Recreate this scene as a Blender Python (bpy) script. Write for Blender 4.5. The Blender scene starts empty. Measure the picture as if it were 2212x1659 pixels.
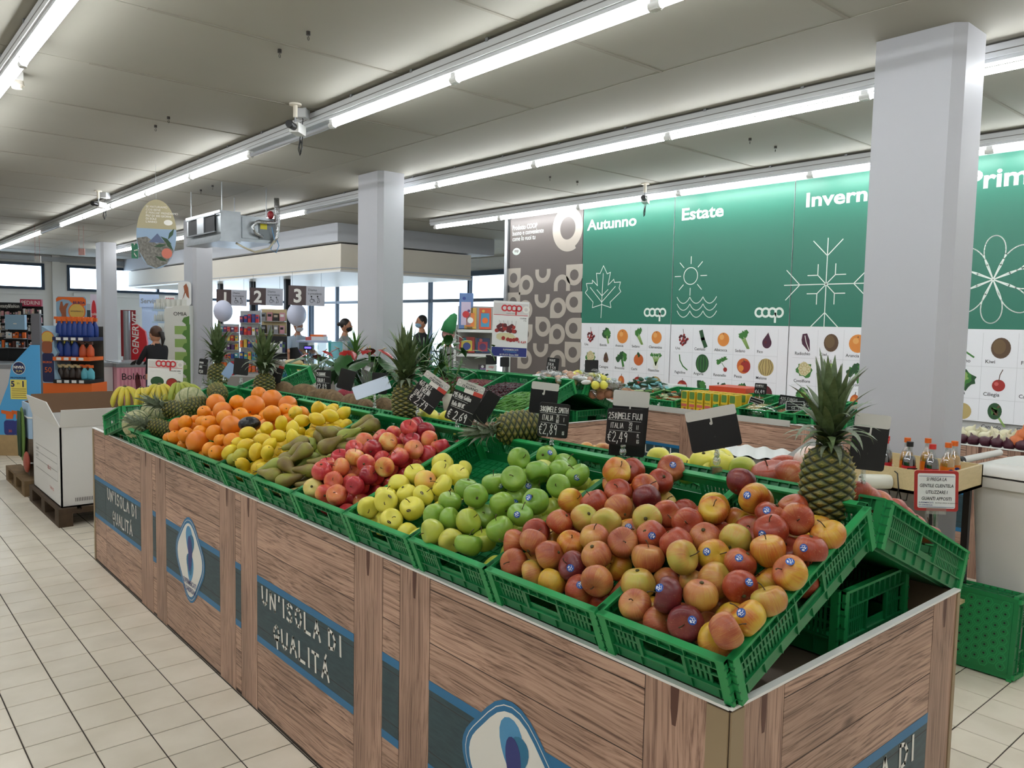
import bpy, math, random
from mathutils import Vector, Matrix
import numpy as np
RNG = random.Random(11)
PI = math.pi
SC = bpy.context.scene
COL = SC.collection
# ------------------------------------------------------------------ camera
FPX = 1706.2
def _rot(a, b, c):
    ca, sa, cb, sb, cc, sc = math.cos(a), math.sin(a), math.cos(b), math.sin(b), math.cos(c), math.sin(c)
    return (Matrix(((ca, -sa, 0), (sa, ca, 0), (0, 0, 1))) @ Matrix(((1, 0, 0), (0, cb, -sb), (0, sb, cb)))
            @ Matrix(((cc, 0, sc), (0, 1, 0), (-sc, 0, cc))))
CM = _rot(-0.7122, -0.0745, -0.0199)
CAM = Vector((0, 0, 1.65))
RIGHT, FWD, UP = CM.col[0].copy(), CM.col[1].copy(), CM.col[2].copy()
cd = bpy.data.cameras.new('camera')
cd.sensor_fit = 'HORIZONTAL'; cd.sensor_width = 36; cd.lens = FPX / 2212 * 36; cd.clip_start = .05; cd.clip_end = 200
cam = bpy.data.objects.new('camera', cd); COL.objects.link(cam)
cm = Matrix((RIGHT, UP, -FWD)).transposed().to_4x4(); cm.translation = CAM
cam.matrix_world = cm
SC.camera = cam
# ------------------------------------------------------------------ world, exposure
SC.view_settings.view_transform = 'Standard'
SC.view_settings.look = 'None'
SC.view_settings.gamma = 1
SC.view_settings.use_curve_mapping = False
SC.view_settings.exposure = 1.12
TUBE_POWER = 17.0
w = bpy.data.worlds.new('daylight'); SC.world = w; w.use_nodes = True
w.node_tree.nodes['Background'].inputs[0].default_value = (.74, .86, 1, 1)
w.node_tree.nodes['Background'].inputs[1].default_value = 3.4
SC.cycles.max_bounces = 7; SC.cycles.diffuse_bounces = 4; SC.cycles.glossy_bounces = 3
SC.cycles.transmission_bounces = 6; SC.cycles.transparent_max_bounces = 8
SC.cycles.caustics_reflective = False; SC.cycles.caustics_refractive = False
SC.cycles.sample_clamp_indirect = 6

def ray(px, py):
    return RIGHT * ((px - 1106) / FPX) + FWD - UP * ((py - 829.5) / FPX)
def at(px, py, D): return CAM + ray(px, py) * D           # depth along the view axis
def atX(px, py, X): d = ray(px, py); return CAM + d * (X / d.x)
def atY(px, py, Y): d = ray(px, py); return CAM + d * (Y / d.y)
def atZ(px, py, Z): d = ray(px, py); return CAM + d * ((Z - 1.65) / d.z)
def dep(p): return (p - CAM).dot(FWD)
HR = Vector((RIGHT.x, RIGHT.y, 0)).normalized()             # camera right, level
HF = Vector((FWD.x, FWD.y, 0)).normalized()
ZV = Vector((0, 0, 1)); XV = Vector((1, 0, 0)); YV = Vector((0, 1, 0))

# ------------------------------------------------------------------ materials
def lin(h):
    if isinstance(h, (tuple, list)): return tuple(h[:3])
    h = h.lstrip('#'); c = [int(h[i:i + 2], 16) / 255 for i in (0, 2, 4)]
    return tuple(x / 12.92 if x <= .04045 else ((x + .055) / 1.055) ** 2.4 for x in c)
MATS = {}
def mat(name, col, rough=.5, metal=0, noise=None, bump=None, emit=0, trans=0, spec=.5, alpha=1, coat=0, rnd=0, stretch=None, sss=0):
    if name in MATS: return MATS[name]
    m = bpy.data.materials.new(name); m.use_nodes = True; nt = m.node_tree; b = nt.nodes['Principled BSDF']
    c = lin(col)
    b.inputs['Base Color'].default_value = (*c, 1); b.inputs['Roughness'].default_value = rough
    b.inputs['Metallic'].default_value = metal; b.inputs['Specular IOR Level'].default_value = spec
    b.inputs['Coat Weight'].default_value = coat
    if sss: b.inputs['Subsurface Weight'].default_value = sss; b.inputs['Subsurface Scale'].default_value = .01
    if trans: b.inputs['Transmission Weight'].default_value = trans
    if alpha < 1: b.inputs['Alpha'].default_value = alpha
    if emit: b.inputs['Emission Color'].default_value = (*c, 1); b.inputs['Emission Strength'].default_value = emit
    if noise or bump:
        tc = nt.nodes.new('ShaderNodeTexCoord'); mp = nt.nodes.new('ShaderNodeMapping')
        nt.links.new(tc.outputs['Object'], mp.inputs[0])
        if stretch: mp.inputs['Scale'].default_value = stretch
        n = nt.nodes.new('ShaderNodeTexNoise'); n.inputs['Scale'].default_value = (noise or bump)[0]; n.inputs['Detail'].default_value = 4
        nt.links.new(mp.outputs[0], n.inputs['Vector'])
        if noise:
            r = nt.nodes.new('ShaderNodeValToRGB'); k = noise[1]
            r.color_ramp.elements[0].position = .3; r.color_ramp.elements[1].position = .7
            d = lin(noise[2]) if len(noise) > 2 else tuple(x * (1 - k) for x in c)
            r.color_ramp.elements[0].color = (*d, 1); r.color_ramp.elements[1].color = (*c, 1)
            nt.links.new(n.outputs[0], r.inputs[0]); nt.links.new(r.outputs[0], b.inputs['Base Color'])
        if bump:
            bp = nt.nodes.new('ShaderNodeBump'); bp.inputs['Strength'].default_value = bump[1]; bp.inputs['Distance'].default_value = bump[2] if len(bump) > 2 else .002
            n2 = nt.nodes.new('ShaderNodeTexNoise'); n2.inputs['Scale'].default_value = bump[0]; nt.links.new(mp.outputs[0], n2.inputs['Vector'])
            nt.links.new(n2.outputs[0], bp.inputs['Height']); nt.links.new(bp.outputs[0], b.inputs['Normal'])
    MATS[name] = m
    return m

def glass_mat(name, col=(1, 1, 1), a=.12):
    # thin clear sheet: mostly see-through with a gloss
    m = bpy.data.materials.new(name); m.use_nodes = True; nt = m.node_tree; nt.nodes.clear()
    o = nt.nodes.new('ShaderNodeOutputMaterial'); mx = nt.nodes.new('ShaderNodeMixShader')
    t = nt.nodes.new('ShaderNodeBsdfTransparent'); g = nt.nodes.new('ShaderNodeBsdfGlossy'); g.inputs['Roughness'].default_value = .05
    t.inputs[0].default_value = (*col, 1); mx.inputs[0].default_value = a
    nt.links.new(t.outputs[0], mx.inputs[1]); nt.links.new(g.outputs[0], mx.inputs[2]); nt.links.new(mx.outputs[0], o.inputs[0])
    MATS[name] = m
    return m

def fruit_mat(name, cols, stripe=0, rough=.32, spots=0, grain=60, bumpk=.0, seed=0, blend=.5):
    """cols: ramp of colours over a noise that differs from one fruit to the next"""
    m = bpy.data.materials.new(name); m.use_nodes = True; nt = m.node_tree; N = nt.nodes.new; L = nt.links.new
    b = nt.nodes['Principled BSDF']; b.inputs['Roughness'].default_value = rough
    b.inputs['Subsurface Weight'].default_value = .05; b.inputs['Subsurface Scale'].default_value = .01
    tc = N('ShaderNodeTexCoord'); oi = N('ShaderNodeObjectInfo')
    add = N('ShaderNodeVectorMath'); add.operation = 'MULTIPLY_ADD'
    cmb = N('ShaderNodeCombineXYZ')
    for i in range(3): L(oi.outputs['Random'], cmb.inputs[i])
    add.inputs[1].default_value = (37 + seed, 23, 51); L(cmb.outputs[0], add.inputs[0]); L(tc.outputs['Object'], add.inputs[2])
    n = N('ShaderNodeTexNoise'); n.inputs['Scale'].default_value = 14; n.inputs['Detail'].default_value = 2; L(add.outputs[0], n.inputs['Vector'])
    val = n.outputs[0]
    sep = N('ShaderNodeSeparateXYZ'); L(tc.outputs['Object'], sep.inputs[0])
    if stripe:
        at2 = N('ShaderNodeMath'); at2.operation = 'ARCTAN2'; L(sep.outputs[0], at2.inputs[0]); L(sep.outputs[1], at2.inputs[1])
        c2 = N('ShaderNodeCombineXYZ'); m1 = N('ShaderNodeMath'); m1.operation = 'MULTIPLY'; m1.inputs[1].default_value = 9; L(at2.outputs[0], m1.inputs[0])
        L(m1.outputs[0], c2.inputs[0]); m2 = N('ShaderNodeMath'); m2.operation = 'MULTIPLY'; m2.inputs[1].default_value = 14; L(sep.outputs[2], m2.inputs[0]); L(m2.outputs[0], c2.inputs[1]); L(oi.outputs['Random'], c2.inputs[2])
        n3 = N('ShaderNodeTexNoise'); n3.inputs['Scale'].default_value = 1.6; n3.inputs['Detail'].default_value = 5; n3.inputs['Roughness'].default_value = .7; L(c2.outputs[0], n3.inputs['Vector'])
        mm = N('ShaderNodeMath'); mm.operation = 'MULTIPLY_ADD'; mm.inputs[1].default_value = stripe; L(n3.outputs[0], mm.inputs[0])
        ms = N('ShaderNodeMath'); ms.operation = 'MULTIPLY_ADD'; ms.inputs[1].default_value = 1.0; ms.inputs[2].default_value = -stripe * .5; L(val, ms.inputs[0])
        L(ms.outputs[0], mm.inputs[2]); val = mm.outputs[0]
    r = N('ShaderNodeValToRGB'); el = r.color_ramp.elements
    k = len(cols)
    while len(el) < k: el.new(.5)
    for i, c in enumerate(cols):
        el[i].position = .5 + (i / (k - 1) - .5) * blend; el[i].color = (*lin(c), 1)
    L(val, r.inputs[0]); out = r.outputs[0]
    if spots:
        n4 = N('ShaderNodeTexNoise'); n4.inputs['Scale'].default_value = 260; L(tc.outputs['Object'], n4.inputs['Vector'])
        r4 = N('ShaderNodeValToRGB'); r4.color_ramp.elements[0].position = .62; r4.color_ramp.elements[1].position = .75; L(n4.outputs[0], r4.inputs[0])
        mx = N('ShaderNodeMixRGB'); mx.inputs[2].default_value = (*lin('c8b27c'), 1); ml = N('ShaderNodeMath'); ml.operation = 'MULTIPLY'; ml.inputs[1].default_value = spots
        L(r4.outputs[0], ml.inputs[0]); L(ml.outputs[0], mx.inputs[0]); L(out, mx.inputs[1]); out = mx.outputs[0]
    L(out, b.inputs['Base Color'])
    if bumpk:
        n5 = N('ShaderNodeTexNoise'); n5.inputs['Scale'].default_value = grain * 5; L(tc.outputs['Object'], n5.inputs['Vector'])
        bp = N('ShaderNodeBump'); bp.inputs['Strength'].default_value = bumpk; bp.inputs['Distance'].default_value = .002; L(n5.outputs[0], bp.inputs['Height']); L(bp.outputs[0], b.inputs['Normal'])
    MATS[name] = m
    return m

def wood_mat(name, cols, axis, scale=1.0, knots=True, rough=.45, phase=(0, 0, 0)):
    """printed timber: grain runs along `axis`"""
    m = bpy.data.materials.new(name); m.use_nodes = True; nt = m.node_tree; N = nt.nodes.new; L = nt.links.new
    b = nt.nodes['Principled BSDF']; b.inputs['Roughness'].default_value = rough
    tc = N('ShaderNodeTexCoord'); oi = N('ShaderNodeObjectInfo'); mp = N('ShaderNodeMapping')
    s = [150, 150, 150]; s['xyz'.index(axis)] = .9
    mp.inputs['Scale'].default_value = [x * scale for x in s]; L(tc.outputs['Object'], mp.inputs[0])
    cmb = N('ShaderNodeCombineXYZ')
    for i in range(3): L(oi.outputs['Random'], cmb.inputs[i])
    ad = N('ShaderNodeVectorMath'); ad.operation = 'MULTIPLY_ADD'; ad.inputs[1].default_value = (91, 57, 73); L(cmb.outputs[0], ad.inputs[0]); L(mp.outputs[0], ad.inputs[2])
    big = N('ShaderNodeMapping'); q = [4.5, 4.5, 4.5]; q['xyz'.index(axis)] = 1.2; big.inputs['Scale'].default_value = q; L(tc.outputs['Object'], big.inputs[0])
    ad2 = N('ShaderNodeVectorMath'); ad2.operation = 'MULTIPLY_ADD'; ad2.inputs[1].default_value = (31, 17, 43); L(cmb.outputs[0], ad2.inputs[0]); L(big.outputs[0], ad2.inputs[2])
    nb = N('ShaderNodeTexNoise'); nb.inputs['Scale'].default_value = 1; nb.inputs['Detail'].default_value = 2; L(ad2.outputs[0], nb.inputs['Vector'])
    # growth rings bent by the large noise
    dd = N('ShaderNodeVectorMath'); dd.operation = 'MULTIPLY_ADD'; dd.inputs[1].default_value = (11, 11, 11); L(nb.outputs['Color'], dd.inputs[0]); L(ad.outputs[0], dd.inputs[2])
    n = N('ShaderNodeTexNoise'); n.inputs['Scale'].default_value = 1.1; n.inputs['Detail'].default_value = 5; n.inputs['Roughness'].default_value = .6; L(dd.outputs[0], n.inputs['Vector'])
    r = N('ShaderNodeValToRGB'); el = r.color_ramp.elements
    while len(el) < len(cols): el.new(.5)
    for i, c in enumerate(cols): el[i].position = .36 + .26 * i / (len(cols) - 1); el[i].color = (*lin(c), 1)
    L(n.outputs[0], r.inputs[0]); out = r.outputs[0]
    r2 = N('ShaderNodeValToRGB'); r2.color_ramp.elements[0].position = .38; r2.color_ramp.elements[0].color = (.72, .70, .69, 1); r2.color_ramp.elements[1].position = .62; r2.color_ramp.elements[1].color = (1.12, 1.12, 1.12, 1)
    L(nb.outputs[0], r2.inputs[0])
    mx = N('ShaderNodeMixRGB'); mx.blend_type = 'MULTIPLY'; mx.inputs[0].default_value = .8; L(out, mx.inputs[1]); L(r2.outputs[0], mx.inputs[2]); out = mx.outputs[0]
    if knots:
        kv = N('ShaderNodeTexVoronoi'); kv.inputs['Scale'].default_value = 1.0; km = N('ShaderNodeMapping'); kq = [5.5, 5.5, 5.5]; kq['xyz'.index(axis)] = 2.6; km.inputs['Scale'].default_value = kq
        L(tc.outputs['Object'], km.inputs[0]); ka = N('ShaderNodeVectorMath'); ka.operation = 'MULTIPLY_ADD'; ka.inputs[1].default_value = (13, 19, 29); L(cmb.outputs[0], ka.inputs[0]); L(km.outputs[0], ka.inputs[2]); L(ka.outputs[0], kv.inputs['Vector'])
        kr = N('ShaderNodeValToRGB'); kr.color_ramp.elements[0].position = .03; kr.color_ramp.elements[0].color = (.28, .22, .20, 1); kr.color_ramp.elements[1].position = .11; kr.color_ramp.elements[1].color = (1, 1, 1, 1)
        L(kv.outputs['Distance'], kr.inputs[0]); mk = N('ShaderNodeMixRGB'); mk.blend_type = 'MULTIPLY'; mk.inputs[0].default_value = 1; L(out, mk.inputs[1]); L(kr.outputs[0], mk.inputs[2]); out = mk.outputs[0]
    L(out, b.inputs['Base Color'])
    MATS[name] = m
    return m

# ------------------------------------------------------------------ mesh builder
class Fr:
    """flat frame: origin, u to the right, v up, n towards the viewer"""
    def __init__(s, o, u, v): s.o = Vector(o); s.u = Vector(u).normalized(); s.v = Vector(v).normalized(); s.n = s.u.cross(s.v).normalized()
    def p(s, x, y, d=0): return s.o + s.u * x + s.v * y + s.n * d
    def sub(s, x, y, ang=0, d=0):
        c, q = math.cos(ang), math.sin(ang)
        return Fr(s.p(x, y, d), s.u * c + s.v * q, s.v * c - s.u * q)
_TX = {}
def text_mesh(body, bold=0):
    k = (body, bold)
    if k in _TX: return _TX[k]
    cu = bpy.data.curves.new('t', 'FONT'); cu.body = body; cu.size = 1; cu.offset = bold; cu.resolution_u = 3
    ob = bpy.data.objects.new('t', cu); COL.objects.link(ob)
    bpy.context.view_layer.update()
    ev = ob.evaluated_get(bpy.context.evaluated_depsgraph_get()); me = ev.to_mesh()
    vs = [tuple(v.co) for v in me.vertices]; fs = [tuple(p.vertices) for p in me.polygons]
    ev.to_mesh_clear(); bpy.data.objects.remove(ob); bpy.data.curves.remove(cu)
    wd = max([v[0] for v in vs] or [0])
    _TX[k] = (vs, fs, wd)
    return _TX[k]
STROKES = {
 'A': '0,0 3,10 6,0;1.2,4 4.8,4', 'B': '0,0 0,10 4,10 5,8 4,5.4 0,5.4;4,5.4 6,3 4.5,0 0,0', 'C': '6,8.6 4,10 1.5,9.5 0,6 .3,2 2.5,0 6,1', 'D': '0,0 0,10 3.5,9 5.6,5.5 4,1 0,0',
 'E': '6,10 0,10 0,0 6,0;0,5 5,5', 'F': '0,0 0,10 6,10;0,5.2 5,5.2', 'G': '6,8.5 3.5,10 .6,8 0,4 2,0 5.5,1 5.8,4.6 3.4,4.6', 'H': '0,0 0,10;6,0 6,10;0,5 6,5', 'I': '1,0 1,10', 'J': '5,10 5,2 3,0 0,1.6',
 'K': '0,0 0,10;6,10 0,4.6 6,0', 'L': '0,10 0,0 5.4,0', 'M': '0,0 .6,10 3.4,4 6.2,10 7,0', 'N': '0,0 .4,10 5.6,0 6,10', 'O': '3,10 .5,8 0,4.6 1.6,.3 4.4,.3 6,5 5,9 3,10', 'P': '0,0 0,10 5,9.4 5.4,6.4 0,5',
 'Q': '3,10 .5,7.5 0,4.6 1.6,1.6 4.4,2 5.6,5.6 4.6,9 3,10;3,4 3.6,-3', 'R': '0,0 0,10 5,9.4 5.2,6.4 0,5 6,0', 'S': '5.6,9 3,10 .5,8.4 1.4,6 4.6,4 5.2,1.6 3,0 0,1', 'T': '0,10 6,10;3,10 3,0', 'U': '0,10 .4,2 3,0 5.4,2 6,10',
 'V': '0,10 3,0 6,10', 'W': '0,10 1.6,0 3.5,6 5.4,0 7,10', 'X': '0,0 6,10;0,10 6,0', 'Y': '0,10 3,5 6,10;3,5 2.4,0', 'Z': '0,10 6,10 0,0 6,0', '0': '3,10 .4,8 0,3 2,0 4.6,.6 6,6 4.6,9.6 3,10', '1': '0,7 2.4,10 2.4,0',
 '2': '0,8 2,10 5,9 5,6 0,0 6,0', '3': '0,9 3,10 5,8 2.4,5.4 5.4,3 3,0 0,1', '4': '4,0 4.6,10;3.4,10 0,3.4 6,3.4', '5': '5.6,10 1,10 .6,5.6 4,6 5.4,3 3,0 0,1', '6': '5,10 1,6 0,2.6 2.4,0 5.2,2 4,5 .6,4', '7': '0,10 5.6,10 2,0;1.4,5 5,5',
 '8': '3,5.4 .8,7.6 3,10 5,7.8 3,5.4 .2,2.6 3,0 5.6,2.6 3,5.4', '9': '5.2,8 3,10 .6,7.6 2.6,5 5,7 5.2,8 4.6,0', ',': '1,1 .2,-2', '.': '.6,0 1,.4', "'": '1,10 .6,7.6', '-': '0,5 4,5', '/': '0,0 5,10', ' ': '',
 'a': '4.6,5.6 1.4,6 0,3 1,0 4,1.4 4.8,6 5.2,0', 'e': '.4,3.2 4.8,3.6 4,6 1.2,5.6 0,2 2,0 5,1', 'l': '1,0 0,6 1.6,10 2,8 .8,0', 'i': '.6,0 .8,6;.8,8.4 .9,9', 'o': '2.4,6 .2,4 1,0 4,.8 4.6,4.6 2.4,6', 'd': '4.6,5 1.4,6 0,2.4 2,0 4.6,2;4.8,10 4.8,0',
 'n': '0,0 .2,6;.2,4 2.6,6 4.4,4.6 4.6,0', 't': '2,10 2,0 4,.4;0,6.6 4,6.6', '~': '5.4,9 3,10 .6,6 1.4,1 4.6,0;-.6,6.4 4.2,6.4;-.6,4 4,4', '|': '1,-1 1,11', '_': '0,0 7,0'}
class MB:
    def __init__(s): s.v = []; s.f = []; s.mi = []; s.sm = []; s.mats = []; s.col = None
    def m(s, mt):
        if mt not in s.mats: s.mats.append(mt)
        return s.mats.index(mt)
    def add(s, vs, fs, mt, smooth=False):
        b = len(s.v); s.v += [tuple(v) for v in vs]; k = s.m(mt)
        for f in fs: s.f.append(tuple(i + b for i in f)); s.mi.append(k); s.sm.append(smooth)
        return s
    def box(s, x0, x1, y0, y1, z0, z1, mt, T=None, taper=None):
        vs = [Vector(p) for p in ((x0, y0, z0), (x1, y0, z0), (x1, y1, z0), (x0, y1, z0), (x0, y0, z1), (x1, y0, z1), (x1, y1, z1), (x0, y1, z1))]
        if taper:
            cx, cy = (x0 + x1) / 2, (y0 + y1) / 2
            for v in vs[:4]: v.x = cx + (v.x - cx) * taper; v.y = cy + (v.y - cy) * taper
        if T: vs = [T @ v for v in vs]
        return s.add(vs, ((0, 3, 2, 1), (4, 5, 6, 7), (0, 1, 5, 4), (1, 2, 6, 5), (2, 3, 7, 6), (3, 0, 4, 7)), mt)
    def fbox(s, F, x0, x1, y0, y1, d0, d1, mt):
        vs = [F.p(*q) for q in ((x0, y0, d0), (x1, y0, d0), (x1, y1, d0), (x0, y1, d0), (x0, y0, d1), (x1, y0, d1), (x1, y1, d1), (x0, y1, d1))]
        return s.add(vs, ((0, 3, 2, 1), (4, 5, 6, 7), (0, 1, 5, 4), (1, 2, 6, 5), (2, 3, 7, 6), (3, 0, 4, 7)), mt)
    def cyl(s, p0, p1, r0, r1=None, n=12, mt=None, caps=True, smooth=True):
        p0 = Vector(p0); p1 = Vector(p1); r1 = r0 if r1 is None else r1
        d = (p1 - p0).normalized(); a = d.orthogonal().normalized(); b = d.cross(a)
        vs = []
        for p, r in ((p0, r0), (p1, r1)):
            for i in range(n): t = 2 * PI * i / n; vs.append(p + (a * math.cos(t) + b * math.sin(t)) * r)
        s.add(vs, [(i, (i + 1) % n, n + (i + 1) % n, n + i) for i in range(n)], mt, smooth)
        if caps: s.add(vs[:n], [tuple(range(n))[::-1]], mt); s.add(vs[n:], [tuple(range(n))], mt)
        return s
    def tube(s, pts, r, n=6, mt=None, closed=False):
        pts = [Vector(p) for p in pts]; m = len(pts); rs = r if isinstance(r, (list, tuple)) else [r] * m
        vs = []; a = None
        for i, p in enumerate(pts):
            d = (pts[(i + 1) % m] if (i < m - 1 or closed) else p) - (pts[i - 1] if (i > 0 or closed) else p)
            d = d.normalized()
            a = d.orthogonal().normalized() if a is None else (a - d * a.dot(d)).normalized()
            b = d.cross(a)
            for k in range(n): t = 2 * PI * k / n; vs.append(p + (a * math.cos(t) + b * math.sin(t)) * rs[i])
        fs = []
        for i in range(m if closed else m - 1):
            j = (i + 1) % m
            for k in range(n): fs.append((i * n + k, i * n + (k + 1) % n, j * n + (k + 1) % n, j * n + k))
        if not closed: fs.append(tuple(range(n))[::-1]); fs.append(tuple((m - 1) * n + k for k in range(n)))
        return s.add(vs, fs, mt, True)
    def lathe(s, prof, n=24, mt=None, T=None, smooth=True, fn=None):
        vs = []; fs = []
        for r, z in prof:
            for i in range(n):
                t = 2 * PI * i / n; v = Vector((r * math.cos(t), r * math.sin(t), z))
                if fn: v = fn(v, t)
                vs.append(T @ v if T else v)
        for j in range(len(prof) - 1):
            for i in range(n): fs.append((j * n + i, j * n + (i + 1) % n, (j + 1) * n + (i + 1) % n, (j + 1) * n + i))
        return s.add(vs, fs, mt, smooth)
    def ell(s, c, rx, ry, rz, mt, n=14, m=9, T=None):
        pr = [(math.sin(PI * j / m), -math.cos(PI * j / m)) for j in range(m + 1)]
        vs = []
        for r, z in pr:
            for i in range(n):
                t = 2 * PI * i / n; v = Vector((rx * r * math.cos(t), ry * r * math.sin(t), rz * z))
                if T: v = T @ v
                vs.append(v + Vector(c))
        fs = [(j * n + i, j * n + (i + 1) % n, (j + 1) * n + (i + 1) % n, (j + 1) * n + i) for j in range(m) for i in range(n)]
        return s.add(vs, fs, mt, True)
    def poly(s, F, pts, d, mt): return s.add([F.p(x, y, d) for x, y in pts], [tuple(range(len(pts)))], mt)
    def disc(s, F, cx, cy, r, d, mt, n=20, ry=None): return s.poly(F, [(cx + r * math.cos(2 * PI * i / n), cy + (ry or r) * math.sin(2 * PI * i / n)) for i in range(n)], d, mt)
    def rr(s, F, x0, y0, x1, y1, r, d, mt, th=0):
        pts = []
        for cx, cy, a0 in ((x1 - r, y1 - r, 0), (x0 + r, y1 - r, 90), (x0 + r, y0 + r, 180), (x1 - r, y0 + r, 270)):
            for k in range(5): t = math.radians(a0 + 22.5 * k); pts.append((cx + r * math.cos(t), cy + r * math.sin(t)))
        if th: return s.prism(F, pts, d, d + th, mt)
        return s.poly(F, pts, d, mt)
    def prism(s, F, pts, d0, d1, mt):
        n = len(pts); vs = [F.p(x, y, d0) for x, y in pts] + [F.p(x, y, d1) for x, y in pts]
        return s.add(vs, [tuple(range(n))[::-1], tuple(range(n, 2 * n))] + [(i, (i + 1) % n, n + (i + 1) % n, n + i) for i in range(n)], mt)
    def band(s, F, outer, inner, d, mt):
        n = len(outer)
        return s.add([F.p(x, y, d) for x, y in outer] + [F.p(x, y, d) for x, y in inner], [(i, (i + 1) % n, n + (i + 1) % n, n + i) for i in range(n)], mt)
    def ring(s, F, cx, cy, r1, r0, d, mt, n=28, a0=0, a1=360, ky=1):
        full = abs(a1 - a0) >= 360; m = n if full else n + 1
        A = [math.radians(a0 + (a1 - a0) * i / n) for i in range(m)]
        vs = [F.p(cx + r1 * math.cos(t), cy + ky * r1 * math.sin(t), d) for t in A] + [F.p(cx + r0 * math.cos(t), cy + ky * r0 * math.sin(t), d) for t in A]
        fs = [(i, (i + 1) % m, m + (i + 1) % m, m + i) for i in range(m if full else m - 1)]
        return s.add(vs, fs, mt)
    def ribbon(s, F, pts, w, d, mt, closed=False):
        n = len(pts)
        if closed: pts = list(pts) + [pts[0]]
        for i in range(len(pts) - 1):
            (x0, y0), (x1, y1) = pts[i], pts[i + 1]; l = math.hypot(x1 - x0, y1 - y0) or 1e-6
            ex, ey = (x1 - x0) / l * w * .35, (y1 - y0) / l * w * .35; nx, ny = -(y1 - y0) / l * w / 2, (x1 - x0) / l * w / 2
            s.poly(F, [(x0 - ex + nx, y0 - ey + ny), (x0 - ex - nx, y0 - ey - ny), (x1 + ex - nx, y1 + ey - ny), (x1 + ex + nx, y1 + ey + ny)], d, mt)
        return s
    def text(s, F, body, x, y, size, d, mt, align='l', sx=1, bold=0.0, slant=0):
        vs, fs, wd = text_mesh(body, bold); ox = {'l': 0, 'c': -wd / 2, 'r': -wd}[align]
        s.add([F.p(x + (v[0] + ox + slant * v[1]) * size * sx, y + v[1] * size, d) for v in vs], fs, mt); return wd * size * sx
    def hand(s, F, body, x, y, h, w, d, mt, sx=1, gap=2.6, slant=0, jit=0):
        k = h / 10; cx = x
        for ch in body:
            st = STROKES.get(ch, STROKES.get(ch.upper(), '')); mw = 0
            for pl in st.split(';'):
                if not pl: continue
                pts = [tuple(float(q) for q in p.split(',')) for p in pl.split()]
                mw = max(mw, max(p[0] for p in pts))
                jy = RNG.uniform(-jit, jit)
                s.ribbon(F, [(cx + (px + slant * py) * k * sx, y + (py + jy) * k) for px, py in pts], w, d, mt)
            cx += (max(mw, 1.2) + gap) * k * sx if ch != ' ' else 5 * k * sx
        return cx - x
    def build(s, name, parent=None, **props):
        me = bpy.data.meshes.new(name); me.from_pydata(s.v, [], s.f)
        for m in s.mats: me.materials.append(m)
        me.polygons.foreach_set('material_index', s.mi); me.polygons.foreach_set('use_smooth', s.sm)
        me.update()
        o = bpy.data.objects.new(name, me); COL.objects.link(o)
        if parent: o.parent = parent
        for k, v in props.items(): o[k] = v
        return o
def tag(o, label, cat, group=None, kind=None):
    o['label'] = label; o['category'] = cat
    if group: o['group'] = group
    if kind: o['kind'] = kind
    return o
def thing(name, label, cat, loc=(0, 0, 0), rz=0, group=None):
    o = bpy.data.objects.new(name, None); o.empty_display_size = .05; COL.objects.link(o)
    o.location = loc; o.rotation_euler = (0, 0, rz)
    return tag(o, label, cat, group)
def inst(me, name, parent=None, M4=None):
    o = bpy.data.objects.new(name, me); COL.objects.link(o)
    if parent: o.parent = parent
    if M4 is not None: o.matrix_local = M4
    return o
def basis(x, y, z, o=(0, 0, 0)):
    m = Matrix((Vector(x), Vector(y), Vector(z))).transposed().to_4x4(); m.translation = Vector(o); return m
def rnd_rot():
    return (Matrix.Rotation(RNG.uniform(0, 2 * PI), 4, 'Z') @ Matrix.Rotation(RNG.uniform(0, 1.9), 4, 'X') @ Matrix.Rotation(RNG.uniform(0, 2 * PI), 4, 'Z'))
# ================================================================== SETTING
m_grout = mat('grout', '3a3029', .8)
m_ceil = mat('ceiling_paint', '9a978c', .75, noise=(1.3, .05))
m_seam = mat('ceiling_seam', '8f8b80', .9)
m_wall = mat('white_wall', 'd9d8d4', .7)
m_col = mat('column_paint', 'b6b7bc', .55, bump=(30, .12))
m_white = mat('white_plastic', 'e6e6e4', .35)
m_frame = mat('dark_window_frame', '1d3348', .4)
m_black = mat('black_plastic', '0d0d0e', .4)
m_grey = mat('grey_metal', '9a9da0', .35, .6)
m_dark = mat('dark_fill', '1a1a1c', .7)
m_glass = glass_mat('window_glass', (.93, .97, 1), .06)

def tile_mat():
    m = mat('glazed_tile', 'cfc8b8', .32); nt = m.node_tree; b = nt.nodes['Principled BSDF']; N = nt.nodes.new; L = nt.links.new
    oi = N('ShaderNodeObjectInfo'); tc = N('ShaderNodeTexCoord'); n = N('ShaderNodeTexNoise'); n.inputs['Scale'].default_value = 4; n.inputs['Detail'].default_value = 6
    g = N('ShaderNodeNewGeometry'); L(g.outputs['Position'], n.inputs['Vector'])
    r = N('ShaderNodeValToRGB'); r.color_ramp.elements[0].position = .3; r.color_ramp.elements[0].color = (*lin('dcd2bf'), 1); r.color_ramp.elements[1].position = .65; r.color_ramp.elements[1].color = (*lin('ebe2d1'), 1)
    L(n.outputs[0], r.inputs[0])
    h = N('ShaderNodeHueSaturation'); v = N('ShaderNodeMapRange'); v.inputs[3].default_value = .955; v.inputs[4].default_value = 1.03; L(oi.outputs['Random'], v.inputs[0]); L(v.outputs[0], h.inputs['Value']); L(r.outputs[0], h.inputs['Color'])
    L(h.outputs[0], b.inputs['Base Color'])
    return m
m_tile = tile_mat()
PX, PY, X0, Y0 = .2021, .2009, .508, 3.403
floor = MB().box(-4, 16, -4, 26, -.06, -.003, m_grout).build('floor', kind='structure')
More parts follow.
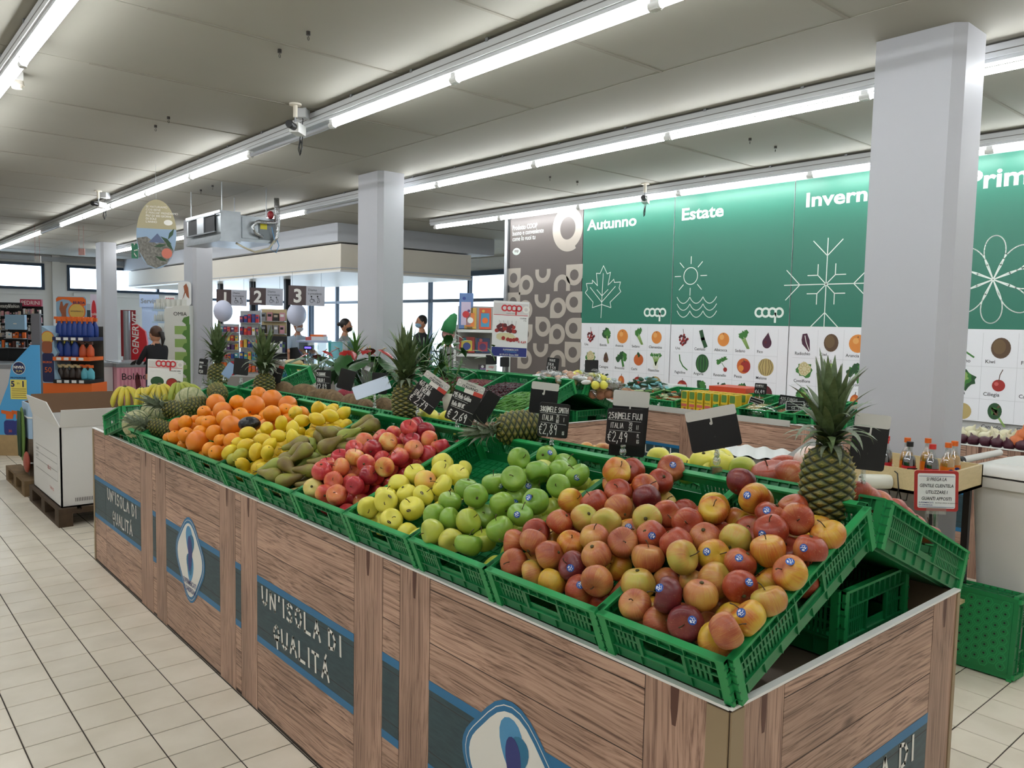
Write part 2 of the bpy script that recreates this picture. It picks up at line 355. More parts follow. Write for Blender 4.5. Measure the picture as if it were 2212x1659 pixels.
def in_view(p):
    q = p - CAM; z = q.dot(FWD)
    if z < .3: return False
    x = 1106 + FPX * q.dot(RIGHT) / z; y = 829.5 - FPX * q.dot(UP) / z
    return -60 < x < 2270 and -60 < y < 1720
cells = []
for i in range(-22, 78):
    for j in range(-37, 112):
        cx, cy = X0 + PX * (i + .5), Y0 + PY * (j + .5)
        hid = (1.45 < cx < 2.42 and .98 < cy < 5.7)
        p = Vector((cx, cy, 0)); vis = in_view(p) and not hid
        # hidden behind the fruit island or past the aisle?
        shown = vis and ((cx < 1.4 and cy < 12) or (2.5 < cx < 5.5 and cy < 2.2 and dep(p) > 0))
        if shown:
            q = p - CAM; z = q.dot(FWD); yy = 829.5 - FPX * q.dot(UP) / z; xx = 1106 + FPX * q.dot(RIGHT) / z
            if cx > 2.4 and xx < 2020: shown = False
        cells.append((not shown, p.x ** 2 + p.y ** 2, i, j))
cells.sort()
tm = MB(); g = .0026; hx, hy = PX / 2 - g, PY / 2 - g; bv = .0018
vs = [(-hx, -hy, -.003), (hx, -hy, -.003), (hx, hy, -.003), (-hx, hy, -.003), (-hx, -hy, -.0012), (hx, -hy, -.0012), (hx, hy, -.0012), (-hx, hy, -.0012),
      (-hx + bv, -hy + bv, 0), (hx - bv, -hy + bv, 0), (hx - bv, hy - bv, 0), (-hx + bv, hy - bv, 0)]
tfs = [(8, 9, 10, 11)] + [(a, (a + 1) % 4, 4 + (a + 1) % 4, 4 + a) for a in range(4)] + [(4 + a, 4 + (a + 1) % 4, 8 + (a + 1) % 4, 8 + a) for a in range(4)]
tm.add(vs, tfs, m_tile); t0 = tm.build('tile', floor)
rest = MB()
for k, (hid, _, i, j) in enumerate(cells):
    c = Vector((X0 + PX * (i + .5), Y0 + PY * (j + .5), 0))
    if k == 0: t0.location = c
    elif k < 300: inst(t0.data, 'tile', floor, Matrix.Translation(c))
    else: rest.add([(c.x - hx, c.y - hy, -.0004), (c.x + hx, c.y - hy, -.0004), (c.x + hx, c.y + hy, -.0004), (c.x - hx, c.y + hy, -.0004)], [(0, 1, 2, 3)], m_tile)
rest.build('far_tiles', floor, kind='stuff')

# ceiling: boards 1.2 m wide on a grey bed, plain beam strip over the columns
ceiling = MB().box(-4, 16, -4, 26, 3.262, 3.35, m_seam).build('ceiling', kind='structure')
MB().box(4.0, 5.35, -4, 26, 3.2475, 3.262, m_ceil).build('beam_strip', ceiling)
for (xa, xb) in ((-4, 1.3), (1.3, 4.0), (5.35, 9.5), (9.5, 16)):
    j = 0
    y = -3.94
    while y < 25.9:
        y1 = y + 1.2
        g2 = .004
        b = MB().box(xa + (.0 if xa in (-4, 1.3) else .0), xb - (.0), y + g2, y1 - g2, 3.25, 3.262, m_ceil)
        b.build('ceiling_board', ceiling)
        if xb < 9.6 and xa > -3:
            t = MB(); t.box(xa, xb, y1 - .011, y1 + .011, 3.246, 3.251, m_seam); t.build('joint_strip', ceiling)
        y = y1
def trim(name, *b): return MB().box(*b).build(name, kind='structure')
# walls
wb = MB()
WY = 24.0
wb.box(-4, 1.0, WY, WY + .25, 0, 3.25, m_wall); wb.box(1.0, 8.35, WY, WY + .25, 0, 2.33, m_wall); wb.box(1.0, 12, WY, WY + .25, 3.02, 3.25, m_wall)
wb.box(4.33, 4.86, WY, WY + .25, 2.33, 3.02, m_wall); wb.box(8.2, 8.35, WY, WY + .25, 2.33, 3.02, m_wall)
wall_back = wb.build('wall_back', kind='structure')
p = MB(); p.box(4.5, 4.68, WY - .1, WY, 0, 3.25, m_wall); p.box(5.0, 8, WY - .06, WY, 2.2, 2.28, m_wall); p.box(-4, 4.2, WY - .05, WY, 2.2, 2.27, m_wall); p.box(-4, 12, WY - .12, WY, 3.08, 3.2, m_grey); p.build('pilaster', wall_back)
def window(n, xa, xb, mull=()):
    f = MB(); z0, z1 = 2.33, 3.02; t = .07
    f.box(xa, xb, WY - .03, WY + .1, z0, z0 + t, m_frame); f.box(xa, xb, WY - .03, WY + .1, z1 - t, z1, m_frame)
    for x in (xa, xb - t) + tuple(mull): f.box(x, x + t, WY - .03, WY + .1, z0 + t, z1 - t, m_frame)
    o = f.build('window_%d' % n, kind='structure')
    MB().box(xa + t, xb - t, WY + .03, WY + .04, z0 + t, z1 - t, m_glass).build('pane', o)
window(1, 1.0, 4.33); window(2, 4.86, 8.2, (7.15,))
trim('wall_left', -4.1, -4, -4, 25, 0, 3.25, m_wall); trim('wall_front', -4, 16, -4.1, -4, 0, 3.25, m_wall)
trim('wall_right', 7.33, 7.5, -4, 8.62, 0, 3.25, m_wall)
trim('trim_1', 7.26, 7.34, 8.57, 8.63, 0, 3.2, mat('alu', 'b9bcc0', .3, .8))
# glazed street front at X=12 and Y=24 behind the tills
def glazing(n, F, L, H=2.95, pitch=1.6, mid=2.2):
    f = MB(); t = .07
    k = int(L / pitch); pz = L / k
    f.fbox(F, 0, L, H - .12, H, -.05, .05, m_frame); f.fbox(F, 0, L, mid, mid + .08, -.05, .05, m_frame); f.fbox(F, 0, L, 0, .1, -.05, .05, m_frame)
    for i in range(k + 1): f.fbox(F, i * pz - t / 2, i * pz + t / 2, 0, H, -.055, .055, m_frame)
    o = f.build('window_%d' % n, kind='structure')
    for i in range(k): MB().fbox(F, i * pz + t / 2, (i + 1) * pz - t / 2, .1, mid, -.005, .005, m_glass).build('pane', o)
    for i in range(k): MB().fbox(F, i * pz + t / 2, (i + 1) * pz - t / 2, mid + .08, H - .12, -.005, .005, m_glass).build('pane', o)
glazing(3, Fr((12, 24, 0), (0, -1, 0), ZV), 13.5); glazing(4, Fr((8.35, 24.1, 0), XV, ZV), 3.6)
trim('wall_street', 12, 12.2, 10.5, 24, 2.95, 3.25, m_wall); trim('wall_street_end', 12, 12.2, -4, 10.5, 0, 3.25, m_wall)
# outside: pavement and pale houses over the road
m_out = mat('pale_render', 'e8e6e0', .8)
MB().box(12.3, 60, -10, 70, -.12, -.1, mat('asphalt', 'a9a9a8', .9)).build('road', kind='structure')
h = MB(); h.box(26, 34, 14, 30, 0, 5.2, m_out); h.box(25.9, 26, 14, 30, 0, 1.0, mat('teal_paint', '4fb6c9', .7))
for i in range(6): h.box(25.92, 26, 15 + i * 2.5, 16.3 + i * 2.5, 1.8, 3.2, mat('house_window', '8fa6b5', .3))
tag(h.build('street_house'), 'pale house with a teal base across the street outside the shop glass', 'building')
h = MB(); h.box(28, 36, 33, 52, 0, 6, m_out); h.box(27.4, 28.2, 33, 52, 5.6, 6.1, mat('roof_tile', 'b9b0a4', .8))
tag(h.build('street_house'), 'pale flat roofed house farther along the street outside', 'building')
# columns
for n, y in enumerate((1.66, 7.32, 12.97, 18.62)):
    c = MB(); x0, x1, y0, y1, ch = 4.43, 4.73, y, y + .45, .05
    prof = [(x0, y1), (x0, y0 + ch), (x0 + ch, y0), (x1, y0), (x1, y1)]
    F = Fr((0, 0, 0), XV, YV); c.prism(F, prof, 0, 3.25, m_col)
    c.build('column', kind='structure')
# soffits over the tills
m_sof = mat('soffit_grey', 'b9bcc2', .7); m_cream = mat('soffit_cream', 'ddd6c8', .7)
s = MB().box(6.27, 9.55, 11.65, 24, 2.95, 3.25, m_sof).build('soffit_upper', kind='structure')
s = MB().box(6.40, 9.1, 11.78, 24, 2.5, 2.93, m_cream); s.box(6.385, 9.115, 11.765, 24, 2.47, 2.50, m_white); s.box(6.385, 9.115, 11.765, 24, 2.53, 2.545, m_sof)
so = s.build('soffit_lower', kind='structure')
tag(MB().box(6.72, 6.8, 11.7, 11.78, 2.66, 2.74, m_cream).build('sensor_box'), 'small cream sensor box on the end of the till soffit', 'sensor')
for n, (px, ya) in enumerate(((475, 18.4), (545, 16.55), (620, 14.85))):
    tag(MB().box(6.86, 6.96, ya, ya + .1, 0, 2.47, m_black).build('till_post'), ('black post beside till sign one', 'black post between till signs one and two', 'black post beside the numeral of till sign three')[n], 'post', 'black posts along the tills')
# ================================================================== LIGHTS
m_tube = bpy.data.materials.new('lit_tube'); m_tube.use_nodes = True
_nt = m_tube.node_tree; _nt.nodes.clear(); _o = _nt.nodes.new('ShaderNodeOutputMaterial'); _e = _nt.nodes.new('ShaderNodeEmission')
_e.inputs[0].default_value = (.95, .98, 1.0, 1); _e.inputs[1].default_value = TUBE_POWER; _nt.links.new(_e.outputs[0], _o.inputs[0])
m_tube_off = mat('dead_tube', 'b8bcc4', .25)
m_rail = mat('white_batten', 'c9cbcd', .4); m_groove = mat('batten_groove', '6d6a66', .6)
PIT = 1.526
tube_me = None
def light_row(x, k0, k1, off, label, gap=()):
    t = thing('batten_light', label, 'light', (x, 2.40, 3.11), 0, 'fluorescent batten rows under the ceiling')
    ya, yb = k0 * PIT - .1, k1 * PIT + .1
    r = MB(); r.box(-.05, .05, ya, yb, .055, .125, m_rail); r.box(-.03, .03, ya, yb, .125, .137, m_groove)
    for sx in (-1, 1):
        r.box(sx * .05 - .0015, sx * .05 + .0015, ya, yb, .083, .088, m_groove)
    r.box(-.035, .035, ya, yb, .035, .055, m_rail)
    r.build('rail', t)
    global tube_me
    if tube_me is None:
        me = MB().cyl((0, .035, 0), (0, PIT - .035, 0), .0185, n=10, mt=m_tube); tube_me = {}
        o = me.build('tube', t); tube_me['on'] = o.data
        o2 = MB().cyl((0, .035, 0), (0, PIT - .035, 0), .0185, n=10, mt=m_tube_off).build('tube', t); tube_me['off'] = o2.data
        b = MB(); b.box(-.018, .018, -.022, .022, -.022, .04, m_white); b.cyl((0, -.034, 0), (0, .034, 0), .0225, n=12, mt=m_white)
        o3 = b.build('tube_holder', t); tube_me['h'] = o3.data
        for q in (o, o2, o3): bpy.data.objects.remove(q)
    for k in range(k0, k1):
        if k in gap: continue
        inst(tube_me['off' if k in off else 'on'], 'tube', t, Matrix.Translation((0, k * PIT, 0)))
    for k in range(k0, k1 + 1): inst(tube_me['h'], 'tube_holder', t, Matrix.Translation((0, k * PIT, 0)))
    for k in range(k0 * 2, k1 * 2):
        c = MB().box(-.054, .054, -.012, .012, .12, .14, m_grey); o = c.build('rail_clip', t); o.location = (0, k * PIT / 2 + .4, 0)
    return t
light_row(.90, -3, 5, (), 'fluorescent batten row crossing the top left corner of the picture')
light_row(2.89, -3, 13, (2, 8), 'long fluorescent batten row over the fruit island with two dead tubes')
light_row(4.93, -3, 12, (4,), 'fluorescent batten row passing behind the nearest white column')
light_row(7.06, -3, 5, (), 'fluorescent batten row in front of the green season banners', ())
light_row(-1.1, -3, 5, (), 'fluorescent batten row over the left aisle')
# ceiling hooks
m_hook = mat('hook', '3a3632', .5, .6)
def hook(px, py, k=1):
    p = atZ(px, py, 3.225)
    h = MB(); h.cyl((0, 0, .005), (0, 0, .025), .012, n=10, mt=m_hook); h.tube([(.011 * math.cos(a) , 0, -.012 + .011 * math.sin(a)) for a in [math.radians(d) for d in range(90, -200, -36)]], .002, 5, m_hook)
    o = h.build('ceiling_hook'); o.location = p; o.rotation_euler = (0, 0, .7)
    return o
for i, (px, py) in enumerate(((666, 78), (604, 116), (364, 259), (336, 277), (434, 414), (459, 405), (1620, 305), (1675, 322), (1188, 386), (1247, 396))):
    tag(hook(px, py), ('bent wire hook, right one of the two nearest on the ceiling', 'bent wire hook, left one of the two nearest on the ceiling', 'bent wire hook next to the wire of the oval sign', 'bent wire hook that holds the wire of the oval sign', 'bent wire hook left of the air unit, first of a close pair', 'bent wire hook left of the air unit, second of a close pair', 'bent wire hook above the winter banner, left of two', 'bent wire hook above the winter banner, right of two', 'bent wire hook above the autumn banner, left of two', 'bent wire hook above the autumn banner, right of two')[i], 'hook', 'wire hooks in the ceiling')
# CCTV cameras
def cctv(name_lbl, p, yaw, mirror=False):
    t = thing('security_camera', name_lbl, 'camera', p, yaw)
    b = MB(); b.cyl((0, 0, 0), (0, 0, -.012), .045, n=16, mt=m_cream); b.cyl((0, 0, -.012), (0, 0, -.10), .016, n=10, mt=m_cream); b.cyl((0, 0, -.10), (0, 0, -.15), .008, n=8, mt=m_grey); b.build('ceiling_mount', t)
    c = MB(); c.box(-.03, .12, -.035, .035, -.21, -.14, m_white); c.build('camera_body', t)
    l = MB(); l.cyl((-.03, 0, -.175), (-.11, 0, -.175), .026, n=14, mt=m_black); l.cyl((-.11, 0, -.175), (-.125, 0, -.175), .030, .026, n=14, mt=m_black); l.build('lens', t)
    w = MB(); w.tube([(.12, 0, -.17), (.17, .01, -.2), (.18, .02, -.28), (.155, .02, -.33), (.13, .02, -.28), (.16, .02, -.23), (.19, .02, -.28), (.165, .03, -.34), (.135, .03, -.3), (.15, .02, -.2), (.15, 0, -.08), (.12, 0, -.05)], .004, 6, m_black); w.build('cable', t)
    j = MB(); j.box(.10, .19, -.04, .04, -.07, 0, m_rail); j.build('junction_box', t)
    return t
p = atZ(638, 224, 3.25); cctv('security camera with coiled black cable beside the dead tube', p, .75)
p = atZ(212, 412, 3.25); cctv('security camera far down the row over the fruit island', p, .75)
p = atZ(1394, 396, 3.25); cctv('security camera hanging in front of the autumn banner', p, .55)
d = MB(); d.box(-.03, .03, -.05, .05, -.05, 0, m_white); d.cyl((0, 0, -.05), (0, 0, -.08), .04, .045, n=16, mt=m_cream); d.cyl((0, 0, -.08), (0, 0, -.1), .035, .03, n=16, mt=m_cream)
o = d.build('smoke_detector'); o.location = atZ(36, 158, 3.25); tag(o, 'cream smoke detector on the ceiling beside the top left batten', 'detector')
# ================================================================== FRUIT ISLAND
C_W = ['705244', 'a3806c', 'b99581', 'c29f89']
m_wy = wood_mat('printed_plank_y', C_W, 'y'); m_wx = wood_mat('printed_plank_x', C_W, 'x'); m_wz = wood_mat('printed_post', ['7c5c4e', '9f7d6b', 'b08d79', 'b89581'], 'z', knots=False)
m_joint = mat('plank_joint', '33241f', .6)
m_blue = mat('print_blue', '1f6f9f', .45); m_tealp = mat('band_teal', '2c4a52', .45, noise=(18, .3, '1f3a44'), stretch=(1, 1, 6)); m_ink = mat('print_white', 'e6e4dd', .5)
m_lb1 = mat('logo_mid_blue', '4b92c0', .45); m_lb2 = mat('logo_teal_blue', '1b7098', .45); m_lb3 = mat('logo_indigo', '27327a', .45)
m_edge = mat('white_edge', 'f0efec', .4); m_strip = mat('corner_strip', '9a8567', .5); m_brown = mat('drip', '5e3a2e', .5)
def mdf(): return mat('raw_board', '8a7458', .7)
def hand_fit(b, F, s, x0, x1, y, h, w, d, mt, **k):
    t = MB(); w1 = t.hand(F, s, 0, 0, h, w, d, mt, sx=1, **k); sx = (x1 - x0) / w1
    b.hand(F, s, x0, y, h, w, d, mt, sx=sx, **k)
def rhomb(hw, hh, r, n=7):
    pts = []
    P = [(0, hh), (-hw, 0.02), (0, -hh), (hw, 0.02)]
    for i in range(4):
        a, b, c = Vector(P[i - 1]), Vector(P[i]), Vector(P[(i + 1) % 4])
        d0 = (a - b).normalized(); d1 = (c - b).normalized(); rr_ = r * (1.5 if i % 2 == 0 else 1.0)
        p0 = b + d0 * rr_; p2 = b + d1 * rr_
        for k in range(n): t = k / (n - 1); pts.append(tuple(p0 * (1 - t) ** 2 + b * 2 * t * (1 - t) + p2 * t ** 2))
    return pts
def logo(par, F, cx, cy, hw=.245, hh=.272, words=True):
    G = F.sub(cx, cy); b = MB()
    b.poly(G, rhomb(hw, hh, .10), .0022, m_blue); b.poly(G, rhomb(hw * .93, hh * .945, .095), .0026, m_ink); b.poly(G, rhomb(hw * .915, hh * .93, .093), .0030, m_blue); b.poly(G, rhomb(hw * .84, hh * .86, .085), .0034, m_ink)
    lf = lambda ox, oy, w, h, a: [(ox + (w * math.sin(t) * (1 - .25 * math.cos(t))) * math.cos(a) - (h * -math.cos(t)) * math.sin(a), oy + (w * math.sin(t)) * math.sin(a) + (h * -math.cos(t)) * math.cos(a)) for t in [2 * PI * i / 18 for i in range(18)]]
    b.poly(G, lf(.002, .10, .046, .075, .15), .0038, m_lb1); b.poly(G, lf(.028, .085, .036, .055, -.35), .0042, m_lb2); b.poly(G, lf(.012, .055, .030, .072, .12), .0046, m_lb3)
    b.poly(G, lf(.012, -.035, .044, .07, -.1), .0038, m_lb1); b.poly(G, lf(.0, -.02, .036, .055, .3), .0042, m_lb2); b.poly(G, lf(.008, .0, .026, .055, -.15), .0048, m_lb3)
    if words:
        b.text(G, 'SUPERMERCATI', 0, -.125, .036, .0045, m_lb3, 'c', sx=.75, bold=.01); b.text(G, 'DI SARDEGNA', 0, -.16, .036, .0045, m_lb3, 'c', sx=.75, bold=.01)
    return b.build('logo_badge', par)
ZL = [0, .012, .195, .37, .54, .703, .865, .897]
def clad(par, F, segs, mpl, band=True, H=.9, back=.012, texts=(), logos=(), full=True):
    """printed timber sheet: board with planks and posts printed as proud pieces"""
    x0 = segs[0][1]; x1 = segs[-1][2]
    b = MB(); b.fbox(F, x0, x1, 0, H, -back, 0, m_joint); b.build('panel_board', par)
    e = MB(); e.fbox(F, x0, x1, H, H + .006, -back - .002, .004, m_edge); e.build('top_edge', par)
    for kind, a, c in segs:
        if kind == 'post':
            q = MB(); q.fbox(F, a + .001, c - .001, .001, H - .001, 0, .0008, m_wz); q.build('post_print', par)
            d = MB(); d.poly(F, [((a + c) / 2 + dx, H - dy) for dx, dy in ((-.012, 0), (-.011, .05), (-.006, .085), (.004, .085), (.008, .05), (.01, 0))], .0012, m_brown); d.build('stain', par)
        elif kind == 'strip': MB().fbox(F, a, c, 0, H - .004, 0, .004, m_strip).build('corner_strip', par)
        else:
            for z0, z1 in zip(ZL[:-1], ZL[1:]):
                if z1 - z0 < .02 and z0 > .8: z1 = H
                if z1 - z0 < .02 and z0 < .01: continue
                q = MB(); q.fbox(F, a + .0015, c - .0015, z0 + .0015, z1 - .0015, 0, .0006, mpl); q.build('plank', par)
            if band:
                q = MB(); q.fbox(F, a + .001, c - .001, .303, .588, .0006, .0012, m_tealp)
                for zz in (.37, .54): q.fbox(F, a + .001, c - .001, zz - .001, zz + .001, .0012, .0013, m_joint)
                q.fbox(F, a, c, .56, .588, .0012, .0016, m_blue); q.fbox(F, a, c, .303, .331, .0012, .0016, m_blue); q.build('colour_band', par)
    for a, c in texts:
        t = MB(); w = c - a
        hand_fit(t, F, "UN'ISOLA DI", a + .055 * w / .8, c - .06, .482, .068, 0.0125, .0022, m_ink, gap=3.6, slant=-.04, jit=.3)
        hand_fit(t, F, 'QUALITA', a + .17, c - .15, .357, .068, 0.0125, .0022, m_ink, gap=3.2, slant=-.04, jit=.3)
        ax = c - .205; t.ribbon(F, [(ax, .432), (ax + .008, .447)], .010, .0022, m_ink)
        t.build('slogan', par)
    for cx in logos: logo(par, F, cx, .449)
isl = thing('display_island', 'fruit island clad in printed timber boards with blue bands and white badges', 'display island', (1.32, .85, 0))
def Par(t): t.matrix_world = Matrix.Translation(t.location); return t
def world_parent(t):
    """parts of t are written in world coordinates"""
    inv = Matrix.Translation(-Vector(t.location))
    for o in COL.objects:
        if o.parent == t: o.matrix_parent_inverse = inv
FI = Fr((1.32, 5.85, 0), -YV, ZV); S = lambda Y: 5.85 - Y
segs = [('strip', 0, .03), ('plank', .03, S(5.80)), ('plank', S(5.80), S(5.543)), ('plank', S(5.543), S(4.777)), ('post', S(4.777), S(4.553)), ('plank', S(4.553), S(4.496)), ('post', S(4.496), S(4.323)), ('plank', S(4.323), S(3.555)), ('post', S(3.555), S(3.37)),
        ('plank', S(3.37), S(3.308)), ('post', S(3.308), S(3.136)), ('plank', S(3.136), S(2.327)), ('post', S(2.327), S(2.144)), ('plank', S(2.144), S(2.043)), ('post', S(2.043), S(1.88)), ('plank', S(1.88), S(1.064)), ('post', S(1.064), S(.903)), ('strip', S(.903), S(.852))]
clad(isl, FI, segs, m_wy, texts=((S(3.136), S(2.327)), (S(5.543), S(4.777))), logos=(S(3.955), S(1.50)))
FE = Fr((1.32, .85, 0), XV, ZV)
clad(isl, FE, [('strip', 0, .045), ('post', .045, .2), ('plank', .2, .98), ('post', .98, 1.14), ('strip', 1.14, 1.16)], m_wx, texts=((.2, .98),))
d = MB(); d.box(1.335, 2.47, .865, 5.84, .775, .79, mat('deck_board', '5b4d40', .7)); d.build('deck', isl)
d = MB(); d.box(2.462, 2.478, .86, 5.85, 0, .903, mdf()); d.build('rear_panel', isl); MB().box(1.335, 2.46, 5.835, 5.85, 0, .88, mdf()).build('far_end_panel', isl)
world_parent(isl)

# ------------------------------------------------------------------ crates
m_green = mat('crate_green', '117a42', .38, noise=(9, .12), coat=.1)
m_green2 = mat('crate_green_worn', '20934f', .45)
def wall_mb(L, H, hand=True, fine=True):
    """wall in local coords: s along x 0..L, height z, outward -y"""
    b = MB(); t = .003; w = b.box
    w(0, L, -t, 0, 0, .30 * H, m_green)                       # solid skirt
    w(0, L, -.009, 0, .27 * H, .30 * H, m_green)
    w(0, L, -.014, .004, H - .007, H, m_green2)                # rim lip
    w(0, L, -.010, 0, H * .73, H * .76, m_green)
    w(0, L, -.004, 0, H * .62, H - .007, m_green) if not hand else None
    k = int(L / .032)
    for i in range(1, k): x = L * i / k; w(x - .0012, x + .0012, -.012, 0, H * .76, H - .007, m_green)
    for i in range(1, k): x = L * i / k; w(x - .001, x + .001, -.008, 0, 0.04 * H, .27 * H, m_green) if i % 2 else None
    hx0, hx1 = L / 2 - .055, L / 2 + .055
    nb = int((L - .06) / .0125)
    for i in range(nb):
        x = .03 + i * .0125
        if hand and hx0 - .01 < x < hx1: continue
        w(x, x + .0068, -t, 0, .30 * H, H * .74, m_green)
    w(0, L, -t, 0, .49 * H, .53 * H, m_green) if not hand else (w(0, hx0, -t, 0, .49 * H, .53 * H, m_green), w(hx1, L, -t, 0, .49 * H, .53 * H, m_green))
    w(0, L, -t, 0, H * .74, H - .007, m_green)
    if hand:
        w(hx0 - .008, hx0, -.009, 0, .3 * H, H * .75, m_green); w(hx1, hx1 + .008, -.009, 0, .3 * H, H * .75, m_green); w(hx0, hx1, -t, 0, .3 * H, .42 * H, m_green)
    for x in (0, L - .022):
        w(x, x + .022, -.012, .002, 0, H, m_green2)
        for q in range(5): w(x - .001 if x == 0 else x + .02, x + .002 if x == 0 else x + .023, -.014, .002, H * (.1 + q * .18), H * (.13 + q * .18), m_green)
    return b
def base_mb(L, W):
    b = MB(); b.box(0, L, 0, W, 0, .003, m_green); b.box(.02, L - .02, .02, W - .02, -.004, 0, m_green)
    k = int(L / .03)
    for i in range(1, k): b.box(L * i / k - .0015, L * i / k + .0015, .01, W - .01, .003, .006, m_green)
    k = int(W / .03)
    for i in range(1, k): b.box(.01, L - .01, W * i / k - .0015, W * i / k + .0015, .003, .006, m_green)
    return b
_cr = {}
def crate(M4, W, L=.595, H=.112, label='', group='green folding crates on the fruit island', cat='crate'):
    k = (round(W, 2), L, H)
    if k not in _cr:
        W_ = k[0] - .006
        ms = []
        for nm, mb in (('base', base_mb(L, W_)), ('long_wall', wall_mb(L, H)), ('short_wall', wall_mb(W_, H))):
            o = mb.build(nm); ms.append(o.data); bpy.data.objects.remove(o)
        _cr[k] = ms
    mb, ml, msh = _cr[k]; W_ = k[0] - .006
    t = thing('produce_crate', label, cat, (0, 0, 0), 0, group); t.matrix_world = M4
    inst(mb, 'base', t)
    inst(ml, 'long_wall', t); inst(ml, 'long_wall', t, Matrix.Translation((L, W_, 0)) @ Matrix.Rotation(PI, 4, 'Z'))
    inst(msh, 'short_wall', t, Matrix.Translation((0, W_, 0)) @ Matrix.Rotation(-PI / 2, 4, 'Z')); inst(msh, 'short_wall', t, Matrix.Translation((L, 0, 0)) @ Matrix.Rotation(PI / 2, 4, 'Z'))
    return t
TH = math.radians(22.3)
U1 = Vector((math.cos(TH), 0, math.sin(TH))); W1 = Vector((-math.sin(TH), 0, math.cos(TH)))
front = [(.832, 1.17, 'tilted green crate at the island corner heaped with striped red apples'), (1.18, 1.58, 'second green crate from the island corner, heaped with striped red apples'), (1.585, 1.95, 'green crate heaped with green apples'),
         (1.952, 2.34, 'green crate with yellow apples at its lower end and bare floor above'), (2.342, 2.73, 'green crate heaped with small pink red apples'), (2.735, 3.095, 'green crate of brown green pears'), (3.098, 3.48, 'green crate of lemons'),
         (3.485, 3.87, 'green crate of oranges next to the lemons'), (3.875, 4.285, 'green crate of oranges next to the lying pineapples'), (4.29, 4.64, 'green crate of lying pineapples beside the oranges'), (4.645, 5.0, 'green crate of netted melons near the bananas')]
for y0, y1, lb in front: crate(basis(U1, YV, W1, (1.337, y0 + .014 - (.0 if y0 < .9 else .008), .910)), y1 - y0, label=lb)
TH2 = math.radians(22.5)
U2 = Vector((-math.cos(TH2), 0, math.sin(TH2))); W2 = Vector((math.sin(TH2), 0, math.cos(TH2)))
O2 = Vector((2.515, 0, .885))
rearl = ['tilted green crate at the island end facing the white bin', 'rear row crate behind the right black price board', 'rear row crate of large yellow apples', 'rear row crate behind the fuji price board', 'rear row crate under the lying pineapple', 'rear row crate behind the golden apple price board', 'rear row crate beside the tall middle pineapple', 'rear row crate of brown roots under the silver tilted board', 'rear row crate of brown roots beside the green seedling tray', 'rear row crate of brown roots behind the grapefruit']
for i, lb in enumerate(rearl):
    y1 = .865 + .402 * (i + 1)
    crate(basis(U2, -YV, W2, (O2.x, y1 - .004, O2.z)), .395, H=.125, label=lb, group='green crates on the far side of the fruit island')
sup = crate(basis(YV, -XV, ZV, (2.345, .95, .795)) , .385, L=.56, H=.185, label='upright green crate propping up the tilted crates at the island end')
for i in range(3): crate(basis(YV, -XV, ZV, (2.345, 1.53 + .58 * i, .795)), .385, L=.56, H=.185, label=('second', 'third', 'fourth')[i] + ' upright green crate in the line under the crate ridge')
